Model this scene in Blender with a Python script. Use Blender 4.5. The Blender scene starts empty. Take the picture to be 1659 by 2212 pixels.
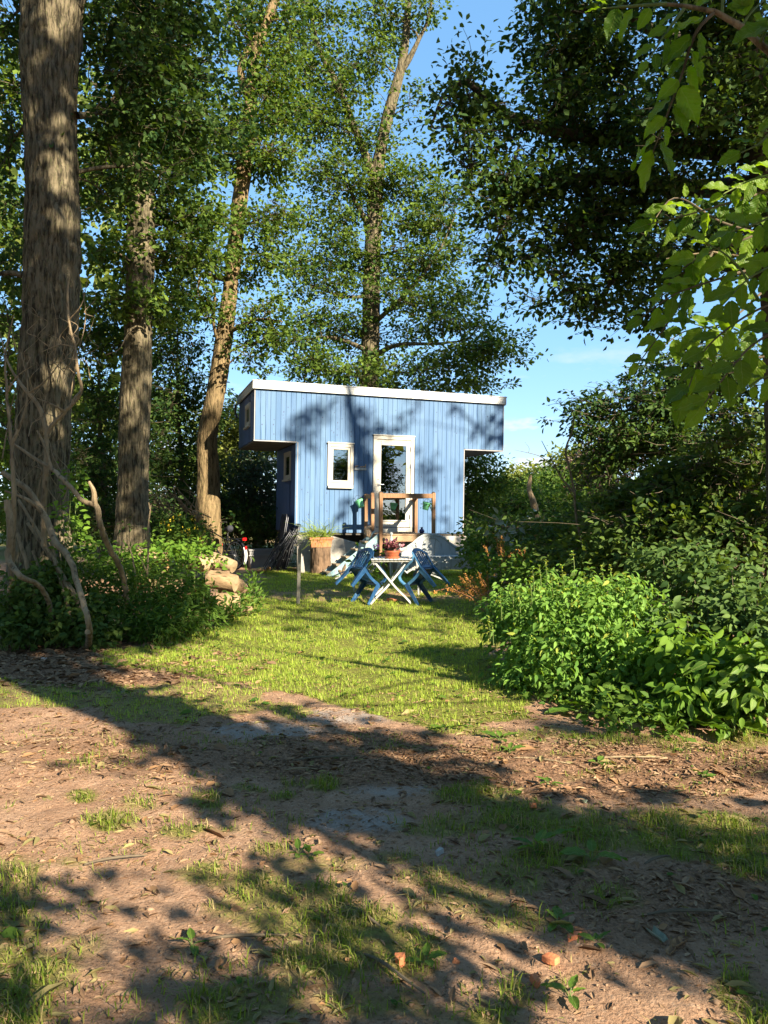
import bpy, math, random
import numpy as np
from mathutils import Vector, Matrix

random.seed(7)
RNG = np.random.default_rng(11)
R = math.radians
scene = bpy.context.scene
COL = scene.collection

# ------------------------------------------------------------------ camera, sky, sun, exposure
CAM_H, FPX, CU, CV = 1.55, 1662.0, 829.5, 1106.0      # focal length and centre in a 1659 x 2212 picture
cam = bpy.data.cameras.new('camera')
cam.sensor_fit = 'VERTICAL'; cam.sensor_height = 24.0
cam.lens = 24.0 * FPX / 2212.0
cam.clip_start = 0.05; cam.clip_end = 2000
cam_o = bpy.data.objects.new('camera', cam); COL.objects.link(cam_o)
cam_o.location = (0, 0, CAM_H); cam_o.rotation_euler = (R(90), 0, 0)
scene.camera = cam_o

SUN_AZ, SUN_EL = 40.0, 28.0                            # azimuth to the right of straight behind the camera
SUN = np.array([math.sin(R(SUN_AZ)) * math.cos(R(SUN_EL)), -math.cos(R(SUN_AZ)) * math.cos(R(SUN_EL)), math.sin(R(SUN_EL))])
world = bpy.data.worlds.new('World'); scene.world = world; world.use_nodes = True
wn, wl = world.node_tree.nodes, world.node_tree.links
sky = wn.new('ShaderNodeTexSky'); sky.sky_type = 'NISHITA'; sky.sun_disc = False
sky.sun_elevation = R(SUN_EL); sky.sun_rotation = R(180 - SUN_AZ)
sky.air_density = 0.7; sky.dust_density = 0.0; sky.ozone_density = 4.5; sky.altitude = 0
hs = wn.new('ShaderNodeHueSaturation'); hs.inputs['Saturation'].default_value = 1.8; hs.inputs['Value'].default_value = 1.4
gm_ = wn.new('ShaderNodeGamma'); gm_.inputs[1].default_value = 0.36; wl.new(sky.outputs[0], gm_.inputs[0]); wl.new(gm_.outputs[0], hs.inputs['Color'])
tc = wn.new('ShaderNodeTexCoord'); mp = wn.new('ShaderNodeMapping'); mp.inputs['Scale'].default_value = (5, 5, 14)
wl.new(tc.outputs['Generated'], mp.inputs['Vector'])
cn = wn.new('ShaderNodeTexNoise'); cn.inputs['Scale'].default_value = 1.6; cn.inputs['Detail'].default_value = 6; cn.inputs['Roughness'].default_value = 0.6
wl.new(mp.outputs[0], cn.inputs['Vector'])
cr = wn.new('ShaderNodeMapRange'); cr.inputs[1].default_value = 0.56; cr.inputs[2].default_value = 0.72
wl.new(cn.outputs[0], cr.inputs[0])
sx = wn.new('ShaderNodeSeparateXYZ'); wl.new(tc.outputs['Generated'], sx.inputs[0])
ce = wn.new('ShaderNodeMapRange'); ce.inputs[1].default_value = 0.22; ce.inputs[2].default_value = 0.10
wl.new(sx.outputs[2], ce.inputs[0])
cm = wn.new('ShaderNodeMath'); cm.operation = 'MULTIPLY'; wl.new(cr.outputs[0], cm.inputs[0]); wl.new(ce.outputs[0], cm.inputs[1])
cx = wn.new('ShaderNodeMix'); cx.data_type = 'RGBA'; cx.inputs[7].default_value = (2.4, 2.25, 2.35, 1)
wl.new(cm.outputs[0], cx.inputs[0]); wl.new(hs.outputs[0], cx.inputs[6])
wl.new(cx.outputs[2], wn['Background'].inputs[0]); wn['Background'].inputs[1].default_value = 0.15

sl = bpy.data.lights.new('sun', 'SUN'); sl.energy = 5.0; sl.angle = R(0.53); sl.color = (1.0, 0.89, 0.70)
so = bpy.data.objects.new('sun', sl); COL.objects.link(so)
so.rotation_euler = Vector(SUN).to_track_quat('Z', 'Y').to_euler(); so.location = Vector(SUN) * 60

vs = scene.view_settings
vs.view_transform = 'Standard'; vs.look = 'None'; vs.gamma = 1; vs.use_curve_mapping = False; vs.exposure = 1.8
scene.render.engine = 'CYCLES'
cy = scene.cycles
cy.max_bounces = 6; cy.diffuse_bounces = 3; cy.glossy_bounces = 3; cy.transmission_bounces = 4; cy.transparent_max_bounces = 6
cy.use_denoising = True; cy.sample_clamp_indirect = 6

# ------------------------------------------------------------------ helpers
def nrm(a): return a / np.maximum(np.linalg.norm(a, axis=-1, keepdims=True), 1e-9)
def hash3(i, j, k):
    h = np.sin(i * 127.1 + j * 311.7 + k * 74.7) * 43758.5453
    return h - np.floor(h)
def vnoise(p):
    p = np.asarray(p, float); i = np.floor(p); f = p - i; f = f * f * (3 - 2 * f)
    r = 0
    for a in (0, 1):
        for b in (0, 1):
            for c in (0, 1):
                w = (f[:, 0] if a else 1 - f[:, 0]) * (f[:, 1] if b else 1 - f[:, 1]) * (f[:, 2] if c else 1 - f[:, 2])
                r = r + w * hash3(i[:, 0] + a, i[:, 1] + b, i[:, 2] + c)
    return r
def fbm(p, o=4):
    r, a, t = 0, 1.0, 0
    p = np.asarray(p, float)
    for _ in range(o):
        r = r + a * vnoise(p); t += a; a *= .5; p = p * 2.03 + 7.1
    return r / t
def sstep(a, b, x):
    t = np.clip((np.asarray(x, float) - a) / (b - a), 0, 1); return t * t * (3 - 2 * t)
def gz(x, y): return 0.18 * sstep(10.0, 16.0, y)                     # the ground rises gently to the wagon
def px(u, v, Y): return np.array([(u - CU) / FPX * Y, Y, CAM_H - (v - CV) / FPX * Y])
def gpx(u, v):
    Y = CAM_H * FPX / max(v - CV, 20)
    for _ in range(12): Y = (CAM_H - float(gz(0, Y))) * FPX / max(v - CV, 20)
    return np.array([(u - CU) / FPX * Y, Y, float(gz(0, Y))])
def gat(u, Y): return np.array([(u - CU) / FPX * Y, Y, float(gz(0, Y))])
def topix(x, y, z=0.0):
    y = np.maximum(y, 0.3); return CU + FPX * x / y, CV + FPX * (CAM_H - z) / y
def inpoly(u, v, poly):
    u = np.asarray(u); v = np.asarray(v); r = np.zeros(u.shape, bool); n = len(poly)
    for i in range(n):
        x0, y0 = poly[i]; x1, y1 = poly[(i + 1) % n]
        if y0 == y1: continue
        c = ((y0 > v) != (y1 > v)) & (u < (x1 - x0) * (v - y0) / (y1 - y0) + x0)
        r ^= c
    return r

MAT = {}
def _new(name):
    m = bpy.data.materials.new(name); m.use_nodes = True; MAT[name] = m
    return m, m.node_tree.nodes, m.node_tree.links, m.node_tree.nodes['Principled BSDF']
def pm(name, c1, c2=None, scale=6, rough=.8, bump=0., bscale=None, stretch=(1, 1, 1), metal=0., spec=.3, c3=None, detail=5, lo=.35, hi=.65, dist=.02):
    m, n, l, b = _new(name)
    b.inputs['Roughness'].default_value = rough; b.inputs['Metallic'].default_value = metal; b.inputs['Specular IOR Level'].default_value = spec
    b.inputs['Base Color'].default_value = (*c1, 1)
    t = n.new('ShaderNodeTexCoord'); mpn = n.new('ShaderNodeMapping'); mpn.inputs['Scale'].default_value = stretch
    l.new(t.outputs['Object'], mpn.inputs['Vector'])
    if c2:
        z = n.new('ShaderNodeTexNoise'); z.inputs['Scale'].default_value = scale; z.inputs['Detail'].default_value = detail; z.inputs['Roughness'].default_value = .65
        l.new(mpn.outputs[0], z.inputs['Vector'])
        r = n.new('ShaderNodeMapRange'); r.inputs[1].default_value = lo; r.inputs[2].default_value = hi; l.new(z.outputs[0], r.inputs[0])
        x = n.new('ShaderNodeMix'); x.data_type = 'RGBA'; x.inputs[6].default_value = (*c1, 1); x.inputs[7].default_value = (*c2, 1)
        l.new(r.outputs[0], x.inputs[0]); out = x.outputs[2]
        if c3:
            z2 = n.new('ShaderNodeTexNoise'); z2.inputs['Scale'].default_value = scale * 3.3; z2.inputs['Detail'].default_value = 6; l.new(mpn.outputs[0], z2.inputs['Vector'])
            r2 = n.new('ShaderNodeMapRange'); r2.inputs[1].default_value = .55; r2.inputs[2].default_value = .68; l.new(z2.outputs[0], r2.inputs[0])
            x2 = n.new('ShaderNodeMix'); x2.data_type = 'RGBA'; x2.inputs[7].default_value = (*c3, 1); l.new(r2.outputs[0], x2.inputs[0]); l.new(out, x2.inputs[6]); out = x2.outputs[2]
        l.new(out, b.inputs['Base Color'])
    if bump:
        z3 = n.new('ShaderNodeTexNoise'); z3.inputs['Scale'].default_value = bscale or scale * 4; z3.inputs['Detail'].default_value = 6
        l.new(mpn.outputs[0], z3.inputs['Vector'])
        bp = n.new('ShaderNodeBump'); bp.inputs['Strength'].default_value = bump; bp.inputs['Distance'].default_value = dist
        l.new(z3.outputs[0], bp.inputs['Height']); l.new(bp.outputs[0], b.inputs['Normal'])
    return m
def leafmat(name, dark, light, trans=.35, tcol=None, rough=.5, spec=.35, tip=None):
    m, n, l, b = _new(name)
    a = n.new('ShaderNodeAttribute'); a.attribute_name = 'rnd'
    x = n.new('ShaderNodeMix'); x.data_type = 'RGBA'; x.inputs[6].default_value = (*dark, 1); x.inputs[7].default_value = (*light, 1)
    l.new(a.outputs['Fac'], x.inputs[0]); out = x.outputs[2]
    if tip:
        g = n.new('ShaderNodeMath'); g.operation = 'GREATER_THAN'; g.inputs[1].default_value = .965; l.new(a.outputs['Fac'], g.inputs[0])
        x2 = n.new('ShaderNodeMix'); x2.data_type = 'RGBA'; x2.inputs[7].default_value = (*tip, 1); l.new(g.outputs[0], x2.inputs[0]); l.new(out, x2.inputs[6]); out = x2.outputs[2]
    l.new(out, b.inputs['Base Color']); b.inputs['Roughness'].default_value = rough; b.inputs['Specular IOR Level'].default_value = spec
    t = n.new('ShaderNodeBsdfTranslucent')
    tm = n.new('ShaderNodeMix'); tm.data_type = 'RGBA'; tm.blend_type = 'MULTIPLY'; tm.inputs[0].default_value = 1
    tm.inputs[7].default_value = (*(tcol or (1.5, 1.35, .45)), 1); l.new(out, tm.inputs[6]); l.new(tm.outputs[2], t.inputs['Color'])
    ms = n.new('ShaderNodeMixShader'); ms.inputs[0].default_value = trans
    l.new(b.outputs[0], ms.inputs[1]); l.new(t.outputs[0], ms.inputs[2]); l.new(ms.outputs[0], n['Material Output'].inputs['Surface'])
    return m
def woodmat(name, c1, c2, axis=0, scale=14, rough=.75, bump=.25, c3=None):
    s = [1, 1, 1]; s[axis] = .06
    return pm(name, c1, c2, scale=scale, rough=rough, bump=bump, bscale=scale * 2, stretch=tuple(s), c3=c3)

def mesh_np(name, V, F, mat, rnd=None, smooth=False):
    """F: integer array (n,3) or (n,4), or a list of such arrays"""
    Fs = F if isinstance(F, list) else [F]
    me = bpy.data.meshes.new(name)
    V = np.asarray(V, np.float32)
    me.vertices.add(len(V)); me.vertices.foreach_set('co', V.ravel())
    loops = np.concatenate([f.ravel() for f in Fs]).astype(np.int32)
    cnt = np.concatenate([np.full(len(f), f.shape[1]) for f in Fs]).astype(np.int32)
    st = np.concatenate([[0], np.cumsum(cnt)[:-1]]).astype(np.int32)
    me.loops.add(len(loops)); me.loops.foreach_set('vertex_index', loops)
    me.polygons.add(len(cnt)); me.polygons.foreach_set('loop_start', st); me.polygons.foreach_set('loop_total', cnt)
    if smooth: me.polygons.foreach_set('use_smooth', np.ones(len(cnt), bool))
    if rnd is not None:
        at = me.attributes.new('rnd', 'FLOAT', 'FACE'); at.data.foreach_set('value', np.asarray(rnd, np.float32))
    me.update(calc_edges=True); me.validate()
    if mat: me.materials.append(MAT[mat])
    return me
def link(name, me, parent=None, loc=None):
    o = bpy.data.objects.new(name, me); COL.objects.link(o)
    if parent and name in ('branches', 'shoots', 'seed_heads', 'leaves', 'stems', 'blossoms', 'grass_leaves'): o['kind'] = 'stuff'
    if parent: o.parent = parent
    if loc is not None: o.location = loc
    return o
def tag(o, label=None, cat=None, group=None, kind=None):
    if label: o['label'] = label
    if cat: o['category'] = cat
    if group: o['group'] = group
    if kind: o['kind'] = kind
    return o
def thing(name, label, cat, loc=(0, 0, 0), rotz=0., group=None, rot=None):
    o = bpy.data.objects.new(name, None); COL.objects.link(o); o.empty_display_size = .1
    o.location = loc; o.rotation_euler = rot if rot is not None else (0, 0, rotz)
    return tag(o, label, cat, group)
def copy_tree(o, parent=None):
    c = o.copy(); COL.objects.link(c)
    if parent: c.parent = parent
    for ch in list(o.children): copy_tree(ch, c)
    return c

def catmull(P, n):
    P = np.asarray(P, float); k = len(P)
    if k == 2: return P[0] + (P[1] - P[0]) * np.linspace(0, 1, n)[:, None]
    d = np.concatenate([[0], np.cumsum(np.linalg.norm(np.diff(P[:, :3], axis=0), axis=1))]); t = np.linspace(0, d[-1], n)
    out = np.zeros((n, P.shape[1])); m = np.gradient(P, d, axis=0)
    i = np.clip(np.searchsorted(d, t, side='right') - 1, 0, k - 2)
    h = (d[i + 1] - d[i])[:, None]; s = ((t - d[i]) / (d[i + 1] - d[i]))[:, None]
    return (2*s**3-3*s**2+1)*P[i] + (s**3-2*s**2+s)*h*m[i] + (-2*s**3+3*s**2)*P[i+1] + (s**3-s**2)*h*m[i+1]

class MB:
    def __init__(s): s.v = []; s.f = []; s.n = 0
    def add(s, V, F):
        s.v.append(np.asarray(V, float)); s.f += [tuple(i + s.n for i in f) for f in F]; s.n += len(V); return s
    def box(s, c, d, M=None, ch=0.):
        x, y, z = [a / 2 for a in d]
        V = np.array([(-x,-y,-z),(x,-y,-z),(x,y,-z),(-x,y,-z),(-x,-y,z),(x,-y,z),(x,y,z),(-x,y,z)])
        if M is not None: V = V @ np.array(M).T
        return s.add(V + np.asarray(c), [(0,3,2,1),(4,5,6,7),(0,1,5,4),(1,2,6,5),(2,3,7,6),(3,0,4,7)])
    def b2(s, lo, hi):
        lo = np.asarray(lo, float); hi = np.asarray(hi, float); return s.box((lo + hi) / 2, hi - lo)
    def bar(s, p, q, w, h, up=(0, 0, 1), w2=None, h2=None):
        p = np.asarray(p, float); q = np.asarray(q, float); d = nrm(q - p); a = np.cross(up, d)
        if np.linalg.norm(a) < 1e-4: a = np.cross((0, 1, 0), d)
        a = nrm(a); b = np.cross(d, a); w2 = w if w2 is None else w2; h2 = h if h2 is None else h2
        V = [p+a*i*w/2+b*j*h/2 for i, j in ((-1,-1),(1,-1),(1,1),(-1,1))] + [q+a*i*w2/2+b*j*h2/2 for i, j in ((-1,-1),(1,-1),(1,1),(-1,1))]
        return s.add(V, [(0,3,2,1),(4,5,6,7),(0,1,5,4),(1,2,6,5),(2,3,7,6),(3,0,4,7)])
    def tube(s, P, r, n=8, res=None, cap=True):
        P = np.asarray(P, float); r = np.full(len(P), r) if np.isscalar(r) else np.asarray(r, float)
        if res: Q = catmull(np.c_[P, r], res); P, r = Q[:, :3], Q[:, 3]
        T = nrm(np.gradient(P, axis=0)); ref = np.array([0, 0, 1.]) if abs(nrm(P[-1] - P[0])[2]) < .8 else np.array([0, 1., 0])
        a = nrm(np.cross(T, ref)); b = np.cross(T, a); k = len(P)
        an = np.arange(n) * 2 * math.pi / n
        V = (P[:, None] + r[:, None, None] * (np.cos(an)[None, :, None] * a[:, None] + np.sin(an)[None, :, None] * b[:, None])).reshape(-1, 3)
        F = [(i*n+j, i*n+(j+1) % n, (i+1)*n+(j+1) % n, (i+1)*n+j) for i in range(k-1) for j in range(n)]
        if cap: F += [tuple(range(n))[::-1], tuple((k-1)*n+j for j in range(n))]
        return s.add(V, F)
    def lathe(s, prof, c=(0, 0, 0), n=16, M=None):
        an = np.arange(n) * 2 * math.pi / n
        V = np.concatenate([np.c_[r*np.cos(an), r*np.sin(an), np.full(n, z)] for r, z in prof])
        if M is not None: V = V @ np.array(M).T
        k = len(prof); F = [(i*n+j, i*n+(j+1) % n, (i+1)*n+(j+1) % n, (i+1)*n+j) for i in range(k-1) for j in range(n)]
        F += [tuple(range(n))[::-1], tuple((k-1)*n+j for j in range(n))]
        return s.add(V + np.asarray(c), F)
    def prism(s, poly, o, ex, ey, th):
        ex = np.asarray(ex, float); ey = np.asarray(ey, float); ez = nrm(np.cross(ex, ey)); n = len(poly)
        A = np.array([np.asarray(o) + ex*x + ey*y for x, y in poly]); V = np.concatenate([A, A + ez*th])
        return s.add(V, [tuple(range(n))[::-1], tuple(range(n, 2*n))] + [(i, (i+1) % n, n+(i+1) % n, n+i) for i in range(n)])
    def sweep(s, P, w, t, up=(0, 1, 0), res=None):
        """flat band along P: width w along 'up', thickness t across"""
        P = np.asarray(P, float); w = np.full(len(P), w) if np.isscalar(w) else np.asarray(w, float)
        if res: Q = catmull(np.c_[P, w], res); P, w = Q[:, :3], Q[:, 3]
        T = nrm(np.gradient(P, axis=0)); up = np.asarray(up, float); a = nrm(up - (T @ up)[:, None] * T); b = np.cross(T, a)
        V = np.concatenate([[P[i]+a[i]*x*w[i]/2+b[i]*y*t/2 for x, y in ((-1,-1),(1,-1),(1,1),(-1,1))] for i in range(len(P))])
        k = len(P); F = [(i*4+j, i*4+(j+1) % 4, (i+1)*4+(j+1) % 4, (i+1)*4+j) for i in range(k-1) for j in range(4)]
        return s.add(V, F + [(3,2,1,0), tuple((k-1)*4+j for j in range(4))])
    def build(s, name, mat, parent=None, smooth=False, off=None, loc=None, bevel=0):
        V = np.concatenate(s.v)
        if off is not None: V = V - np.asarray(off)
        me = bpy.data.meshes.new(name); me.from_pydata(V.tolist(), [], s.f); me.update()
        if smooth: me.polygons.foreach_set('use_smooth', np.ones(len(me.polygons), bool))
        me.materials.append(MAT[mat])
        o = link(name, me, parent, loc)
        if smooth: 
            me.set_sharp_from_angle(angle=R(42))
        if bevel:
            bv = o.modifiers.new('bevel', 'BEVEL'); bv.width = bevel; bv.segments = 2; bv.limit_method = 'ANGLE'
        return o

def tubes_np(P, r, sides=4):
    """P (n,k,3) many thin tubes, r (n,k)"""
    n, k = P.shape[:2]
    d = nrm(P[:, -1] - P[:, 0]); a = nrm(np.cross(d, np.array([.31, .52, .79]))); b = np.cross(d, a)
    an = np.arange(sides) * 2 * math.pi / sides
    V = P[:, :, None] + r[:, :, None, None] * (np.cos(an)[None, None, :, None] * a[:, None, None] + np.sin(an)[None, None, :, None] * b[:, None, None])
    base = (np.arange(n) * k * sides)[:, None, None]; i = np.arange(k - 1)[None, :, None] * sides; j = np.arange(sides)[None, None, :]; j2 = (j + 1) % sides
    F = np.stack(np.broadcast_arrays(base+i+j, base+i+j2, base+i+sides+j2, base+i+sides+j), -1).reshape(-1, 4)
    return V.reshape(-1, 3), F

def _six(a): return np.array(a), np.array([(0,1,2,3),(0,3,4,5)])
def _rows(w, rows=6, droop=.25, wave=.0):
    V, F = [], []
    for i in range(rows):
        t = i / (rows - 1); h = w * math.sin(math.pi * min(1., t * .93 + .04) ** .8) if t < 1 else .004
        V += [(-h, t, .35 * h - droop * t * t + wave * (-1) ** i), (0, t, -droop * t * t), (h, t, .35 * h - droop * t * t - wave * (-1) ** i)]
    for i in range(rows - 1): F += [(i*3, i*3+1, i*3+4, i*3+3), (i*3+1, i*3+2, i*3+5, i*3+4)]
    return np.array(V), np.array(F)
LEAF = {  # points across, along, up ; folded at the midrib
    'oak':  _six([(0,0,0),(.20,.30,.06),(.31,.66,.08),(0,1,-.05),(-.29,.70,.05),(-.22,.34,.09)]),
    'oval': _six([(0,0,0),(.27,.28,.07),(.20,.66,.05),(0,1,-.12),(-.20,.66,.05),(-.27,.28,.07)]),
    'lance': _six([(0,0,0),(.15,.28,.04),(.12,.62,.02),(0,1,-.16),(-.12,.62,.02),(-.15,.28,.04)]),
    'broad': _rows(.26), 'nettle': _rows(.21, 5, .32, .02),
}
def leaves_np(P, D, N, S, kind='oak'):
    T, Q = LEAF[kind]; D = nrm(D); X = nrm(np.cross(D, N)); Z = np.cross(X, D); m = len(T)
    V = P[:, None] + S[:, None, None] * (T[None, :, 0:1] * X[:, None] + T[None, :, 1:2] * D[:, None] + T[None, :, 2:3] * Z[:, None])
    F = (np.arange(len(P)) * m)[:, None, None] + Q[None]
    return V.reshape(-1, 3), F.reshape(-1, 4)
def nf(kind): return len(LEAF[kind][1])

# ------------------------------------------------------------------ where the photograph shows sunlight: gaps in the canopies behind the camera
HA = R(18.0); HX = np.array([math.cos(HA), math.sin(HA), 0]); HY = np.array([-math.sin(HA), math.cos(HA), 0]); HO = np.array([0, 18.0, 0])
LIT_GROUND = [
    [(250,1405),(420,1385),(540,1350),(640,1352),(800,1385),(980,1400),(1000,1420),(950,1450),(1060,1510),(1100,1570),(900,1562),(720,1542),(640,1508),(540,1462),(420,1440),(250,1432)],
    [(960,1585),(1200,1580),(1700,1590),(1700,1690),(1500,1685),(1300,1690),(1090,1660)],
    [(-100,1665),(180,1650),(300,1665),(470,1640),(495,1668),(420,1715),(600,1742),(720,1770),(840,1850),(1000,1920),(1200,2030),(1500,2125),(1760,2200),(1760,2500),(-300,2500),(-300,1700)],
    [(-60,1560),(150,1550),(290,1545),(330,1560),(240,1600),(-60,1605)],
    [(-60,1410),(110,1420),(90,1465),(-60,1485)],
    [(520,1215),(640,1225),(640,1240),(520,1240)], [(700,1268),(860,1262),(1040,1280),(1040,1300),(700,1285)],
]
DARK_WALL = [(300,150,60,38),(470,370,80,125),(560,250,35,80),(690,172,70,36),(900,290,125,85),(790,480,48,115),(680,800,55,58),(1150,560,48,115),(1310,590,34,75),(1300,240,45,38),(1515,330,28,90),(1400,350,38,50),(1060,220,38,55),(1240,810,45,45),(520,700,30,60),(960,700,60,80)]
LIT_BALL = [(px(1230,1330,6.9), .75), (px(1350,1420,6.4), .6), (px(1120,1290,7.4), .5), (px(1560,1470,5.6), .5), (px(1480,1380,6.2), .35), (px(490,1300,11.4), .55), (px(420,1240,11.8), .5),
            (px(450,1000,19), .55), (px(470,830,19), .6), (px(505,560,19), .6), (px(445,1080,19), .5), (px(485,700,19), .6), (px(300,720,15.5), .3), (px(288,560,15.5), .22), (px(520,430,19), .5),
            (px(107,420,9.8), .22), (px(115,520,9.8), .16), (px(100,950,9.8), .2), (px(110,60,9.8), .3), (px(95,850,9.8), .16), (px(100,120,9.8), .16), (px(200,1080,9.0), .3), (px(150,780,9.4), .16),
            (px(620,300,20), 1.5), (px(720,300,23), 2.5), (px(700,120,23), 2.), (px(560,150,19), 1.5), (px(830,150,23), 1.5), (px(690,440,23), 1.2), (px(1260,1000,40), 6), (px(560,930,22), 1.0), (px(870,840,17.5), .35),
            (px(1510,1060,9.2), .5), (px(1400,1120,9.6), .45), (px(1330,1050,10), .4), (px(1580,1180,8.6), .35), (px(1290,1150,11), .4), (px(1150,1190,13), .4), (px(590,960,24), 1.2), (px(400,1190,12.3), .5), (px(320,1200,12), .35), (px(400,1140,14.5), .4), (px(1470,1250,7.6), .25), (px(1600,1300,6.8), .3), (px(1540,640,2.8), .35), (px(1440,200,2.3), .4), (px(510,1185,18.3), .45), (px(770,1190,16.6), .5), (px(840,1250,12.5), .6), (px(720,1200,16.8), .5), (px(1060,1200,12), .35), (px(690,1180,17), .3)]
LIT_NEAR = [(px(840,1250,12.4), .65), (px(790,1260,12.4), .5), (px(900,1260,12.4), .5), (px(770,1190,16.5), .5), (px(720,1200,16.8), .5), (px(1075,1200,12.3), .3), (px(1052,1240,11.1), .3), (px(900,1180,16.3), .3), (px(740,1230,16.5), .3), (px(1510,1060,9.0), .4), (px(1400,1130,9.6), .35)]
LIT_BALL += LIT_NEAR + [(px(1600,500,2.8), .5), (px(1500,760,2.7), .4), (px(1620,60,2.2), .35), (px(1400,60,2.2), .3), (px(1600,700,2.7), .4), (px(1240,1340,6.9), 1.0), (px(1380,1400,6.4), .7), (px(890,1190,16.3), .7), (px(960,1200,16.2), .5), (px(660,1190,17.2), .5)]
def sunlit_cull(P, wall_only=False):
    """True where a leaf of an off-frame tree would shade something that lies in sun in the photograph"""
    k = np.zeros(len(P), bool)
    n = HY; s = ((P - HO) @ n) / (SUN @ n)                # crossing of the sun ray with the facade plane
    Q = P - SUN * s[:, None]; t = (Q - HO) @ HX; z = Q[:, 2] + .0153 * t
    onwall = (s > 0) & (z > .95) & (z < 4.5) & (t > -3.2) & (t < 3.1)
    u, v = topix(Q[:, 0], Q[:, 1], Q[:, 2]); cxp = (u / .5486 - 850) / .7233; cyp = (v / .5486 - 1450) / .7233
    wob = (vnoise(np.c_[cxp / 35, cyp / 35, cxp * 0]) - .5) * .5
    dk = np.zeros(len(P), bool)
    for a, b, ra, rb in DARK_WALL: dk |= (((cxp - a) / ra) ** 2 + ((cyp - b) / rb) ** 2) < 1.15 + wob
    k |= onwall & (~dk | (vnoise(P * 3.1 + 11) > .58))
    if wall_only:
        for c, r in LIT_NEAR:
            d = P - c; a = d @ SUN; q = np.linalg.norm(d - a[:, None] * SUN, axis=1); k |= (a > 0.8) & (q < r)
        return k
    s = (P[:, 2] - .05) / SUN[2]; G = P - SUN * s[:, None]; u, v = topix(G[:, 0], G[:, 1], .05)
    wob = vnoise(np.c_[G[:, 0] * 3, G[:, 1] * 3, G[:, 0] * 0]); u = u + (wob - .5) * 40; v = v + (wob - .5) * 18
    ok = (G[:, 1] > .6) & ~onwall
    for pl in LIT_GROUND: k |= ok & inpoly(u, v, pl)
    for c, r in LIT_BALL:
        d = P - c; a = d @ SUN; q = np.linalg.norm(d - a[:, None] * SUN, axis=1); k |= (a > 0.8) & (q < r)
    return k

# ------------------------------------------------------------------ materials
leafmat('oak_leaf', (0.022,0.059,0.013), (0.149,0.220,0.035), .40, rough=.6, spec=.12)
leafmat('oak_leaf_shaded', (0.019,0.054,0.017), (0.098,0.158,0.033), .35, rough=.6, spec=.12)  # darker oak leaf: the shade on dim crowns and thickets is in its colour
leafmat('wood_leaf', (.05,.085,.018), (.17,.20,.045), .35, rough=.7, spec=.1)  # lightened so the unseen wood throws warm light back into the shade
leafmat('shade_leaf', (.02,.04,.012), (.06,.09,.025), .15)
leafmat('hazel_leaf', (0.031,0.074,0.014), (0.156,0.228,0.036), .42, rough=.6, spec=.15)
leafmat('blue_leaf', (.03,.06,.03), (.08,.13,.07), .25)
leafmat('far_leaf', (.09,.12,.025), (.24,.27,.06), .35, rough=.6, spec=.12)
leafmat('copper_leaf', (.06,.035,.03), (.13,.08,.06), .3)
leafmat('nettle_leaf', (0.066,0.155,0.023), (0.206,0.354,0.059), .4, tip=(0.318,0.365,0.059), rough=.6, spec=.2)
leafmat('fern_leaf', (.04,.095,.014), (.14,.23,.035), .42, rough=.6, spec=.15)
leafmat('shrub_leaf', (.035,.075,.014), (.13,.19,.035), .38, rough=.6, spec=.2)
leafmat('shrub_dark', (0.030,0.070,0.019), (0.115,0.182,0.041), .34, rough=.6, spec=.15)
leafmat('broad_leaf', (.055,.13,.015), (.17,.28,.035), .42, rough=.65, spec=.12)
leafmat('near_leaf', (.05,.12,.010), (.19,.31,.020), .50, tcol=(1.6,1.5,.3), rough=.5, spec=.3)
leafmat('tuft_blade', (.075,.13,.018), (.27,.33,.045), .4, tcol=(1.4,1.35,.4), rough=.6, spec=.15)
leafmat('grass_blade', (.16,.25,.025), (.46,.56,.085), .4, tcol=(1.5,1.35,.4), rough=.55, spec=.2)
leafmat('dry_grass', (.22,.19,.08), (.36,.29,.13), .25, rough=.7, spec=.1)
leafmat('dock_seed', (.30,.13,.035), (.46,.24,.06), .15, tcol=(1.2,1,.6), rough=.8, spec=.1)
leafmat('heuchera_leaf', (.14,.035,.05), (.33,.12,.14), .2, tcol=(1.4,.7,.7))
leafmat('pale_leaf', (0.210,0.240,0.168), (0.300,0.312,0.228), .2, tcol=(1,1,.8))
leafmat('pink_petal', (.35,.10,.38), (.55,.28,.58), .3, tcol=(1.2,1,1.2))
leafmat('yellow_petal', (.55,.38,.02), (.75,.58,.04), .2, tcol=(1.1,1,.5))
leafmat('white_petal', (.6,.6,.5), (.8,.8,.75), .2, tcol=(1,1,1))
leafmat('litter_flake', (.10,.055,.03), (.42,.27,.16), .05, tcol=(1,.8,.5), rough=.85, spec=.1)
leafmat('dead_leaf', (.16,.08,.035), (.36,.20,.09), .1, tcol=(1.2,.9,.5), rough=.7)
pm('bark', (.040,.033,.022), (.175,.142,.090), scale=24, rough=.95, bump=1., bscale=40, stretch=(1,1,.16), c3=(.10,.10,.045), spec=.08, dist=.03, lo=.40, hi=.56)
pm('bark_sunlit', (0.064,0.045,0.025), (0.230,0.162,0.085), scale=24, rough=.95, bump=1., bscale=40, stretch=(1,1,.16), c3=(0.128,0.111,0.047), spec=.08, dist=.03, lo=.38, hi=.56)  # lighter copy of the bark, sunlight on the leaning oak put into the colour
pm('bark_dark', (.05,.04,.03), (.11,.09,.065), scale=9, rough=.95, bump=.8, bscale=24, stretch=(1,1,.3), spec=.1)
pm('bark_shade', (.07,.055,.04), (.12,.10,.07), scale=4, rough=.95, spec=.05)
pm('dead_wood', (0.180,0.131,0.077), (0.324,0.243,0.149), scale=8, rough=.9, bump=.8, bscale=34, stretch=(1,1,.3), spec=.1, c3=(0.099,0.072,0.045))
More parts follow.
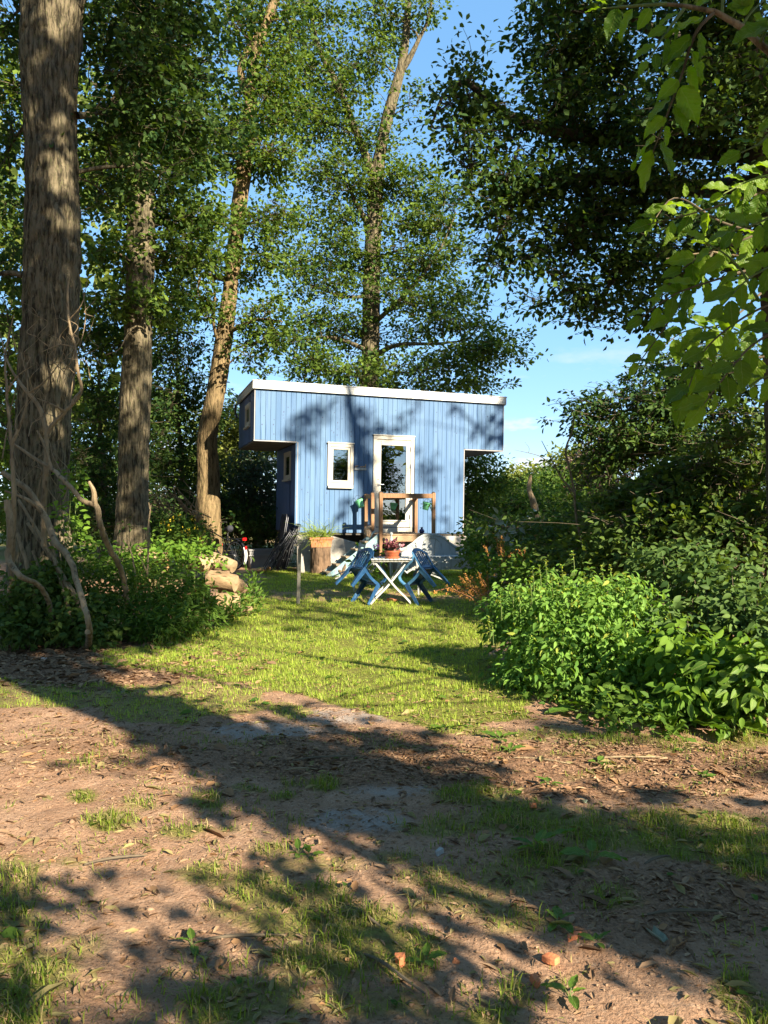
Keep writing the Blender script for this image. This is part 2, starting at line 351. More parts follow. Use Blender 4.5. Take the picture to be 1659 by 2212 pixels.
pm('twig', (0.099,0.077,0.054), (0.171,0.135,0.090), scale=9, rough=.9, spec=.1)
pm('green_stem', (.10,.15,.04), (.16,.20,.06), scale=8, rough=.6)
pm('red_stem', (.22,.07,.04), (.30,.13,.06), scale=8, rough=.6)
pm('log_bark', (0.208,0.136,0.072), (0.368,0.248,0.136), scale=10, rough=.9, bump=.9, bscale=22, stretch=(.35,1,1), c3=(0.096,0.064,0.040), spec=.1)
pm('log_end', (0.288,0.196,0.104), (0.357,0.259,0.150), scale=8, rough=.85, bump=.3, bscale=40, c3=(0.207,0.133,0.069))
pm('stump_bark', (.09,.06,.04), (.22,.14,.085), scale=10, rough=.95, bump=1., bscale=20, stretch=(1.6,1.6,.3), spec=.1)
pm('blue_board', (0.070,0.139,0.258), (0.096,0.172,0.290), scale=5, rough=.62, bump=.12, bscale=30, stretch=(1,1,.07), c3=(0.049,0.107,0.212), spec=.25)
pm('blue_board_b', (0.078,0.153,0.269), (0.106,0.186,0.300), scale=5, rough=.62, bump=.12, bscale=30, stretch=(1,1,.07), c3=(0.057,0.121,0.227), spec=.25)
pm('blue_board_c', (0.062,0.129,0.243), (0.088,0.161,0.279), scale=5, rough=.62, bump=.12, bscale=30, stretch=(1,1,.07), c3=(0.041,0.093,0.191), spec=.25)
pm('blue_panel', (0.072,0.123,0.264), (0.090,0.144,0.294), scale=3, rough=.6, spec=.25)
pm('blue_backing', (.04,.07,.18), rough=.8)
pm('knot', (.05,.06,.12), rough=.7)
pm('soffit', (.16,.145,.12), (.22,.20,.17), scale=4, rough=.8)
pm('corner_trim', (0.295,0.286,0.286), (0.342,0.324,0.314), scale=8, rough=.6)
pm('white_paint', (0.485,0.443,0.368), (0.517,0.480,0.408), scale=9, rough=.5, bump=.03)
pm('weathered_groove', (.26,.27,.24), (.36,.36,.32), scale=9, rough=.8)
pm('weathered_white', (0.351,0.368,0.362), (0.415,0.421,0.410), scale=5, rough=.65, bump=.12, bscale=30, stretch=(1,1,.15), c3=(0.213,0.224,0.192))
pm('fascia_metal', (.36,.36,.35), (.44,.44,.42), scale=3, rough=.42, metal=.5, spec=.5, c3=(.30,.30,.28))
pm('roof_metal', (.35,.35,.35), rough=.5, metal=.5)
pm('steel', (.55,.55,.55), rough=.3, metal=1.)
pm('room_dark', (.045,.038,.034), rough=.9)
pm('curtain_cloth', (.72,.70,.66), (.80,.78,.74), scale=5, rough=.9)
pm('wood_blind', (.42,.27,.13), (.55,.37,.19), scale=16, rough=.8, bump=.2)
woodmat('deck_wood', (0.204,0.105,0.051), (0.299,0.167,0.085), 2, c3=(0.136,0.068,0.034))
woodmat('deck_plank', (0.270,0.165,0.090), (0.375,0.255,0.150), 0, c3=(0.165,0.105,0.060))
pm('stair_paint', (0.196,0.327,0.359), (0.278,0.392,0.409), scale=6, rough=.65, bump=.2, c3=(0.375,0.359,0.294))
woodmat('tread_wood', (0.216,0.168,0.108), (0.300,0.240,0.162), 1)
pm('tarp', (0.289,0.263,0.226), (0.347,0.319,0.274), scale=2.5, rough=.7, bump=.25, bscale=5, c3=(0.231,0.208,0.179))
pm('chassis', (.06,.055,.05), (.10,.085,.07), scale=7, rough=.8)
pm('red_paint', (.50,.03,.02), rough=.4)
pm('blue_plastic', (.010,.045,.12), (.02,.075,.17), scale=4, rough=.32, spec=.5, c3=(.05,.11,.20))
pm('bleached_plastic', (.025,.10,.20), (.08,.19,.30), scale=5, rough=.45, spec=.4)
pm('white_metal', (0.376,0.382,0.356), (0.441,0.441,0.415), scale=7, rough=.5, c3=(0.356,0.369,0.324))
pm('table_slat', (0.449,0.433,0.382), (0.524,0.501,0.449), scale=9, rough=.6, stretch=(1,.1,1), c3=(0.389,0.374,0.315))
pm('terracotta', (0.313,0.116,0.051), (0.394,0.170,0.082), scale=7, rough=.75, bump=.1)
pm('glazed_red', (.28,.07,.03), (.36,.10,.045), scale=5, rough=.4, spec=.4)
pm('mint_pot', (.16,.52,.25), (.20,.58,.30), scale=5, rough=.5)
pm('cobalt_glass', (.01,.02,.12), rough=.12, spec=.6)
pm('soil', (.06,.04,.028), (.10,.07,.045), scale=30, rough=.95)
pm('black_metal', (.012,.012,.014), rough=.45, spec=.4)
pm('grey_tube', (.055,.055,.06), rough=.35, metal=.6)
pm('black_textile', (.022,.023,.03), (.035,.035,.045), scale=60, rough=.8)
pm('rubber', (.02,.02,.02), rough=.7)
pm('white_plastic', (.78,.77,.74), rough=.4)
pm('red_lens', (.70,.01,.01), rough=.15, spec=.6)
pm('tub_plastic', (.20,.20,.20), (.26,.25,.24), scale=4, rough=.6)
pm('stake_wood', (0.120,0.114,0.096), (0.180,0.168,0.138), scale=8, rough=.85, stretch=(1,1,.1), bump=.3)
pm('orange_wood', (.50,.26,.10), (.60,.34,.15), scale=8, rough=.7)
pm('drift_wood', (.34,.22,.13), (.50,.35,.22), scale=9, rough=.8, bump=.8, bscale=20, stretch=(1,1,.25), c3=(.16,.10,.06))
pm('brick_red', (.50,.15,.06), (.62,.24,.11), scale=12, rough=.85, bump=.4)
pm('clod', (.20,.125,.078), (.30,.20,.13), scale=14, rough=.95, spec=.08)
pm('stone', (.30,.29,.27), (.42,.40,.38), scale=9, rough=.9, bump=.3)
pm('blue_rope', (.03,.10,.45), rough=.6)
def glassmat():
    m, n, l, b = _new('glass')
    tr = n.new('ShaderNodeBsdfTransparent'); tr.inputs[0].default_value = (.62,.63,.62,1)
    g = n.new('ShaderNodeBsdfGlossy'); g.inputs['Roughness'].default_value = .004; g.inputs['Color'].default_value = (.95,.96,.97,1)
    f = n.new('ShaderNodeFresnel'); f.inputs[0].default_value = 3.6
    z = n.new('ShaderNodeTexNoise'); z.inputs['Scale'].default_value = 2.2; z.inputs['Detail'].default_value = 1
    bp = n.new('ShaderNodeBump'); bp.inputs['Strength'].default_value = .05; bp.inputs['Distance'].default_value = .02
    l.new(z.outputs[0], bp.inputs['Height']); l.new(bp.outputs[0], g.inputs['Normal'])
    ms = n.new('ShaderNodeMixShader'); l.new(f.outputs[0], ms.inputs[0]); l.new(tr.outputs[0], ms.inputs[1]); l.new(g.outputs[0], ms.inputs[2])
    l.new(ms.outputs[0], n['Material Output'].inputs['Surface'])
glassmat()
def veinmat(name, dark, light, trans):
    m = leafmat(name, dark, light, trans, tcol=(1.6,1.5,.3), rough=.48, spec=.3); n, l = m.node_tree.nodes, m.node_tree.links; b = n['Principled BSDF']
    t = n.new('ShaderNodeTexCoord'); sp = n.new('ShaderNodeSeparateXYZ'); l.new(t.outputs['Object'], sp.inputs[0])
    def mth(op, a, c=None):
        q = n.new('ShaderNodeMath'); q.operation = op
        for k, v in enumerate((a, c)):
            if v is None: continue
            if isinstance(v, (int, float)): q.inputs[k].default_value = v
            else: l.new(v, q.inputs[k])
        return q.outputs[0]
    ax = mth('ABSOLUTE', sp.outputs[0]); w = mth('SINE', mth('MULTIPLY', mth('SUBTRACT', sp.outputs[1], mth('MULTIPLY', ax, .9)), 62.))
    vein = mth('MAXIMUM', mth('MULTIPLY', mth('GREATER_THAN', w, .88), .22), mth('MULTIPLY', mth('LESS_THAN', ax, .012), .7))
    z = n.new('ShaderNodeTexNoise'); z.inputs['Scale'].default_value = 5; l.new(t.outputs['Object'], z.inputs['Vector'])
    base = b.inputs['Base Color'].links[0].from_socket
    x0 = n.new('ShaderNodeMix'); x0.data_type = 'RGBA'; x0.blend_type = 'MULTIPLY'; r = n.new('ShaderNodeMapRange'); r.inputs[1].default_value = .35; r.inputs[2].default_value = .7; r.inputs[4].default_value = .6; l.new(z.outputs[0], r.inputs[0]); l.new(r.outputs[0], x0.inputs[0]); l.new(base, x0.inputs[6]); x0.inputs[7].default_value = (.75,.62,.4,1)
    x = n.new('ShaderNodeMix'); x.data_type = 'RGBA'; l.new(vein, x.inputs[0]); l.new(x0.outputs[2], x.inputs[6]); x.inputs[7].default_value = (.30,.34,.09,1); l.new(x.outputs[2], b.inputs['Base Color'])
    bp = n.new('ShaderNodeBump'); bp.inputs['Strength'].default_value = .2; bp.inputs['Distance'].default_value = .01; bp.invert = True; l.new(w, bp.inputs['Height']); l.new(bp.outputs[0], b.inputs['Normal'])
veinmat('vein_leaf', (.05,.12,.010), (.19,.31,.020), .48)
veinmat('vein_broad', (.055,.13,.015), (.15,.26,.03), .35)
def groundmat():
    m, n, l, b = _new('ground')
    b.inputs['Roughness'].default_value = .92; b.inputs['Specular IOR Level'].default_value = .12
    t = n.new('ShaderNodeTexCoord')
    def noise(s, d=6, r=.65):
        z = n.new('ShaderNodeTexNoise'); z.inputs['Scale'].default_value = s; z.inputs['Detail'].default_value = d; z.inputs['Roughness'].default_value = r; l.new(t.outputs['Object'], z.inputs['Vector']); return z.outputs[0]
    def mr(s, a, c, lo=0., hi=1.):
        q = n.new('ShaderNodeMapRange'); q.inputs[1].default_value = a; q.inputs[2].default_value = c; q.inputs[3].default_value = lo; q.inputs[4].default_value = hi; l.new(s, q.inputs[0]); return q.outputs[0]
    def mix(f, a, c):
        x = n.new('ShaderNodeMix'); x.data_type = 'RGBA'; l.new(f, x.inputs[0])
        for s, k in ((a, 6), (c, 7)):
            if isinstance(s, tuple): x.inputs[k].default_value = (*s, 1)
            else: l.new(s, x.inputs[k])
        return x.outputs[2]
    def att(nm):
        a = n.new('ShaderNodeAttribute'); a.attribute_name = nm; return a.outputs['Fac']
    def mul(a, c):
        q = n.new('ShaderNodeMath'); q.operation = 'MULTIPLY'; l.new(a, q.inputs[0]); l.new(c, q.inputs[1]); return q.outputs[0]
    c = mix(mr(noise(2.2), .35, .65), (.29,.165,.098), (.385,.238,.15))
    c = mix(mr(noise(38, 4), .52, .72, 0, .8), c, (.46,.31,.21))
    c = mix(mr(noise(70, 3), .56, .66, 0, .85), c, (.13,.075,.045))
    c = mix(mul(att('sand'), mr(noise(9), .35, .6)), c, (.36,.31,.27))
    ch = mix(mr(noise(55, 4, .75), .40, .60), (.12,.062,.035), (.33,.19,.11))
    c = mix(mul(att('chips'), mr(noise(5), .28, .5, .3, 1)), c, ch)
    gr = mix(mr(noise(26, 4), .38, .62), (.12,.11,.03), (.20,.21,.04))
    c = mix(att('grassy'), c, gr)
    l.new(c, b.inputs['Base Color'])
    bp = n.new('ShaderNodeBump'); bp.inputs['Strength'].default_value = .75; bp.inputs['Distance'].default_value = .03
    a = n.new('ShaderNodeMath'); a.operation = 'ADD'; l.new(mul(noise(60, 6, .7), mr(noise(7), .3, .7, .5, 1.3)), a.inputs[0]); l.new(mr(noise(13, 3), 0, 1, 0, .8), a.inputs[1])
    l.new(a.outputs[0], bp.inputs['Height']); l.new(bp.outputs[0], b.inputs['Normal'])
groundmat()

# ------------------------------------------------------------------ ground
LAWN = [(230,1440),(300,1405),(500,1350),(540,1260),(600,1212),(1060,1212),(1060,1330),(1110,1480),(1180,1560),(1000,1568),(850,1552),(700,1520),(560,1485),(400,1462)]
STRIP = [(-200,1470),(150,1480),(400,1470),(640,1500),(620,1545),(380,1560),(150,1548),(-200,1530)]
PATCH = [(180,1645,22,10,.5),(440,1722,45,16,.9),(615,1720,35,13,.9),(540,1705,35,10,.6),(700,1690,38,18,.9),(640,1690,40,12,.5),(180,1715,40,16,.9),(245,1770,65,26,.9),(300,1735,40,12,.5),(400,1795,60,20,.8),(480,1790,40,12,.4),
         (440,1890,60,30,.75),(560,1925,90,40,.75),(690,1950,80,40,.7),(620,1990,110,50,.75),(520,1970,60,30,.6),(780,2020,120,60,.85),(700,2080,110,45,.8),(880,2060,110,50,.8),(480,2180,90,45,.9),(600,2150,80,40,.7),(800,2160,120,40,.55),
         (30,1900,70,60,.6),(20,2000,80,70,.7),(60,2110,110,70,.9),(10,2190,120,60,.9),(180,2050,60,25,.4),(160,1865,45,14,.4),(590,1840,60,20,.5),(700,1875,110,25,.45),(930,1900,80,30,.5),(990,1940,60,30,.6),(850,1855,50,16,.6),
         (1050,1960,60,30,.5),(1110,1990,80,30,.5),(900,1975,70,25,.3),(1130,1770,130,40,.85),(1030,1720,110,26,.85),(960,1790,100,30,.6),(1290,1800,80,35,.8),(1190,1850,110,35,.7),(1330,1930,60,30,.6),(1100,1900,90,30,.55),(1260,1760,60,15,.4),
         (1500,1810,190,45,.95),(1640,1850,120,50,.95),(1420,1760,80,18,.8),(1560,1770,110,22,.7),(1160,1585,160,14,.6),(1000,1575,90,10,.6),(1350,1600,120,14,.45),(1480,1610,80,12,.5),(1610,1600,70,16,.6),(1230,1625,70,10,.25),(1330,1665,60,10,.25),
         (1110,2150,60,40,.7),(1060,2200,70,40,.9),(1240,2120,50,26,.35),(1600,2150,60,40,.9),(1640,2200,60,60,.9),(950,2170,60,26,.3),(1250,1680,40,8,.25),(1090,1620,40,8,.4)]
def masks(x, y):
    u, v = topix(x, y, gz(x, y)); w = fbm(np.c_[x*1.7, y*1.7, x*0], 3) - .5; w2 = fbm(np.c_[x*6, y*6, x*0+3], 3) - .5
    k = np.clip((v - 1106) / 400, .12, 3)
    un = u + w * 220 * k + w2 * 70 * k; vn = v + (w * 60 + w2 * 25) * k
    g = np.where(inpoly(un, vn, LAWN), 1., 0.)
    g = np.maximum(g, np.where(inpoly(un, vn, STRIP), .62, 0.))
    for a, b, ra, rb, s in PATCH:
        d = ((u + w2*40*k - a) / ra) ** 2 + ((v + w2*18*k - b) / rb) ** 2; g = np.maximum(g, s * sstep(1.25, .35, d))
    bare = (sstep(1.1, .5, ((u-790)/320)**2 + ((v-1285)/15)**2)) * .75 + sstep(1.2, .6, ((u-700)/220)**2 + ((v-1228)/7)**2) * .8 + sstep(1.2,.6,((u-345)/190)**2 + ((v-1498)/12)**2)*.4
    g = g * (1 - np.clip(bare, 0, .9) * sstep(.38, .6, w2 + .55))
    far = sstep(19.5, 22, y) * .9; g = np.maximum(g, far * sstep(-.2, .1, w))
    g = np.where(y < 1.6, np.clip(g, 0, .3), g)
    chips = np.clip(sstep(1.3, .5, ((u-1320)/420)**2 + ((v-1660)/70)**2) + sstep(1.3, .5, ((u-800)/330)**2 + ((v-1640)/60)**2) * .9 + sstep(1.3, .4, ((u-150)/420)**2 + ((v-1430)/60)**2) + sstep(1.3, .4, ((u-250)/260)**2 + ((v-1630)/50)**2) * .6 + sstep(1.3, .5, ((u-1450)/300)**2 + ((v-1950)/90)**2) * .7, 0, 1)
    chips = np.maximum(chips, sstep(3.0, 4.5, np.abs(x)) * .7)
    sand = np.clip(sstep(1.2, .4, ((u-570)/130)**2 + ((v-1578)/20)**2) + sstep(1.2, .4, ((u-840)/110)**2 + ((v-1700)/22)**2)*.8 + sstep(1.2, .4, ((u-780)/120)**2 + ((v-1770)/32)**2) + sstep(1.2, .4, ((u-760)/160)**2+((v-1548)/16)**2)*.8 + sstep(1.2,.4,((u-280)/60)**2+((v-1487)/9)**2), 0, 1)
    return g, chips, sand
def gheight(x, y):
    p = np.c_[x, y, x*0]; h = gz(x, y) + (fbm(p*.9, 3) - .5) * .05
    near = sstep(16, 3, y) * sstep(9, 4, np.abs(x))
    return h + near * ((fbm(p*5, 4) - .5) * .045 + (fbm(p*17 + 3, 3) - .5) * .018)
def axis(dense):
    out = []
    for a, b, s in dense: out.append(np.arange(a, b, s))
    return np.concatenate(out + [[dense[-1][1]]])
gxs = axis([(-600,-120,120),(-120,-30,18),(-30,-9,3),(-9,-4,.25),(-4,-2.4,.07),(-2.4,2.6,.04),(2.6,4.2,.07),(4.2,9,.25),(9,30,3),(30,120,18),(120,600,120)])
gys = axis([(-300,-60,60),(-60,-6,6),(-6,0,1),(0,1.8,.2),(1.8,6.2,.035),(6.2,10,.06),(10,20,.14),(20,60,2.5),(60,200,20),(200,800,150)])
GX, GY = np.meshgrid(gxs, gys); gx1, gy1 = GX.ravel(), GY.ravel()
gV = np.c_[gx1, gy1, gheight(gx1, gy1)]
nx, ny = len(gxs), len(gys); ii = (np.arange(ny-1)[:, None] * nx + np.arange(nx-1)[None]).ravel()
gme = mesh_np('ground', gV, np.c_[ii, ii+1, ii+nx+1, ii+nx], 'ground', smooth=True)
gm = masks(gx1, gy1)
for nm, arr in zip(('grassy', 'chips', 'sand'), gm):
    a = gme.attributes.new(nm, 'FLOAT', 'POINT'); a.data.foreach_set('value', arr.astype(np.float32))
tag(link('ground', gme), kind='structure')

# ------------------------------------------------------------------ vegetation builders
def trunk_np(pts, sides, rings, amp, seed=0, flare=.0):
    Q = catmull(np.asarray(pts, float), rings); P, r = Q[:, :3], Q[:, 3]
    T = nrm(np.gradient(P, axis=0)); a = nrm(np.cross(T, np.array([0, 1., 0.]))); b = np.cross(T, a)
    an = np.arange(sides) * 2 * math.pi / sides
    L = np.concatenate([[0], np.cumsum(np.linalg.norm(np.diff(P, axis=0), axis=1))])
    ca, sa = np.cos(an)[None, :], np.sin(an)[None, :]
    rr = np.broadcast_to(r[:, None], (rings, sides)); LL = np.broadcast_to(L[:, None], (rings, sides))
    q = np.stack([ca * rr * 13 + seed, sa * rr * 13, LL * 3.2], -1).reshape(-1, 3)
    rd = np.sqrt(np.abs(2 * vnoise(q + .35 * vnoise(q * .7 + 3)[:, None]) - 1)); rd2 = np.sqrt(np.abs(2 * vnoise(q * np.array([1.7, 1.7, 3.4]) + 5) - 1))
    lump = vnoise(np.stack([ca*rr*2.2 + seed, sa*rr*2.2, LL*.8], -1).reshape(-1, 3)) - .5
    d = (amp * (.75 * rd + .4 * rd2 - .75) + lump * amp * 1.2).reshape(rings, sides)
    if flare: d = d + flare * np.exp(-LL / .35) * (.5 + .5 * np.cos(an * 5 + seed))[None, :]
    R2 = np.maximum(rr + d * np.minimum(1, rr / .2), .004)
    V = (P[:, None] + R2[:, :, None] * (np.cos(an)[None, :, None] * a[:, None] + np.sin(an)[None, :, None] * b[:, None])).reshape(-1, 3)
    i = (np.arange(rings - 1) * sides)[:, None]; j = np.arange(sides)[None]; j2 = (j + 1) % sides
    F = np.stack(np.broadcast_arrays(i+j, i+j2, i+sides+j2, i+sides+j), -1).reshape(-1, 4)
    return V, F
def pxblob(u, v, ru, rv, Y, rY, n): 
    c = px(u, v, Y); return (*c, ru * Y / FPX, rY, rv * Y / FPX, n)
def tree(name, label, cat, trunk, limbs, blobs, leaf='oak_leaf', size=.11, per=42, bark='bark', sides=32, rings=120, amp=.03, group=None, cull=False, spread=.42, kind='oak', seed=1, flare=.06, upbias=.75, twig_r=.011, wall_cull=False, flat=.5):
    rg = np.random.default_rng(seed)
    trunk = [tuple(t) for t in trunk]; base = np.array([trunk[0][0], trunk[0][1], max(0, trunk[0][2])])
    root = thing(name, label, cat, base, group=group)
    V, F = trunk_np(trunk, sides, rings, amp, seed, flare)
    link('trunk', mesh_np('trunk', V - base, F, bark, smooth=True), root)
    sk = [catmull(np.array(trunk), 60)]
    for lb in limbs:
        k = 26; Q = catmull(np.array(lb, float), k); V, F = trunk_np(lb, 14, 40, amp * .35, seed + 3)
        link('limb', mesh_np('limb', V - base, F, bark, smooth=True), root); sk.append(Q)
    TP, TR = [], []
    SK = np.concatenate(sk)
    cl = []
    for (x, y, z, rx, ry, rz, n) in blobs:
        c = np.array([x, y, z]); d = np.linalg.norm(SK[:, :3] - c, axis=1) + np.maximum(0, SK[:, 2] - z + .2) * 1.5
        j = d.argmin(); p = SK[j, :3]; L = np.linalg.norm(c - p)
        if L > .5:
            m1 = p + (c - p) * .35 + np.array([0, 0, .10 * L]) + rg.normal(0, .05 * L, 3); m2 = p + (c - p) * .7 + np.array([0, 0, .10 * L]) + rg.normal(0, .05 * L, 3)
            r0 = min(SK[j, 3] * .6, .018 * L + .015); br = catmull(np.c_[np.array([p, m1, m2, c]), [r0, r0*.7, r0*.5, r0*.3]], 14)
            TP.append(br[:, :3][None]); TR.append(br[:, 3][None]); SK = np.concatenate([SK, br])
        n = int(n)
        dirs = nrm(rg.normal(size=(n, 3))); rad = rg.random(n) ** (1 / 2.4)
        cl.append(c + dirs * rad[:, None] * np.array([rx, ry, rz]))
    C = np.concatenate(cl)
    if cull: C = C[~sunlit_cull(C)]
    if wall_cull: C = C[~sunlit_cull(C, True)]
    if len(C):
        near = np.array([np.argmin(np.linalg.norm(SK[:, :3] - c, axis=1) + np.maximum(0, SK[:, 2] - c[2]) * .8) for c in C]); S0 = SK[near, :3]
        mid = S0 + (C - S0) * .5 + np.c_[rg.normal(0, .06, (len(C), 2)), rg.normal(.08, .05, len(C))] * np.linalg.norm(C - S0, axis=1)[:, None]
        q = np.stack([S0, S0*.5 + mid*.5 + rg.normal(0, .02, C.shape), mid, mid*.5 + C*.5 + rg.normal(0, .02, C.shape), C], 1)
        rr = np.minimum(SK[near, 3], twig_r * (.7 + np.linalg.norm(C - S0, axis=1) * .5))[:, None] * np.array([1, .85, .7, .5, .25])
        tv, tf = tubes_np(q, rr, 4)
        o = 0; VV = [tv]; FF = [tf]; o = len(tv)
        for a, b in zip(TP, TR):
            v2, f2 = tubes_np(a, b, 6); VV.append(v2); FF.append(f2 + o); o += len(v2)
        link('branches', mesh_np('branches', np.concatenate(VV) - base, np.concatenate(FF), bark, smooth=True), root)
        k = len(C)
        if cull:
            m = rg.poisson(per, k); idx = np.repeat(np.arange(k), m)
            off = rg.normal(0, 1, (len(idx), 3)) * np.array([spread, spread, spread * .55]) * (.6 + .6 * rg.random(k))[idx][:, None]
            P = C[idx] + off; kk = ~sunlit_cull(P); P, off, idx = P[kk], off[kk], idx[kk]; dn = off
        else:                                             # shoots around each twig end, a bunch of leaves at the tip of each shoot
            m = np.maximum(1, rg.poisson(per / 7.5, k)); si = np.repeat(np.arange(k), m)
            so_ = rg.normal(0, 1, (len(si), 3)) * np.array([spread, spread, spread * flat]) * (.6 + .6 * rg.random(k))[si][:, None]
            tip = C[si] + so_; b0 = C[si] + so_ * .12
            if len(tip):
                v2, f2 = tubes_np(np.stack([b0, (b0 + tip) / 2 + rg.normal(0, .02, tip.shape), tip], 1), np.full((len(tip), 3), twig_r * .35) * np.array([1, .8, .5]), 3)
                link('shoots', mesh_np('shoots', v2 - base, f2, bark), root)
            n2 = np.maximum(3, rg.poisson(8.5, len(tip))); ti = np.repeat(np.arange(len(tip)), n2); idx = si[ti]
            lo_ = rg.normal(0, 1, (len(ti), 3)) * size * np.array([.75, .75, .5]); P = tip[ti] + lo_; dn = lo_ + nrm(so_)[ti] * size * .7
            if wall_cull: kk = ~sunlit_cull(P, True); P, dn, idx = P[kk], dn[kk], idx[kk]
        D = nrm(dn) * .9 + rg.normal(0, .4, P.shape) + np.array([0, 0, -.2]); N = rg.normal(0, .5, P.shape) + np.array([0, -.15, upbias])
        S = size * rg.uniform(.55, 1.3, len(P)); V, F = leaves_np(P, D, N, S, kind)
        tone = np.clip(.45 + (rg.random(k) - .5)[idx] * .7 + rg.normal(0, .22, len(P)), 0, 1)
        cr_ = link('crown', mesh_np('crown', V - base, F, leaf, rnd=np.repeat(tone, nf(kind))), root)
    return root
def bush(name, label, cat, blobs, leaf, size, per=10, kind='oval', stems=14, base=None, droop=.5, seed=1, group=None, stem_mat='green_stem', stem_r=.006, tuft=None, upbias=.6, parts=0, shell=2.6, part_name='leaf', stem_h=None, part_mat=None):
    """low plant: leaves set along many shoots that rise from the base and end inside the blobs"""
    rg = np.random.default_rng(seed)
    B = np.array([b[:3] for b in blobs]); 
    if base is None: base = np.array([B[:, 0].mean(), B[:, 1].mean(), float(gz(0, B[:, 1].mean()))])
    root = thing(name, label, cat, base, group=group)
    P, D, ST = [], [], []
    for (x, y, z, rx, ry, rz, n) in blobs:
        n = int(n); dirs = nrm(rg.normal(size=(n, 3))); rad = rg.random(n) ** (1 / shell); c = np.array([x, y, z]) + dirs * rad[:, None] * np.array([rx, ry, rz])
        c[:, 2] = np.maximum(c[:, 2], gz(0, c[:, 1]) + .04)
        k = rg.poisson(per, n); idx = np.repeat(np.arange(n), k); off = rg.normal(0, 1, (len(idx), 3)) * size * np.array([.75, .75, .9])
        P.append(c[idx] + off); D.append(nrm(off * np.array([1, 1, .3])) + rg.normal(0, .35, off.shape) + np.array([0, 0, -droop]))
        h = 2 if n < 40 else max(2, n // 4)
        cc = c[rg.permutation(n)[:h]]; b0 = np.c_[x + (cc[:, 0] - x) * .55, y + (cc[:, 1] - y) * .55, gz(0, cc[:, 1])]
        ST.append(np.stack([b0, b0*.6 + cc*.4 + np.c_[rg.normal(0, .03, (h, 2)), np.zeros(h)], cc], 1))
    P = np.concatenate(P); D = np.concatenate(D)
    ok = P[:, 2] > gz(0, P[:, 1]) + .02; P, D = P[ok], D[ok]
    N = rg.normal(0, .5, P.shape) + np.array([.1, -.35, upbias]); S = size * rg.uniform(.6, 1.25, len(P)); tone = np.clip(rg.normal(.5, .26, len(P)), 0, 1)
    keep = np.ones(len(P), bool)
    if parts:
        pr = np.argsort(P[:, 1] - P[:, 2] * .25 - S * 8)[:parts]; keep[pr] = False
        mes = []
        for tt in np.linspace(.1, .9, 5):
            V, F = leaves_np(np.zeros((1, 3)), np.array([[0, 1., 0]]), np.array([[0, 0, 1.]]), np.ones(1), kind); mes.append(mesh_np('leaf', V, F, part_mat or leaf, rnd=[tt] * nf(kind)))
        Dn = nrm(D[pr]); X = nrm(np.cross(Dn, N[pr])); Z = np.cross(X, Dn)
        for q, i in enumerate(pr):
            o = link(part_name, mes[q % 5], root); s = float(S[i])
            M = Matrix(((X[q][0]*s, Dn[q][0]*s, Z[q][0]*s, P[i][0]-base[0]), (X[q][1]*s, Dn[q][1]*s, Z[q][1]*s, P[i][1]-base[1]), (X[q][2]*s, Dn[q][2]*s, Z[q][2]*s, P[i][2]-base[2]), (0, 0, 0, 1)))
            o.matrix_local = M
    V, F = leaves_np(P[keep], D[keep], N[keep], S[keep], kind)
    tag(link('foliage', mesh_np('foliage', V - base, F, leaf, rnd=np.repeat(tone[keep], nf(kind))), root), kind='stuff')
    q = np.concatenate(ST); V, F = tubes_np(q, np.full(q.shape[:2], stem_r) * np.array([1, .8, .4]), 4)
    link('stems', mesh_np('stems', V - base, F, stem_mat), root)
    return root
def P4(u, v, Y, r): return (*px(u, v, Y), r)
def G4(u, Y, r, dz=-.15): p = gat(u, Y); return (p[0], p[1], p[2] + dz, r)

# ------------------------------------------------------------------ trees in view
Y1 = 9.8
tree('oak_tree', 'thick oak trunk at the far left with pale dead branches piled at its foot', 'tree',
     [G4(92, Y1, .50), P4(90,1330,Y1,.44), P4(92,1200,Y1,.37), P4(90,971,Y1,.345), P4(108,728,Y1,.355), P4(114,560,Y1,.335), P4(115,397,Y1,.335), P4(107,200,Y1,.34), P4(112,40,Y1,.37), P4(118,-120,Y1,.34), P4(125,-400,Y1,.26), P4(140,-800,Y1,.15)],
     [[P4(150,10,Y1,.16), P4(185,-60,9.9,.14), P4(260,-160,10,.1), P4(380,-220,10,.06)], [P4(70,-80,Y1,.14), P4(0,-200,9.6,.1), P4(-120,-300,9.4,.06)],
      [P4(165,250,Y1,.05), P4(205,245,10.2,.035), P4(260,200,10.6,.02)], [P4(70,600,Y1,.05), P4(20,590,9.9,.035), P4(-40,600,10,.02)]],
     [pxblob(270,90,90,95,10.6,.8,44), pxblob(330,230,80,80,10.8,.8,36), pxblob(250,290,60,70,10.4,.6,24), pxblob(400,110,75,95,11,.9,28), pxblob(360,20,120,60,11,1,28), pxblob(430,300,70,60,11,.7,22), pxblob(340,385,50,40,10.6,.5,12),
      pxblob(10,60,45,90,10.5,.8,18), pxblob(15,330,40,120,10.9,.7,20), pxblob(210,-60,160,60,10.4,1,30), pxblob(30,560,30,80,10.6,.6,10), pxblob(230,420,40,40,10.8,.5,7)],
     'oak_leaf_shaded', .10, 34, sides=180, rings=420, amp=.062, seed=2, spread=.26, flare=.16)
Y2 = 15.5
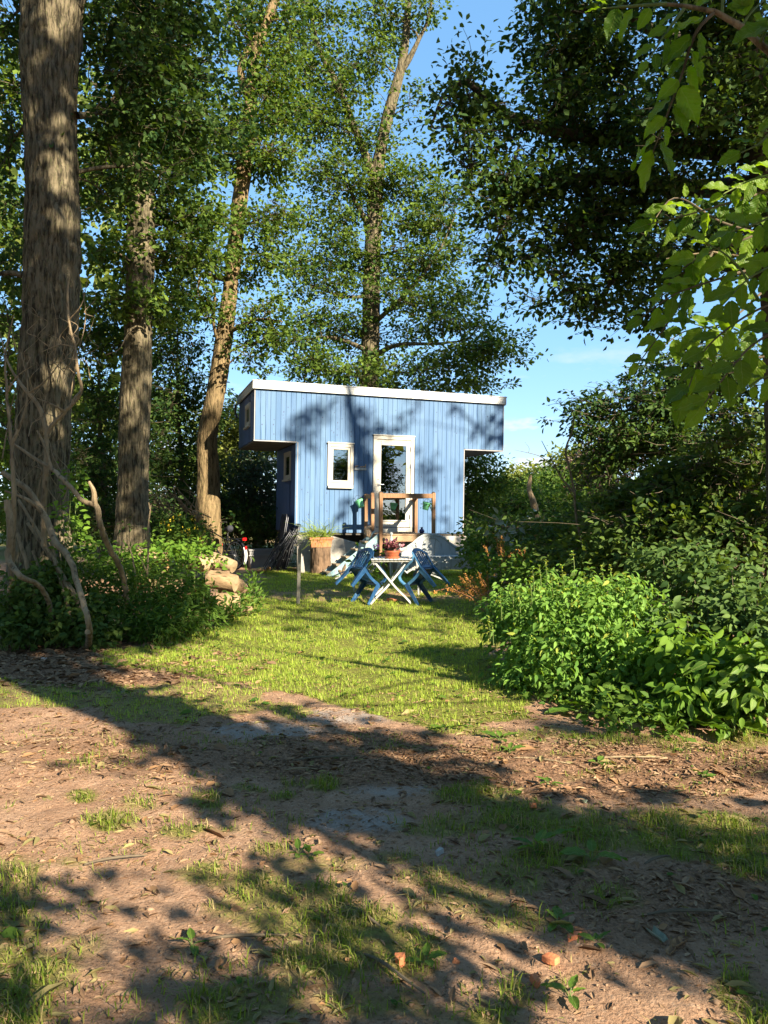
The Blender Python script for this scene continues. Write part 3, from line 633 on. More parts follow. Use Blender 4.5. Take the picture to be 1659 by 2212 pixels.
tree('oak_tree', 'straight grey-brown oak trunk, second from the left, behind the fern bushes', 'tree',
     [G4(284, Y2, .42), P4(285,1170,Y2,.36), P4(287,1080,Y2,.32), P4(291,900,Y2,.30), P4(294,832,Y2,.295), P4(299,690,Y2,.265), P4(304,560,Y2,.28), P4(305,476,Y2,.28), P4(306,330,Y2,.22), P4(300,100,Y2,.17), P4(310,-120,Y2,.12), P4(330,-350,Y2,.06)],
     [[P4(300,410,Y2,.12), P4(255,395,15.2,.09), P4(200,370,15,.05)], [P4(310,330,Y2,.12), P4(350,270,15.6,.09), P4(390,190,15.8,.07), P4(412,160,15.8,.05)], [P4(300,640,Y2,.05), P4(240,650,15.3,.03), P4(190,690,15,.02)]],
     [pxblob(355,450,80,45,16.2,.6,30), pxblob(380,350,70,60,15.6,1,36), pxblob(250,340,60,60,15.2,.9,28), pxblob(220,420,50,50,15,.8,22), pxblob(290,560,70,45,16.6,.5,18), pxblob(230,540,45,45,14.9,.7,18), pxblob(390,540,60,45,15.8,.8,26),
      pxblob(300,240,120,70,15.5,1.2,50), pxblob(330,120,140,80,15.6,1.3,55), pxblob(330,640,24,22,15.1,.3,5), pxblob(220,650,40,30,14.8,.6,12), pxblob(360,650,45,60,16,.8,18), pxblob(300,0,160,70,15.5,1.4,40), pxblob(420,470,50,40,16,.8,20), pxblob(240,760,30,60,16.5,.8,10), pxblob(20,200,60,150,16,1,40), pxblob(10,450,50,100,16,1,26)],
     'oak_leaf', .12, 42, sides=120, rings=330, amp=.045, seed=5, spread=.30, flare=.12)
Y3 = 19.0
tree('oak_tree', 'leaning sunlit oak trunk left of the blue wagon, bare below', 'tree',
     [G4(450, Y3, .36), P4(449,1110,Y3,.31), P4(450,1030,Y3,.27), P4(448,950,Y3,.245), P4(466,850,Y3,.225), P4(483,740,Y3,.205), P4(496,640,Y3,.195), P4(509,520,Y3,.20), P4(522,400,Y3,.19), P4(535,290,Y3,.17), P4(541,200,Y3,.15), P4(555,100,Y3,.13), P4(585,20,Y3,.10), P4(610,-120,Y3,.07)],
     [[P4(540,220,Y3,.10), P4(520,150,19,.09), P4(545,90,19,.08), P4(580,50,19.2,.06), P4(600,0,19.2,.05)], [P4(500,610,Y3,.06), P4(470,600,18.8,.05), P4(440,590,18.6,.035), P4(425,640,18.6,.02)], [P4(487,720,Y3,.07), P4(520,705,18.7,.05), P4(560,690,18.6,.035), P4(610,695,18.6,.02)],
      [P4(478,760,Y3,.05), P4(462,700,18.6,.04), P4(464,640,18.4,.03), P4(458,590,18.4,.015)]],
     [pxblob(500,310,110,62,18.6,1.2,56), pxblob(580,330,55,60,18.8,1,32), pxblob(560,230,80,70,19,1.2,50), pxblob(600,150,60,70,19.2,1,36), pxblob(540,60,90,70,19.2,1.3,44), pxblob(455,470,50,36,18.5,.7,16), pxblob(590,470,45,40,18.9,.8,20), pxblob(580,550,40,40,18.8,.7,14),
      pxblob(450,560,55,40,18.3,.8,22), pxblob(430,650,45,45,18.3,.8,18), pxblob(540,600,40,36,19.6,.4,12), pxblob(560,690,55,40,18.6,.8,20), pxblob(590,740,45,40,18.6,.7,16), pxblob(540,770,35,25,18.6,.6,8), pxblob(455,680,20,34,18.4,.4,5), pxblob(440,250,80,80,18.8,1.2,40), pxblob(620,250,40,60,19.2,.8,16), pxblob(545,480,24,40,18.6,.4,8), pxblob(620,40,60,60,19.4,1,22)],
     'oak_leaf', .12, 35, bark='bark_sunlit', sides=88, rings=300, amp=.034, seed=8, spread=.31, flare=.1)
Y4 = 23.0
tree('oak_tree', 'tall open oak rising directly behind the blue wagon roof', 'tree',
     [G4(800, Y4, .38), P4(800,960,Y4,.30), P4(801,840,Y4,.275), P4(801,700,Y4,.265), P4(803,600,Y4,.255), P4(806,520,Y4,.25), P4(810,450,Y4,.235), P4(812,400,Y4,.215), P4(818,350,Y4,.195), P4(832,275,Y4,.175), P4(852,200,Y4,.155), P4(870,130,Y4,.135), P4(878,60,Y4,.11), P4(882,-40,Y4,.08), P4(890,-200,Y4,.04)],
     [[P4(812,395,Y4,.13), P4(785,325,22.8,.115), P4(762,265,22.6,.10), P4(725,175,22.4,.09), P4(693,115,22.3,.075), P4(668,20,22.2,.05)], [P4(860,165,Y4,.10), P4(885,125,22.9,.085), P4(905,85,22.8,.06), P4(922,50,22.8,.05), P4(934,-10,22.8,.035)], [P4(905,88,22.8,.04), P4(898,70,22.8,.03), P4(884,60,22.8,.02)],
      [P4(803,500,Y4,.10), P4(778,455,22.7,.08), P4(755,410,22.5,.04)], [P4(806,700,Y4,.08), P4(850,660,22.4,.06), P4(900,610,22.2,.05), P4(950,540,22,.035), P4(985,460,22,.02)], [P4(806,770,Y4,.09), P4(860,745,22,.06), P4(950,742,21.6,.04), P4(1010,735,21.4,.02)],
      [P4(800,640,Y4,.06), P4(740,640,22.5,.04), P4(660,610,22.2,.02)], [P4(800,760,Y4,.08), P4(720,730,22.2,.05), P4(640,735,21.8,.03)], [P4(806,560,Y4,.05), P4(880,540,23.5,.03), P4(950,560,23.6,.02)]],
     [pxblob(900,800,180,38,21.8,1.6,70), pxblob(1040,765,75,32,21.2,1,34), pxblob(1060,730,40,25,21.2,.7,14), pxblob(690,800,110,35,21.8,1.4,44), pxblob(640,740,60,30,21.8,1,20), pxblob(960,690,110,30,21.8,1.4,46), pxblob(690,690,90,32,22,1.3,34), pxblob(880,640,120,32,22.2,1.5,46),
      pxblob(690,615,90,36,22.4,1.2,34), pxblob(990,630,60,24,21.8,.9,18), pxblob(870,570,120,36,22.6,1.5,46), pxblob(740,545,90,34,22.6,1.3,34), pxblob(950,560,70,30,22.4,1,22), pxblob(900,490,100,45,22.8,1.4,44), pxblob(720,470,80,38,22.6,1.2,34), pxblob(960,440,50,50,22.6,1,24), pxblob(800,405,100,40,22.8,1.4,40),
      pxblob(700,380,70,45,22.6,1.1,34), pxblob(890,400,70,50,23,1.2,34), pxblob(780,300,90,45,22.8,1.4,40), pxblob(690,270,80,60,22.5,1.3,44), pxblob(730,190,80,55,22.5,1.3,40), pxblob(660,150,60,70,22.4,1.2,34), pxblob(800,130,60,50,22.8,1.1,24), pxblob(680,50,80,55,22.3,1.2,36), pxblob(850,50,50,55,23,1,20), pxblob(800,20,60,40,22.8,1,18), pxblob(925,20,28,28,22.8,.6,8), pxblob(900,230,30,45,22.9,.6,9), pxblob(640,560,40,30,22.2,.7,10), pxblob(780,720,120,40,23.6,1.4,34), pxblob(790,840,200,22,22,1.3,34), pxblob(1010,835,60,20,21.4,.8,14)],
     'oak_leaf', .125, 37, flat=.22, sides=60, rings=260, amp=.03, seed=12, spread=.40, flare=.1)
Y5 = 9.8
tree('oak_tree', 'big dark oak overhanging from the right with long limbs across the sky', 'tree',
     [G4(1720, 8.2, .34), P4(1715,1050,8.2,.27), P4(1705,760,8.2,.25), P4(1690,520,8.2,.24), P4(1665,340,8.2,.22), P4(1640,180,8.2,.19), P4(1610,40,8.2,.165), P4(1580,-150,8.2,.12), P4(1560,-400,8.2,.06)],
     [[P4(1672,400,8.2,0.122), P4(1470,405,9.52,0.108), P4(1330,385,9.24,0.086), P4(1183,390,9.03,0.061), P4(1112,394,8.96,0.043), P4(1064,377,8.89,0.032), P4(1015,374,8.82,0.014)], [P4(1662,330,8.2,0.122), P4(1420,315,9.38,0.101), P4(1250,290,9.10,0.079), P4(1124,262,8.96,0.061), P4(1056,222,8.89,0.050), P4(1001,176,8.82,0.040), P4(977,186,8.82,0.029), P4(930,274,8.75,0.011)],
      [P4(1112,394,8.96,0.032), P4(1105,450,8.89,0.022), P4(1070,520,8.82,0.011)], [P4(1300,385,9.17,0.043), P4(1270,440,9.10,0.032), P4(1240,540,8.96,0.022), P4(1200,600,8.96,0.009)], [P4(1694,600,8.2,0.086), P4(1480,560,9.38,0.065), P4(1370,560,9.10,0.043), P4(1290,650,8.96,0.018)], [P4(1635,160,8.2,0.101), P4(1400,60,9.52,0.072), P4(1280,20,9.24,0.043), P4(1180,40,9.10,0.022)]],
     [pxblob(1350,140,140,110,9.38,0.75,66), pxblob(1480,250,120,140,8.0,0.75,81), pxblob(1240,110,75,90,9.10,0.68,40), pxblob(1180,60,40,70,9.10,0.52,18), pxblob(1220,230,70,60,9.03,0.60,32), pxblob(1330,300,110,70,9.24,0.68,52), pxblob(1240,390,80,55,9.10,0.60,34), pxblob(1380,440,110,80,9.24,0.68,56), pxblob(1270,490,70,60,9.03,0.60,32), pxblob(1185,530,50,55,8.96,0.45,22), pxblob(1145,420,50,55,8.96,0.45,20),
      pxblob(1060,400,55,40,8.82,0.38,16), pxblob(1075,475,40,45,8.82,0.38,13), pxblob(1068,560,32,32,8.82,0.30,9), pxblob(1000,330,50,55,8.82,0.38,12), pxblob(1060,250,55,45,8.89,0.38,15), pxblob(990,215,45,40,8.82,0.38,11), pxblob(1120,300,55,50,8.96,0.45,18), pxblob(1010,170,40,25,8.82,0.30,6), pxblob(1150,645,26,20,8.89,0.22,4), pxblob(1270,610,60,55,8.96,0.45,22), pxblob(1290,685,45,30,8.89,0.30,11), pxblob(1370,590,80,70,9.10,0.52,36), pxblob(1420,680,50,30,9.10,0.38,10), pxblob(1480,520,100,100,8.0,0.68,46), pxblob(1600,200,90,180,8.0,0.75,71), pxblob(1600,550,80,150,8.0,0.68,44), pxblob(1560,30,120,70,8.0,0.75,44), pxblob(1400,10,130,50,9.38,0.68,40), pxblob(1240,0,90,40,9.17,0.60,22)],
     'oak_leaf_shaded', .082, 34, bark='bark_dark', sides=64, rings=180, amp=.025, seed=21, spread=.18, wall_cull=True)  # dark bark stands in for the shade on trunk and limbs
# trees that stand behind and beside the camera: their shade, and their image in the panes, fall into the picture
tree('oak_tree', 'leaning oak behind the viewer whose trunk shadow crosses the bare soil', 'tree',
     [(5.8,-1.44,-.2,.50), (5.5,-1.55,1.5,.43), (5.1,-1.72,3.5,.40), (4.7,-1.9,5.5,.37), (4.2,-2.1,8,.30), (3.8,-2.2,11,.2), (3.5,-2.3,14.5,.06)], [],
     [(4.1,-1.3,5.3,1.0,.9,.6,26), (5.1,-1.2,3.0,.45,.4,.5,12), (4.5,-1.1,4.0,.7,.6,.5,18), (4.9,-2.4,4.4,.6,.5,.5,12), (5.6,-.9,4.6,.7,.6,.6,14), (5.2,-1.0,6.5,1.6,1.4,1.0,40), (3.2,-2.5,7.2,1.8,1.6,1.2,50), (5.0,-2.8,9,2.4,2.2,1.6,60), (3.4,-1.2,10,2.4,2.2,1.6,60), (3.9,-2.4,12.5,2.4,2.2,1.8,60), (2.2,-3.4,9.5,1.8,1.8,1.4,40), (2.9,1.0,8.2,1.2,1.3,1.0,80), (3.0,1.1,10.6,1.4,1.4,1.4,100), (2.9,1.2,13.4,1.4,1.4,1.4,80), (2.0,.6,7.4,1.0,.9,.7,24), (5.6,2.2,11.5,1.5,1.5,1.6,70), (5.8,2.5,14.6,1.5,1.5,1.5,60)],
     'shade_leaf', .20, 26, bark='bark_shade', sides=20, rings=40, amp=.02, seed=31, cull=True, spread=.45)
tree('oak_tree', 'wide oak behind the viewer, mirrored in the glass door of the wagon', 'tree',
     [(15.6,2.1,-.2,.46), (15.6,2.1,2,.38), (15.3,2.0,5,.34), (14.6,1.8,9,.28), (13.6,1.4,13,.2), (12.9,1.0,17,.07)], [],
     [(11.4,1.6,7.2,1.6,1.5,1.0,34), (9.6,.4,8.4,1.8,1.5,1.0,36), (12.4,1.8,10.5,2.4,2.2,1.6,80), (10.6,3.0,11,2.2,2.2,1.6,70), (13.6,2.2,13.5,2.6,2.4,1.8,90), (11.6,2.6,13.8,2.4,2.2,1.6,80), (14.6,.4,10,2.2,2.2,1.6,50), (12.6,.8,16.5,2.6,2.4,1.6,60), (15,1,14.5,2,2,1.5,40), (9.4,1.0,11.5,1.8,1.6,1.8,70), (9.8,2.2,14.5,2.0,1.8,1.6,70), (11.6,4.4,12.5,1.6,1.6,1.5,60)],
     'shade_leaf', .21, 26, bark='bark_shade', sides=20, rings=40, amp=.02, seed=32, cull=True, spread=.5)
tree('oak_tree', 'dense oak beyond the right edge of the picture shading the shrubs', 'tree',
     [(15,6.5,-.2,.48), (15,6.5,3,.40), (14.9,6.6,7,.34), (14.7,6.8,12,.24), (14.5,7,17,.08)], [],
     [(12.6,7.4,8,2.0,2.2,1.5,70), (14,8.4,10.5,2.6,2.6,1.8,100), (12.8,6.4,12,2.6,2.4,1.8,100), (15,6.4,13.5,2.8,2.6,2.0,100), (14,8.0,16,2.8,2.8,2.0,100), (11.4,5.2,9.5,1.6,1.8,1.4,30), (17,10,12,3,3,2.5,60)],
     'shade_leaf', .22, 28, bark='bark_shade', sides=20, rings=40, amp=.02, seed=33, cull=True, spread=.55)

# unseen wood closing the clearing, added to hold back sky light: it reads as one mass
rgw = np.random.default_rng(71); wp = []
for (x0, x1, y0, y1, z1, n) in ((-16, -8.5, -10, 15, 15, 9000), (-12, 3.5, -15, -6.5, 16, 8000), (3.5, 16, -18, -9, 17, 6000), (17, 26, -8, 22, 16, 7000), (-22, -9, 15, 34, 15, 5000)):
    q = np.c_[rgw.uniform(x0, x1, n), rgw.uniform(y0, y1, n), rgw.uniform(.2, 1, n) ** .8 * z1]; wp.append(q[fbm(q * .45, 3) > .48])
wp = np.concatenate(wp); wd = nrm(rgw.normal(0, 1, wp.shape)); ws = rgw.uniform(.4, .75, len(wp)); ok = ~(sunlit_cull(wp) | sunlit_cull(wp + wd * ws[:, None]) | sunlit_cull(wp + wd * ws[:, None] * .5)) & ((np.abs(wp[:, 0]) > wp[:, 1] * .54 + .8) | (wp[:, 1] > 16)); wp, wd, ws = wp[ok], wd[ok], ws[ok]
V, F = leaves_np(wp, wd, rgw.normal(0, .6, wp.shape) + np.array([0, 0, .6]), ws, 'oak')
tag(link('woodland', mesh_np('woodland', V, F, 'wood_leaf', rnd=np.repeat(rgw.random(len(wp)), 2))), 'dense wood added all round the clearing outside the picture', 'wood', kind='stuff')
# understory trees and hedges behind
def small_tree(label, u, Y, blobs, leaf, size, seed, per=34, kind='oval', bark='twig', spread=.34, cat='tree', name='understory_tree', group='undergrowth trees behind the wagon'):
    b = gat(u, Y); top = max(q[2] for q in blobs)
    tr = [(b[0], b[1], b[2] - .1, .09), (b[0] + .1, b[1], b[2] + (top - b[2]) * .35, .07), (b[0] - .05, b[1] + .1, b[2] + (top - b[2]) * .7, .045), (b[0], b[1], top, .012)]
    return tree(name, label, cat, tr, [], blobs, leaf, size, per, bark=bark, sides=12, rings=26, amp=.01, seed=seed, spread=spread, kind=kind, group=group, flare=.02, wall_cull=group == 'shrubs along the right side of the lawn')
small_tree('dark hazel thicket left of the thick left oak trunk', 20, 13, [pxblob(20,700,45,120,13,.9,30), pxblob(10,900,45,110,13,.9,34), pxblob(40,1060,50,80,13,.9,26)], 'hazel_leaf', .10, 41)
small_tree('shadowy hazel between the two leftmost oak trunks', 215, 17.5, [pxblob(210,720,50,80,17,1,40), pxblob(220,880,55,100,17.2,1,60), pxblob(200,1030,60,90,17,1,60), pxblob(230,1130,50,50,16.5,1,30)], 'oak_leaf_shaded', .11, 42)
small_tree('dark leafy hazel between the straight and the leaning oak trunks', 385, 21, [pxblob(380,780,70,80,20.6,1.2,60), pxblob(390,900,75,80,20.8,1.2,70), pxblob(380,1010,70,70,20.8,1.2,60), pxblob(400,1090,80,50,20.6,1.2,60), pxblob(360,680,55,60,20.5,1,34)], 'oak_leaf_shaded', .12, 43, spread=.4)
small_tree('sunlit pale green willow scrub seen under the left overhang of the wagon', 560, 26, [pxblob(530,930,60,60,25.5,1.5,70), pxblob(590,960,50,60,25.5,1.5,60), pxblob(500,1000,45,60,25,1.3,44), pxblob(480,930,30,60,25,1.2,26)], 'far_leaf', .13, 44, spread=.42)
small_tree('blue-green shrub with fine leaves between leaning oak and wagon', 545, 21.5, [pxblob(545,1020,55,45,21.5,1,60), pxblob(520,1080,60,50,21.3,1,60), pxblob(585,1080,40,60,21.4,.9,40)], 'blue_leaf', .10, 45, name='understory_shrub', cat='shrub')
small_tree('low dark bramble mass at the foot of the leaning oak', 520, 20.2, [pxblob(530,1140,70,40,20.4,.8,54), pxblob(400,1140,70,30,19.8,.8,40), pxblob(590,1150,30,40,20.5,.6,26), pxblob(340,1150,50,30,18.8,.7,26)], 'oak_leaf_shaded', .11, 46, name='bramble', cat='shrub')
small_tree('loose dark shrub with drooping sprays against the right wagon corner', 1015, 22, [pxblob(1020,1020,30,40,21.6,.8,26), pxblob(1040,1000,28,24,21.6,.7,14), pxblob(1015,1085,35,45,21.6,.8,34), pxblob(1060,1045,35,24,21.8,.7,18), pxblob(1010,1130,30,40,21.4,.7,22)], 'hazel_leaf', .11, 47)
small_tree('long clipped-looking dark hedge behind the weathered snag', 1150, 24, [pxblob(1090,1090,60,28,24,1.2,70), pxblob(1160,1095,60,26,24,1.2,70), pxblob(1230,1095,60,28,23.6,1.2,70), pxblob(1120,1130,80,30,23.4,1.2,70), pxblob(1220,1130,70,30,23,1.2,60)], 'hazel_leaf', .11, 48, name='hedge', cat='hedge', spread=.36)
FG = 'distant trees on the skyline'
small_tree('round light green tree far off, right of the dead twig', 1255, 48, [pxblob(1250,1010,42,36,48,2,90), pxblob(1262,1045,45,30,48,2,70), pxblob(1225,1060,30,24,48,2,40)], 'far_leaf', .26, 49, group=FG, name='distant_tree', spread=.7, bark='bark')
small_tree('pale green low tree far off, left of the weathered snag', 1120, 52, [pxblob(1115,1050,40,22,52,2,70), pxblob(1150,1040,28,22,52,2,40), pxblob(1085,1065,34,18,52,2,40)], 'far_leaf', .28, 50, group=FG, name='distant_tree', spread=.7, bark='bark')
small_tree('darker spiky tree far off between the two pale ones', 1190, 44, [pxblob(1190,1060,36,26,44,2,60), pxblob(1170,1045,20,16,44,1.5,20), pxblob(1205,1040,14,20,44,1.5,18)], 'hazel_leaf', .24, 51, group=FG, name='distant_tree', spread=.6, bark='bark')
small_tree('copper-leaved small tree at the right end of the skyline', 1315, 30, [pxblob(1310,1000,36,40,30,1.2,44), pxblob(1290,1055,22,18,30,1,18), pxblob(1340,960,40,40,30,1.2,36)], 'copper_leaf', .17, 52, group=FG, name='distant_tree', spread=.5)
small_tree('wide far treeline hidden behind the left trunks', 120, 40, [pxblob(60,980,120,70,38,2,120), pxblob(260,1010,120,60,38,2,120), pxblob(450,1010,100,50,38,2,90), pxblob(150,880,100,60,38,2,80), pxblob(330,900,90,60,38,2,80)], 'hazel_leaf', .26, 53, group=FG, name='distant_tree', spread=.8)
for k, (lab, u, Y, bl) in enumerate([('dark hedge at the wood edge behind the leftmost trunks', 60, 27, [(0,1120),(70,1110),(140,1120)]), ('shadowy hedge at the wood edge behind the straight oak', 270, 27, [(210,1115),(280,1110),(340,1120)]), ('thick hedge at the wood edge behind the leaning oak', 460, 28, [(410,1110),(480,1105),(545,1110),(600,1110)]), ('hedge beyond the wagon on its right side', 1060, 33, [(1010,1110),(1080,1105),(1150,1100),(1230,1100)]), ('hedge beyond the shrubs at the far right', 1450, 30, [(1300,1090),(1400,1080),(1500,1080),(1620,1080)])]):
    small_tree(lab, u, Y, [pxblob(a, b, 48, 44, Y, 1.4, 60) for a, b in bl], 'hazel_leaf', .15, 80 + k, name='hedge', cat='hedge', spread=.5, group='hedges closing the background')
# right side: shrubs between lawn edge and the big oak
RG = 'shrubs along the right side of the lawn'
small_tree('dark hawthorn under the big right oak, reaching towards the sky gap', 1480, 11.4, [pxblob(1300,905,50,40,11.4,.7,20), pxblob(1390,890,70,50,11.3,.8,36), pxblob(1265,872,34,16,11.4,.4,6), pxblob(1480,860,80,65,11.2,.8,48), pxblob(1360,965,80,40,11.2,.8,40), pxblob(1560,810,80,90,11,.8,50), pxblob(1620,950,80,90,10.8,.8,44), pxblob(1480,970,90,50,11,.8,46), pxblob(1430,790,45,24,11.4,.5,10), pxblob(1320,845,26,14,11.4,.3,4), pxblob(1370,825,24,12,11.4,.3,4), pxblob(1500,745,40,30,11.2,.5,10), pxblob(1245,905,22,12,11.4,.3,3), pxblob(1290,1000,50,26,11.6,.5,14)], 'oak_leaf_shaded', .082, 54, group=RG, name='hawthorn', spread=.26, per=40)
small_tree('leafy elder filling the right edge above the dead twigs', 1500, 9.6, [pxblob(1390,1060,90,60,10,.7,46), pxblob(1500,1060,100,80,9.6,.7,60), pxblob(1600,1060,90,90,9.2,.7,54), pxblob(1330,1120,70,50,10.4,.7,34), pxblob(1440,1150,100,60,9.4,.7,54), pxblob(1580,1180,100,80,8.8,.7,60), pxblob(1590,960,80,90,8.9,.6,44), pxblob(1500,960,60,60,9,.5,24)], 'shrub_leaf', .105, 55, group=RG, name='elder_shrub', spread=.24, per=34, cat='shrub')
small_tree('tangled green shrub right of the blue bench beneath the snag', 1120, 15, [pxblob(1060,1150,45,40,16,.7,30), pxblob(1130,1160,60,45,15,.7,44), pxblob(1210,1150,60,50,14,.7,44), pxblob(1280,1130,60,60,12.5,.7,44), pxblob(1180,1200,70,35,13,.6,40), pxblob(1290,1200,70,40,11.5,.6,40), pxblob(1040,1190,25,30,15.4,.4,14)], 'shrub_leaf', .10, 56, group=RG, name='tangled_shrub', spread=.26, cat='shrub')
bush('nettle_bush', 'large bright rounded nettle bush at the lawn edge, sunlit leaves hanging', 'bush',
     [pxblob(1230,1330,120,90,7.2,.75,170), pxblob(1140,1360,80,110,7.4,.6,110), pxblob(1330,1350,110,110,6.9,.7,170), pxblob(1240,1430,150,90,6.7,.65,190), pxblob(1390,1430,70,90,6.6,.6,100), pxblob(1130,1450,60,50,6.9,.4,50), pxblob(1080,1330,30,60,7.6,.4,26)],
     'nettle_leaf', .068, 17, 'nettle', seed=61, parts=280, droop=.55, group=None)
bush('leafy_shrub', 'dark shrub with round leaves directly right of the nettle bush', 'bush',
     [pxblob(1480,1250,100,80,7.6,.6,120), pxblob(1580,1280,110,90,7.0,.6,130), pxblob(1400,1240,60,60,8.2,.5,50), pxblob(1520,1350,110,60,6.6,.5,110), pxblob(1640,1350,80,80,6.2,.5,80)],
     'shrub_dark', .085, 9, 'broad', seed=62, parts=160, droop=.4, group=RG, stem_mat='twig')
bush('balsam_plant', 'sunlit plant with long pointed leaves and tiny yellow flowers, lower right', 'plant',
     [pxblob(1470,1430,70,50,6.0,.4,44), pxblob(1560,1450,80,50,5.7,.4,50), pxblob(1640,1440,60,60,5.5,.4,40), pxblob(1500,1490,90,30,5.7,.35,34), pxblob(1620,1500,60,30,5.4,.3,24)],
     'broad_leaf', .098, 10, 'broad', seed=63, part_mat='vein_broad', parts=200, droop=.7)
bush('weed_patch', 'low weeds with small leaves under the front of the nettle bush', 'weeds',
     [pxblob(1340,1510,90,26,5.9,.3,50), pxblob(1250,1500,60,30,6.2,.3,36), pxblob(1400,1550,60,20,5.5,.25,30), pxblob(1330,1555,50,14,5.5,.2,18), pxblob(1180,1490,40,30,6.4,.25,20)],
     'fern_leaf', .07, 6, 'oval', seed=64, droop=.2)
bush('fern_bush', 'lush green bush in half sun in front of the log pile', 'bush',
     [pxblob(330,1270,110,60,10.0,.6,150), pxblob(400,1310,70,60,9.8,.5,110), pxblob(290,1330,90,50,9.4,.5,120), pxblob(220,1230,60,40,9.8,.5,60), pxblob(350,1350,70,30,9.2,.4,70), pxblob(440,1330,40,40,10,.3,40)],
     'fern_leaf', .085, 12, 'lance', seed=65, droop=.25, parts=200)
bush('dark_bush', 'shaded bush around the foot of the leftmost oak', 'bush',
     [pxblob(60,1290,90,60,9.0,.5,110), pxblob(150,1320,80,60,9.0,.5,110), pxblob(40,1350,80,40,8.7,.4,80), pxblob(200,1360,60,30,8.8,.35,50), pxblob(130,1250,60,40,9.2,.4,50)],
     'shrub_leaf', .085, 11, 'oval', seed=66, droop=.35, parts=160)
bush('vine_patch', 'yellow-green leaves spilling over the log pile in the sun', 'plant',
     [pxblob(350,1190,60,22,12.2,.5,40), pxblob(410,1195,50,22,12.4,.5,36), pxblob(300,1215,50,24,11.8,.4,34), pxblob(450,1210,30,14,12.3,.3,14), pxblob(250,1215,40,30,11.4,.4,24)],
     'broad_leaf', .09, 8, 'oval', seed=67, droop=.2)
bush('hazel_sprout', 'yellowish sapling leaves right behind the pale dead branches', 'plant',
     [pxblob(150,1040,28,30,9.0,.3,12), pxblob(145,1110,30,40,9.0,.3,14), pxblob(170,1170,40,40,9.2,.3,20)], 'broad_leaf', .08, 6, 'oval', seed=68, droop=.2)
loosest = bush('loosestrife', 'leafy flowering plant with yellow blossoms beside the bicycle', 'plant',
     [pxblob(400,1150,45,24,14.5,.4,46), pxblob(440,1165,30,24,14.3,.35,30), pxblob(360,1150,30,20,14.6,.4,24), pxblob(425,1185,35,16,14,.3,24)], 'fern_leaf', .10, 8, 'lance', seed=69, droop=.1)
bush('lawn_edge_weeds', 'tall grass and bindweed in front of the split log', 'weeds',
     [pxblob(510,1330,30,24,10.8,.2,26), pxblob(540,1300,26,26,11.2,.2,22), pxblob(545,1255,20,18,12.4,.2,14), pxblob(480,1345,30,20,10.6,.2,22)], 'fern_leaf', .10, 7, 'lance', seed=70, droop=-.4)

# ------------------------------------------------------------------ the blue wagon (local x along the facade, y into the house, z up)
house = thing('tiny_house', 'blue boarded tiny house on wheels with overhanging upper ends', 'tiny house', HO, rot=(0, R(.88), HA))
X0, X1, XL, XR, ZS, ZB, ZT, DEP = -3.06, 3.02, -2.08, 1.98, 3.113, 1.057, 4.25, 2.62
def hb(name, mat, lo, hi, parent=house, bevel=0):
    return MB().b2(lo, hi).build(name, mat, parent, bevel=bevel)
# shell (behind the boards), interior faces dark
DX0, DX1, DZ0, DZ1 = -.31, .70, 1.20, 3.33          # door casing
WX0, WX1, WZ0, WZ1 = -1.40, -.79, 2.13, 3.10        # front window casing
sh = MB()
for lo, hi in (((XL+.03,.025,ZB+.02),(WX0+.05,.06,ZT)), ((WX0+.05,.025,ZB+.02),(WX1-.05,.06,WZ0+.05)), ((WX0+.05,.025,WZ1-.05),(WX1-.05,.06,ZT)), ((WX1-.05,.025,ZB+.02),(DX0+.05,.06,ZT)), ((DX0+.05,.025,DZ1-.05),(DX1-.05,.06,ZT)),
               ((DX1-.05,.025,ZB+.02),(XR-.03,.06,ZT)), ((X0+.03,.025,ZS+.02),(XL+.03,.06,ZT)), ((XR-.03,.025,ZS+.02),(X1-.03,.06,ZT)), ((DX0+.05,.025,ZB+.02),(DX1-.05,.06,DZ0+.04))): sh.b2(lo, hi)
sh.build('sheathing', 'blue_backing', house)
ro = MB()
for lo, hi in (((XL+.03,.065,ZB+.03),(XR-.03,DEP-.08,ZB+.08)), ((XL+.05,1.75,ZB+.09),(XR-.05,1.80,ZT-.02)), ((XL+.06,.07,ZT-.08),(XR-.06,1.74,ZT-.03))): ro.b2(lo, hi)
ro.build('room_lining', 'room_dark', house)
# facade boards
pitch = (X1 - X0) / 53.0
rb = random.Random(3)
for i in range(53):
    a = X0 + i * pitch + .0028; b = a + pitch - .0056; c = (a + b) / 2
    z0 = ZB if XL - .02 < c < XR + .02 else ZS
    segs = [(z0, ZT)]
    if DX0 + .03 < c < DX1 - .03: segs = [(DZ1 - .04, ZT)]
    elif WX0 + .03 < c < WX1 - .03: segs = [(z0, WZ0 + .03), (WZ1 - .03, ZT)]
    m = ('blue_board', 'blue_board_b', 'blue_board_c')[rb.choice((0, 0, 1, 1, 2))]
    for s0, s1 in segs:
        dz = rb.uniform(-.003, .003) if s0 == z0 else 0
        off = rb.uniform(0, .0025)
        o = MB().b2((a, -off, s0 + dz), (b, .02, s1)).build('board', m, house, bevel=.0025)
        if rb.random() < .75:
            kb = MB()
            for _ in range(rb.randint(1, 3)):
                kz = rb.uniform(s0 + .1, s1 - .1) if s1 - s0 > .4 else (s0 + s1) / 2; kx = rb.uniform(a + .02, b - .02); r = rb.uniform(.006, .012)
                kb.lathe([(r, 0), (r, .0012)], (kx, -off - .0001, kz), 8, [[1, 0, 0], [0, 0, -1], [0, 1.5, 0]])
            kb.build('knot', 'knot', o)['kind'] = 'stuff'
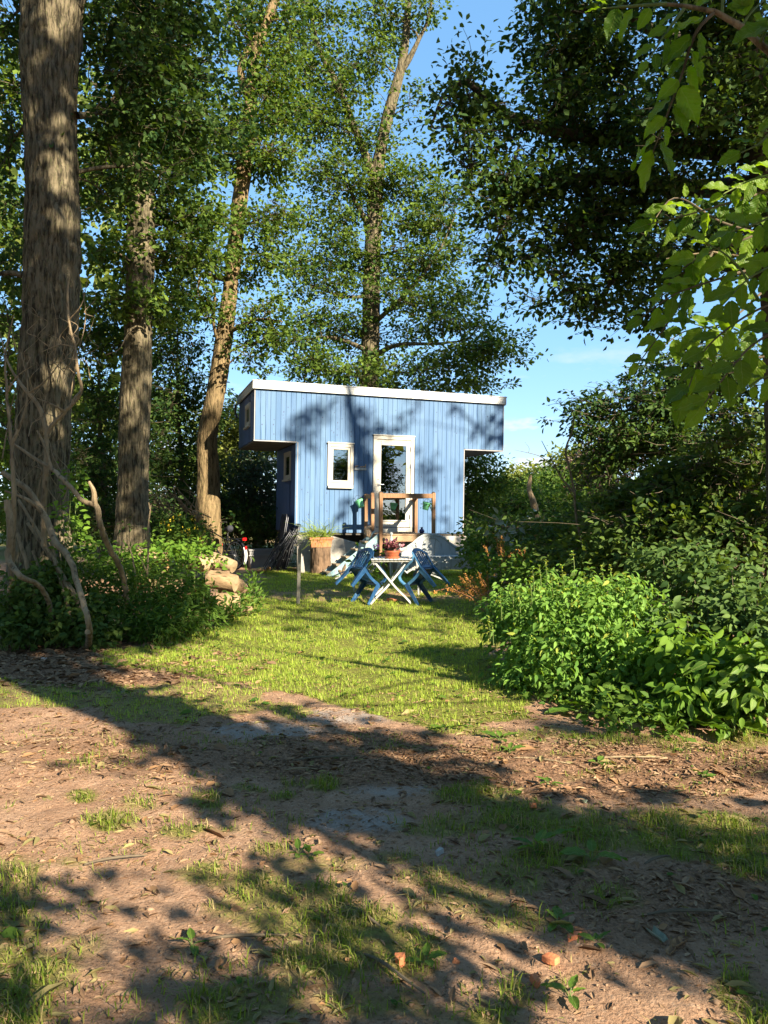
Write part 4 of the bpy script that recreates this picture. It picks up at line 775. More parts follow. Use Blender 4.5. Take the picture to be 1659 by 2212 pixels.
# corner trims
for x, z0, s in ((X0, ZS, -1), (XL, ZB, -1), (XR, ZB, 1), (X1, ZS, 1)):
    hb('corner_trim', 'corner_trim', (x - .024 if s < 0 else x + .004, -.008, z0 - .008), (x - .004 if s < 0 else x + .024, .03, (ZS - .012) if z0 == ZB else ZT))
for a, b in ((X0 - .03, XL - .04), (XR + .04, X1 + .03)): hb('edge_trim', 'corner_trim', (a, -.010, ZS - .03), (b, .02, ZS - .006))
# end walls: plain painted sheets
def end_panels(x, z0, z1, out, win=None):
    xs = (x - .02, x + .005) if out < 0 else (x - .005, x + .02); ys = [.032, .90, 1.76, DEP]
    for k in range(3):
        a, b = ys[k], ys[k+1] - .004
        if win and a < (win[0] + win[1]) / 2 < b:
            for lo, hi in (((a, z0), (win[0], z1)), ((win[1], z0), (b, z1)), ((win[0], z0), (win[1], win[2])), ((win[0], win[3]), (win[1], z1))):
                hb('wall_panel', 'blue_panel', (xs[0], lo[0], lo[1]), (xs[1], hi[0], hi[1]))
        else: hb('wall_panel', 'blue_panel', (xs[0], a, z0), (xs[1], b, z1))
def side_window(x, y0, y1, z0, z1, blind_or_dark):
    w = hb('window', 'white_paint', (x - .05, y0, z1 - .07), (x - .018, y1, z1))
    for lo, hi in (((y0, z0 + .06), (y0 + .07, z1 - .07)), ((y1 - .07, z0 + .06), (y1, z1 - .07)), ((y0, z0), (y1, z0 + .06))): hb('frame', 'white_paint', (x - .048, lo[0], lo[1]), (x - .017, hi[0], hi[1]), w)
    hb('sill', 'white_paint', (x - .085, y0 - .03, z0 - .045), (x - .017, y1 + .03, z0 - .003), w)
    for lo, hi in (((y0 + .075, z0 + .065), (y0 + .11, z1 - .075)), ((y1 - .11, z0 + .065), (y1 - .075, z1 - .075)), ((y0 + .11, z0 + .065), (y1 - .11, z0 + .10)), ((y0 + .11, z1 - .11), (y1 - .11, z1 - .075))): hb('sash', 'white_paint', (x - .04, lo[0], lo[1]), (x - .012, hi[0], hi[1]), w)
    hb('pane', 'glass', (x - .022, y0 + .11, z0 + .10), (x - .016, y1 - .11, z1 - .11), w)
    hb('blind_or_dark', 'wood_blind' if blind_or_dark else 'room_dark', (x + .01, y0 + .02, z0 + .02), (x + .02, y1 - .02, z1 - .02), w)  # without a slatted wood one, a dark sheet stands in for the unlit room
LW = (.62, 1.34, 3.50, 4.02); RW = (.72, 1.50, 2.30, 2.95)
end_panels(X0, ZS, ZT, -1, LW); side_window(X0, *LW, False)
end_panels(XL, ZB, ZS - .035, -1, RW); side_window(XL, *RW, True)
end_panels(X1, ZS, ZT, 1); end_panels(XR, ZB, ZS - .035, 1)
for k in range(4):
    y0 = .03 + k * .65
    hb('soffit_panel', 'soffit', (X0, y0, ZS - .032), (XL - .045, y0 + .645, ZS - .005)); hb('soffit_panel', 'soffit', (XR + .045, y0, ZS - .032), (X1, y0 + .645, ZS - .005))
bw = MB(); bw.b2((X0, DEP, ZS), (X1, DEP + .03, ZT)); bw.b2((XL, DEP, ZB), (XR, DEP + .03, ZS - .004)); bw.build('back_wall', 'blue_panel', house)
MB().b2((XL, .03, ZB - .05), (XR, DEP, ZB + .018)).build('floor_plate', 'chassis', house)
# roof and metal edge
rf = hb('roof', 'roof_metal', (X0 - .03, -.03, ZT + .004), (X1 + .03, DEP + .06, ZT + .165))
fc = hb('fascia', 'fascia_metal', (X0 - .075, -.062, ZT - .012), (X1 + .06, -.036, ZT + .15), rf, bevel=.004)
hb('fascia', 'fascia_metal', (X0 - .075, -.034, ZT - .03), (X0 - .05, DEP + .08, ZT + .15), rf, bevel=.004)
hb('fascia', 'fascia_metal', (X1 + .036, -.034, ZT - .03), (X1 + .06, DEP + .08, ZT + .15), rf, bevel=.004)
MB().prism([(0, 0), (.05, 0), (.05, .022), (0, .03)], (X0 - .085, -.072, ZT + .152), (0, 1, 0), (0, 0, 1), X1 - X0 + .155).build('roof_edge', 'fascia_metal', rf, bevel=.003)
hb('roof_edge', 'fascia_metal', (X0 - .085, -.02, ZT + .152), (X0 - .04, DEP + .09, ZT + .176), rf, bevel=.003)
for k in range(8):
    MB().lathe([(.012, 0), (.011, .004), (.005, .007)], (X0 + .1 + k * .83, -.0625, ZT + .06), 10, [[1, 0, 0], [0, 0, -1], [0, 1, 0]]).build('rivet', 'steel', fc)
MB().tube([(X0 - .1, DEP + .1, ZT), (X0 - .1, DEP + .12, ZT - .2), (X0 - .06, DEP + .1, ZT - .35)], .03, 10, 8).build('downpipe', 'grey_tube', rf, smooth=True)
# front window
w = hb('window', 'white_paint', (WX0, -.035, WZ1 - .07), (WX1, .015, WZ1), bevel=.003)
for lo, hi in (((WX0, WZ0 + .07), (WX0 + .07, WZ1 - .072)), ((WX1 - .07, WZ0 + .07), (WX1, WZ1 - .072)), ((WX0, WZ0), (WX1, WZ0 + .068))): hb('frame', 'white_paint', (lo[0], -.033, lo[1]), (hi[0], .015, hi[1]), w, .003)
a, b, c, d = WX0 + .078, WX1 - .078, WZ0 + .078, WZ1 - .08
for lo, hi in (((a, c), (a + .05, d)), ((b - .05, c), (b, d)), ((a + .05, c), (b - .05, c + .05)), ((a + .05, d - .05), (b - .05, d))): hb('sash', 'white_paint', (lo[0], -.022, lo[1]), (hi[0], .03, hi[1]), w, .003)
hb('sill', 'white_paint', (WX0 + .01, -.075, WZ0 - .055), (WX1 - .01, -.004, WZ0 - .003), w, .004)
hb('cap', 'white_paint', (WX0 - .015, -.055, WZ1 + .002), (WX1 + .015, .01, WZ1 + .028), w, .003)
hb('pane', 'glass', (a + .05, .005, c + .05), (b - .05, .011, d - .05), w)
for z in (c + .12, d - .12): hb('hinge', 'steel', (a - .012, -.034, z - .03), (a + .004, -.024, z + .03), w)
# door
dr = hb('door', 'white_paint', (DX0 + .085, -.012, DZ0 + .005), (DX0 + .195, .03, DZ1 - .085), bevel=.003)     # lock stile, the rest of the leaf are its children
a, b, c, d = DX0 + .085, DX1 - .085, DZ0 + .005, DZ1 - .085
hb('stile', 'white_paint', (b - .11, -.012, c), (b, .03, d), dr, .003)
hb('rail', 'white_paint', (a + .112, -.011, d - .13), (b - .112, .03, d), dr, .003); hb('rail', 'white_paint', (a + .112, -.011, c), (b - .112, .03, c + .14), dr, .003)
hb('pane', 'glass', (a + .11, .008, c + .14), (b - .11, .014, d - .13), dr)
hb('sill', 'white_paint', (a + .06, -.035, c + .135), (b - .06, -.013, c + .158), dr, .003)
for lo, hi in (((DX0, DZ0 - .01), (DX0 + .08, DZ1 - .082)), ((DX1 - .08, DZ0 - .01), (DX1, DZ1 - .082)), ((DX0, DZ1 - .08), (DX1, DZ1))): hb('door_frame', 'white_paint', (lo[0], -.035, lo[1]), (hi[0], .022, hi[1]), dr, .003)
hb('cap', 'white_paint', (DX0 - .015, -.055, DZ1 + .002), (DX1 + .015, .01, DZ1 + .026), dr, .003)
hb('threshold', 'white_paint', (DX0 + .02, -.03, ZB + .012), (DX1 - .02, .022, DZ0 - .014), dr, .003)
k = MB(); k.lathe([(.024, 0), (.024, .01), (.012, .012)], (a + .05, -.0125, c + 1.12), 14, [[1,0,0],[0,0,-1],[0,1,0]]); k.build('lock', 'steel', dr, True)
k = MB(); k.b2((a + .03, -.02, c + .93), (a + .07, -.0125, c + 1.02)); k.tube([(a + .05, -.018, c + .985), (a + .05, -.055, c + .985), (a + .07, -.06, c + .985), (a + .17, -.06, c + .985)], .010, 8); k.build('handle', 'steel', dr, True)
for z in (c + .25, c + 1.45, c + 1.85): hb('hinge', 'steel', (b - .006, -.045, z - .05), (b + .012, -.0352, z + .05), dr)
# chassis and wheels under the floor
ch = MB()
for y in (.45, 2.1): ch.b2((XL + .05, y - .05, ZB - .22), (XR - .05, y + .05, ZB - .052))
for x in (-1.9, 0, 1.8): ch.b2((x - .05, .2, ZB - .30), (x + .05, 2.4, ZB - .222))
ch.build('chassis_beam', 'chassis', house)
for x in (-.4, .5):
    for y in (.55, 2.0):
        wl_ = MB().lathe([(.08,-.09),(.26,-.09),(.31,-.06),(.31,.06),(.26,.09),(.08,.09)], (x, y, .18 + .31), 24, [[1,0,0],[0,0,1],[0,-1,0]]).build('wheel', 'rubber', house, True)
for x in (-1.95, 1.85):
    for y in (.3, 2.3): MB().bar((x, y, .15), (x, y, ZB - .055), .07, .07).build('support_leg', 'chassis', house)
MB().b2((XR - .12, -.03, ZB - .10), (XR + .03, .01, ZB - .052)).build('tail_light_bar', 'red_paint', house)
# grey-white tarpaulin skirt
def tarp(label, x0, x1, topf, yf, seed, name='tarpaulin'):
    nx_, nz_ = 70, 22; V = []
    for i in range(nx_):
        s = i / (nx_ - 1); x = x0 + (x1 - x0) * s; zt = topf(s); zb = .16
        for j in range(nz_):
            q = j / (nz_ - 1); z = zt + (zb - zt) * q
            n = float(vnoise(np.array([[x * 5 + seed, z * 1.2, 0]]))[0] - .5) * .07 + float(vnoise(np.array([[x * 14 + seed, z * 5, 2]]))[0] - .5) * .025
            V.append((x, yf(s, q) + n * (.3 + q), z))
    V = np.array(V); i = (np.arange(nx_ - 1)[:, None] * nz_ + np.arange(nz_ - 1)[None]).ravel()
    o = link(name, mesh_np('tarpaulin', V, np.c_[i, i + nz_, i + nz_ + 1, i + 1], 'tarp', smooth=True)); o.location = HO; o.rotation_euler = house.rotation_euler
    so_ = o.modifiers.new('thick', 'SOLIDIFY'); so_.thickness = .006
    tag(o, label, 'tarpaulin', 'tarpaulins hung under the wagon floor')
tarp('crumpled grey tarpaulin under the wagon left of the stairs', -2.1, -.72, lambda s: 1.0 - .16 * max(0, s - .55) / .45, lambda s, q: -.05 - .16 * q - .10 * math.sin(s * 3.1) * q, 3)
tarp('grey tarpaulin stretched behind the white bench to the wagon corner', .05, 2.06, lambda s: 1.0 - .12 * max(0, .3 - s) / .3, lambda s, q: -.04 - .10 * q, 9)
tarp('pale tarpaulin in the shade behind the stair treads', -.74, .02, lambda s: .72 - .12 * math.sin(s * 3.14), lambda s, q: -.02 - .06 * q, 5)
HM = np.array([[HX[0], HY[0], 0], [HX[1], HY[1], 0], [0, 0, 1.]])
def hw(x, y, z=0.): return HO + HX * x + HY * y + np.array([0, 0, z])
def hthing(name, label, cat, x, y, z=0., rz=0., group=None): return thing(name, label, cat, hw(x, y, z), HA + rz, group)

# curtain inside the door
cv = MB(); cu = []
nu, nvv = 26, 20
for i in range(nu):
    s = i / (nu - 1)
    for j in range(nvv):
        q = j / (nvv - 1); x = .02 + .62 * s; hang = .28 + 1.0 * s ** 1.6
        cu.append((x + .03 * q * (1 - s), .09 + .025 * math.sin(s * 34) * (1 - .3 * q) + .02 * q, 3.22 - hang * q))
cu = np.array(cu); i = (np.arange(nu - 1)[:, None] * nvv + np.arange(nvv - 1)[None]).ravel()
o = link('curtain', mesh_np('curtain', cu, np.c_[i, i + nvv, i + nvv + 1, i + 1], 'curtain_cloth', smooth=True)); o.location = HO; o.rotation_euler = house.rotation_euler
tag(o, 'white curtain gathered to one side behind the door glass', 'curtain')

# bird board on the wall
t = hthing('bird_ornament', 'small driftwood ledge with carved birds beside the door', 'ornament', -.58, -.003, 2.55)
MB().b2((-.14, -.03, -.03), (.14, -.003, .025)).build('ledge', 'weathered_white', t, bevel=.004)
for x, s in ((-.09, 1.), (.02, .8), (.09, .9)):
    MB().tube([(x - .045*s, -.017, .028), (x - .02*s, -.017, .045*s + .01), (x + .01*s, -.017, .05*s + .01), (x + .03*s, -.017, .062*s + .01), (x + .05*s, -.017, .055*s + .01)], [.004, .016*s, .014*s, .010*s, .002], 8, 14).build('bird', 'drift_wood', t, True)
MB().bar((.12, -.017, .02), (.13, -.017, .11), .02, .012).build('peg', 'drift_wood', t)

# ------------------------------------------------------------------ deck, stairs
TZ = 1.09
deck = hthing('porch', 'brown timber porch with railings in front of the glass door', 'porch', 0, 0, 0)
PX0, PX1, PY0, PY1 = -.47, .76, -.09, -1.22
def post(x, y, z0, z1, w=.075, parent=deck):
    p = MB(); p.b2((x - w/2, y - w/2, z0), (x + w/2, y + w/2, z1)); o = p.build('post', 'deck_wood', parent, bevel=.006)
    MB().lathe([(.036, 0), (.036, .012), (.02, .022), (.004, .026)], (x, y, z1 + .001), 10).build('post_cap', 'grey_tube', o, True)
for x, y in ((PX0, PY0), (PX1, PY0), (PX0, PY1), (PX1, PY1)): post(x, y, .1, 1.975 if y == PY1 else 1.96)
post(PX0, -.60, 1.12, 1.98)
MB().b2((PX0 + .04, PY1 - .035, 1.855), (PX1 - .04, PY1 + .012, 1.955)).build('top_rail', 'deck_wood', deck, bevel=.006)
MB().b2((PX1 - .02, PY1 + .05, 1.86), (PX1 + .025, PY0 - .05, 1.95)).build('side_rail', 'deck_wood', deck, bevel=.006)
MB().b2((PX0 - .025, -.56, 1.86), (PX0 + .02, PY0 - .05, 1.95)).build('side_rail', 'deck_wood', deck, bevel=.006)
MB().b2((PX0 + .04, PY1 - .02, TZ - .19), (PX1 - .04, PY1 + .03, TZ - .055)).build('joist', 'deck_plank', deck, bevel=.005)
MB().b2((PX0 + .04, PY0 - .03, TZ - .19), (PX1 - .04, PY0 + .02, TZ - .055)).build('joist', 'deck_plank', deck, bevel=.005)
for x in (PX0 - .01, PX1 + .01): MB().b2((x - .02, PY1 + .04, TZ - .19), (x + .02, PY0 - .04, TZ - .055)).build('joist', 'deck_plank', deck, bevel=.005)
for k in range(8):
    y = PY0 - .05 - k * .14
    MB().b2((PX0 - .01 if 0 < k < 7 else PX0 + .045, y - .132, TZ - .05), (PX1 + .01 if 0 < k < 7 else PX1 - .045, y, TZ - .022 + rb.uniform(-.003, .003))).build('deck_board', 'deck_plank', deck, bevel=.004)
MB().prism([(0, 0), (.07, 0), (0, -.09)], (PX1 - .05, PY0 - .02, 1.86), (-1, 0, 0), (0, 0, 1), .03).build('brace', 'deck_wood', deck)

st = hthing('stairs', 'weathered turquoise wooden stairs leading up to the porch', 'stairs', 0, 0, 0)
A = np.array([-.46, 0, 1.10]); B = np.array([-1.66, 0, .17])
for y in (-1.16, -.66):
    d = nrm(B - A); a = A + np.array([0, y, .03]); b = B + np.array([0, y, .03])
    MB().prism([(A[0] + .02, 1.13), (A[0] + .02, .86), (B[0] + .30, .16), (B[0] - .02, .16), (B[0] - .02, .19)], (0, y + .02, 0), (1, 0, 0), (0, 0, 1), .04).build('stringer', 'stair_paint', st, bevel=.004)
for k in range(5):
    q = (k + .9) / 5.6; x = A[0] + (B[0] - A[0]) * q - .02; z = 1.075 + (.17 - 1.075) * q - .015
    MB().b2((x - .13, -1.135, z - .035), (x + .12, -.705, z)).build('tread', 'tread_wood', st, bevel=.005)
    MB().b2((x + .085, -1.13, z - .16), (x + .105, -.71, z - .037)).build('riser', 'stair_paint', st)

def pot(name, label, loc, r0, r1, h, mat, group=None, rot=None, rim=.012):
    t = thing(name, label, 'pot', loc, group=group, rot=rot)
    MB().lathe([(r0*.98, 0), (r0, .004), (r1, h - .03), (r1 + rim, h - .028), (r1 + rim, h), (r1, h), (r1 - .006, h - .02), (r0*.8, .02)], (0, 0, 0), 24).build('pot', mat, t, True)
    MB().lathe([(r1 - .012, h - .04), (r1 - .02, h - .028), (.005, h - .022)], (0, 0, 0), 16).build('soil', 'soil', t, True)
    return t
def sprigs(t, n, L, leaf, size, mat, seed, spread=.8, z=0., kind='oval', droop=.3, per=6, name='leaves', flat=False):
    rg = np.random.default_rng(seed); dirs = nrm(np.c_[rg.normal(0, spread, (n, 2)), np.abs(rg.normal(.9, .3, n))]); ends = dirs * (L * rg.uniform(.5, 1.1, n))[:, None] + np.array([0, 0, z]); ends[:, 2] -= droop * (ends[:, 0]**2 + ends[:, 1]**2) / max(L, .01)
    s0 = np.c_[rg.normal(0, .02, (n, 2)), np.full(n, z)]
    q = np.stack([s0, s0*.5 + ends*.5 + np.array([0, 0, .15*L]), ends], 1); V, F = tubes_np(q, np.full((n, 3), .003) * np.array([1, .8, .5]), 4)
    link('stems', mesh_np('stems', V, F, 'green_stem'), t)
    idx = np.repeat(np.arange(n), per); f = rg.uniform(.35, 1.05, len(idx))[:, None]; P = s0[idx] * (1 - f) + ends[idx] * f + np.array([0, 0, 1]) * (.15 * L * 4 * f * (1 - f)) * .5
    D = rg.normal(0, .6, P.shape) + dirs[idx] * .8 + np.array([0, 0, -.1]); N = rg.normal(0, .4, P.shape) + np.array([0, -.3, .9]); S = size * rg.uniform(.6, 1.2, len(P))
    V, F = leaves_np(P, D, N, S, kind); link(name, mesh_np(name, V, F, mat, rnd=np.repeat(np.clip(rg.normal(.5, .3, len(P)), 0, 1), 2)), t)
# green pots hung on the rail
g1 = pot('flower_pot', 'mint green pot tilted on the left railing post', hw(PX0 - .14, PY0 - .12, 1.66), .065, .085, .17, 'mint_pot', 'mint green pots hung on the railing', rot=(R(-12), R(-22), 0)); sprigs(g1, 6, .14, 'x', .05, 'fern_leaf', 81, z=.14)
g2 = pot('flower_pot', 'mint green pot hanging below the right end of the front rail', hw(PX1 - .16, PY1 + .10, 1.60), .065, .085, .17, 'mint_pot', 'mint green pots hung on the railing', rot=(R(6), R(14), 0)); sprigs(g2, 9, .2, 'x', .05, 'fern_leaf', 82, z=.15, droop=1.4, spread=1.2)
for g, h in ((g1, .30), (g2, .25)): MB().tube([(-.08, 0, .155), (-.05, 0, h - .03), (0, 0, h), (.05, 0, h - .03), (.08, 0, .155)], .004, 6, 14).build('wire_handle', 'grey_tube', g)
v = thing('vase', 'small round cobalt blue vase on the porch corner', 'vase', hw(PX1 - .22, PY1 + .16, TZ - .018))
MB().lathe([(.035, 0), (.058, .03), (.062, .055), (.045, .09), (.022, .105), (.022, .125), (.034, .14), (.028, .14), (.016, .125), (.016, .10)], (0, 0, 0), 24).build('body', 'cobalt_glass', v, True)
o = MB().lathe([(.16, 0), (.18, .012), (.17, .02), (.02, .022)], (0, 0, 0), 24).build('door_mat', 'drift_wood', None, True); o.location = hw(.3, -.55, TZ - .016); o.scale = (1.5, .8, 1); tag(o, 'flat brown oval mat lying before the glass door', 'mat')
dw = MB().tube([(0, 0, 0), (.03, 0, .06), (-.02, .01, .12), (.04, 0, .18), (.09, 0, .22)], [.09, .08, .06, .05, .01], 12, 18).build('driftwood', 'drift_wood', None, True); dw.location = hw(-.60, -.62, 1.02); tag(dw, 'knobbly wood lump on the top stair tread', 'driftwood')
dw = MB(); dw.tube([(0, 0, 0), (.01, 0, .10), (.0, .01, .18), (.03, 0, .26), (.04, 0, .32)], [.07, .05, .036, .026, .003], 14, 30); dw.tube([(0, 0, .03), (-.05, 0, .12), (-.09, .01, .17), (-.10, .0, .19)], [.035, .035, .028, .006], 10, 16)
p = gat(742, 15.9); o = dw.build('driftwood', 'drift_wood', None, True); o.location = p + np.array([0, 0, -.01]); tag(o, 'pointed piece of driftwood standing at the foot of the stairs', 'driftwood')

# ------------------------------------------------------------------ stump with planter
sp = hw(-1.62, -.42); sp[2] = gz(0, sp[1])
V, F = trunk_np([(0,0,-.03,.235),(0,0,.15,.22),(0,0,.35,.215),(0,0,.59,.215)], 72, 40, .03, 4)
s_ = thing('tree_stump', 'upright bark-covered stump carrying the terracotta planter', 'stump', sp)
link('bark', mesh_np('bark', V, F, 'stump_bark', smooth=True), s_); MB().lathe([(.19, .56), (.20, .585), (.01, .588)], (0, 0, 0), 20).build('cut_face', 'log_end', s_, True)
pl = thing('planter', 'long terracotta planter with straggly grassy plant on the stump', 'planter', sp + np.array([.0, 0, .592]), HA)
def frustum(a0, b0, a1, b1, z0, z1): return [(-a0,-b0,z0),(a0,-b0,z0),(a0,b0,z0),(-a0,b0,z0),(-a1,-b1,z1),(a1,-b1,z1),(a1,b1,z1),(-a1,b1,z1)], [(0,3,2,1),(0,1,5,4),(1,2,6,5),(2,3,7,6),(3,0,4,7)]
bx = MB(); bx.add(*frustum(.22, .085, .25, .10, 0, .20)); bx.build('trough', 'terracotta', pl)
rim = MB()
for lo, hi in (((-.27,-.12,.165),(.27,-.098,.215)), ((-.27,.098,.165),(.27,.12,.215)), ((-.27,-.098,.165),(-.248,.098,.215)), ((.248,-.098,.165),(.27,.098,.215))): rim.b2(lo, hi)
rim.build('rim', 'terracotta', pl, bevel=.004); MB().b2((-.245,-.095,.14),(.245,.095,.18)).build('soil', 'soil', pl)
rg = np.random.default_rng(5); n = 230; s0 = np.c_[rg.uniform(-.22, .22, n), rg.uniform(-.08, .08, n), np.full(n, .17)]; dd = np.c_[rg.normal(-.25, .5, n), rg.normal(-.15, .35, n), rg.uniform(.15, .9, n)]
e = s0 + dd * rg.uniform(.26, .60, n)[:, None]; dr_ = rg.random(n) < .45; e[dr_, 2] -= rg.uniform(.1, .35, dr_.sum()); md = s0*.45 + e*.55 + np.array([0, 0, .09])
V, F = tubes_np(np.stack([s0, md, e], 1), np.full((n, 3), .0048) * np.array([1, .9, .3]), 3); link('grass_leaves', mesh_np('grass_leaves', V, F, 'grass_blade', rnd=np.repeat(rg.random(n), 6)), pl)
P = e[::2]; V, F = leaves_np(P, rg.normal(0, 1, P.shape), rg.normal(0, 1, P.shape), np.full(len(P), .03)); link('seed_heads', mesh_np('seed_heads', V, F, 'pale_leaf', rnd=np.repeat(rg.random(len(P)), 2)), pl)

# ------------------------------------------------------------------ white settle bench
BX, BY = -.30, -2.05
bz = float(gz(0, 16.2)); bench = hthing('garden_bench', 'weathered white settle with arched camelback, in front of the porch', 'bench', BX, BY, bz)
BL, BD = 1.78, .56
prof = [(0, .25), (BL, .25), (BL, .56), (BL-.12, .57), (BL-.30, .62), (BL-.46, .72), (BL-.58, .82), (BL-.70, .885), (BL/2+.08, .905), (BL/2-.08, .905), (.70, .885), (.58, .82), (.46, .72), (.30, .62), (.12, .57), (0, .56)]
MB().prism(prof, (0, BD, 0), (1, 0, 0), (0, 0, 1), .03).build('back_panel', 'weathered_white', bench, bevel=.006)
mo = [(x, z - .045) for x, z in prof[3:15]]; MB().tube([(x, BD - .033, z) for x, z in mo], .012, 8, 60).build('moulding', 'weathered_groove', bench, True)
ar = [(BL/2-.20, .36), (BL/2-.20, .66)] + [(BL/2 + .20*math.cos(t_), .66 + .14*math.sin(t_)) for t_ in np.linspace(math.pi, 0, 12)] + [(BL/2+.20, .66), (BL/2+.20, .36)]
MB().prism(ar, (0, BD - .031, 0), (1, 0, 0), (0, 0, 1), .014).build('arched_panel', 'weathered_white', bench, bevel=.004)
MB().tube([(x, BD - .046, z) for x, z in ar[1:-1]], .010, 8, 40).build('arch_moulding', 'weathered_groove', bench, True)
for k in range(4): MB().b2((0.03, .01 + k*.135, .405), (BL - .03, .138 + k*.135, .43)).build('seat_board', 'weathered_white', bench, bevel=.004)
MB().b2((.06, -.005, .15), (BL - .06, .02, .40)).build('apron', 'weathered_white', bench, bevel=.004)
for x in (.12, BL/2 + .05):
    for lo, hi in (((x, .20), (x + BL/2 - .20, .215)), ((x, .33), (x + BL/2 - .20, .345))): MB().b2((lo[0], -.016, lo[1]), (hi[0], -.006, hi[1])).build('apron_moulding', 'weathered_groove', bench)
def turned(x, y, h, fin=True):
    pr = [(.034, 0), (.034, .42), (.024, .44), (.036, .48), (.038, h - .16), (.026, h - .10), (.018, h - .07), (.034, h - .045), (.038, h - .02), (.028, h + .005), (.004, h + .014)]
    MB().lathe(pr, (x, y, 0), 14).build('post', 'weathered_white', bench, True)
turned(-.02, BD + .01, .93); turned(BL + .02, BD + .01, .93); turned(-.02, .0, .70); turned(BL + .02, .0, .70)
for x in (-.02, BL + .02):
    MB().b2((x - .012, .04, .30), (x + .012, BD - .035, .60)).build('arm_panel', 'weathered_white', bench, bevel=.004); MB().b2((x - .03, .035, .602), (x + .03, BD - .035, .635)).build('armrest', 'weathered_white', bench, bevel=.006)

# ------------------------------------------------------------------ table and tipped chairs
tp = gpx(843, 1302); TT = thing('folding_table', 'white slatted folding table with crossed legs on the grass', 'table', tp, R(4))
TW, TD, TH = .66, .58, .73
for k in range(11):
    x = -TW/2 + k * TW/11; MB().b2((x + .004, -TD/2, TH - .018), (x + TW/11 - .004, TD/2, TH + rb.uniform(-.001, .001))).build('slat', 'table_slat', TT, bevel=.003)
for y in (-TD/2 + .05, TD/2 - .05): MB().b2((-TW/2 + .01, y - .014, TH - .046), (TW/2 - .01, y + .014, TH - .019)).build('rail', 'table_slat', TT)
for s in (-1, 1):
    for y in (-TD/2 + .085 + (.03 if s > 0 else 0), TD/2 - .085 - (.03 if s > 0 else 0)):
        MB().sweep([(s*(TW/2 - .06), y, TH - .05), (s*.12, y, .50), (-s*.10, y, .24), (-s*.26, y, .08), (-s*(TW/2 - .0), y, 0)], .022, .030, (0, 1, 0), 16).build('leg', 'white_metal', TT)
    MB().tube([(-s*.24, -TD/2 + .08, .10), (-s*.24, TD/2 - .08, .10)], .009, 6).build('crossbar', 'white_metal', TT)
hp = pot('flower_pot', 'brown-red bowl with purple heuchera on the white folding table', tp + np.array([.03, -.12, TH + .004]), .085, .125, .125, 'glazed_red', rim=.010)
MB().lathe([(.095, 0), (.115, .002), (.12, .035), (.112, .035), (.10, .012)], (0, 0, -.002), 24).build('saucer', 'glazed_red', hp, True); sprigs(hp, 44, .21, 'x', .085, 'heuchera_leaf', 91, z=.10, per=3, spread=.55, droop=.35)

def plastic_chair(label, loc, yaw, tilt, group, light):
    root = thing('plastic_chair', label, 'chair', loc, group=group, rot=None)
    root.rotation_euler = (Matrix.Rotation(yaw, 3, 'Z') @ Matrix.Rotation(tilt, 3, 'Y')).to_euler()
    root.scale = (.92, .92, .92)
    o = np.array([-.26, 0, 0])                                     # origin at the front feet
    f = lambda P: [tuple(np.array(p) + o) for p in P]
    W = .24
    seat = MB()
    for k in range(7):
        y = -.195 + k*.065; seat.sweep(f([(.22, y, .40), (.20, y, .425), (.10, y, .415), (-.08, y, .395), (-.20, y, .40), (-.225, y, .43)]), .052, .008, (0, 1, 0), 14)
    seat.sweep(f([(.20, -.22, .418), (.205, 0, .430), (.20, .22, .418)]), .07, .010, (1, 0, 0), 8); seat.sweep(f([(-.19, -.22, .40), (-.19, 0, .395), (-.19, .22, .40)]), .07, .010, (1, 0, 0), 8)
    seat.build('seat', 'blue_plastic', root, True)
    back = MB()
    for k in range(5):
        y = -.13 + k*.065; back.sweep(f([(-.215, y, .44), (-.235, y*1.05, .55), (-.255, y*1.05, .66), (-.275, y, .75)]), .038, .009, (0, 1, 0), 10)
    back.sweep(f([(-.275, -.20, .71), (-.285, -.10, .775), (-.288, 0, .79), (-.285, .10, .775), (-.275, .20, .71)]), .075, .013, (0, 0, 1), 18)
    back.sweep(f([(-.212, -.2, .445), (-.222, 0, .45), (-.212, .2, .445)]), .06, .010, (0, 0, 1), 8)
    back.build('backrest', 'blue_plastic', root, True)
    for s in (-1, 1):
        a = MB(); a.sweep(f([(-.278, s*.195, .745), (-.262, s*.225, .67), (-.20, s*.25, .635), (-.05, s*.262, .625), (.12, s*.262, .62), (.195, s*.258, .60), (.22, s*.252, .55), (.215, s*.24, .44)]), [.06,.07,.075,.078,.078,.078,.08,.10], .014, (0, 1, 0), 30)
        a.sweep(f([(-.215, s*.215, .40), (-.25, s*.222, .55), (-.272, s*.205, .70)]), .045, .014, (0, 1, 0), 10)
        a.build('armrest', light, root, True)
        for fx, x0, x1 in ((1, .20, .26), (-1, -.20, -.215)):
            l_ = MB(); l_.sweep(f([(x0, s*.225, .43), (x0 + (x1 - x0)*.5, s*.245, .2), (x1, s*.262, 0)]), [.095, .07, .05], .010, (1, 0, 0), 8); l_.sweep(f([(x0 + fx*.030, s*.205, .42), (x0 + (x1-x0)*.5 + fx*.026, s*.225, .2), (x1 + fx*.018, s*.245, .0)]), [.075, .055, .04], .010, (0, 1, 0), 8)
            l_.build('leg', light if fx < 0 else 'blue_plastic', root, True)
        ap = MB(); ap.sweep(f([(.20, s*.222, .405), (.0, s*.222, .385), (-.20, s*.222, .40)]), .05, .008, (0, 0, 1), 8); ap.build('side_rail', light, root, True)
    return root
lp = gpx(777, 1303); rp = gpx(919, 1304)
PC = 'blue plastic chairs tipped against the table'
plastic_chair('dark blue plastic armchair tipped against the left side of the table', lp, R(36), R(45), PC, 'blue_plastic')
plastic_chair('sun-bleached blue plastic armchair tipped against the right side of the table', rp, R(147), R(45), PC, 'bleached_plastic')
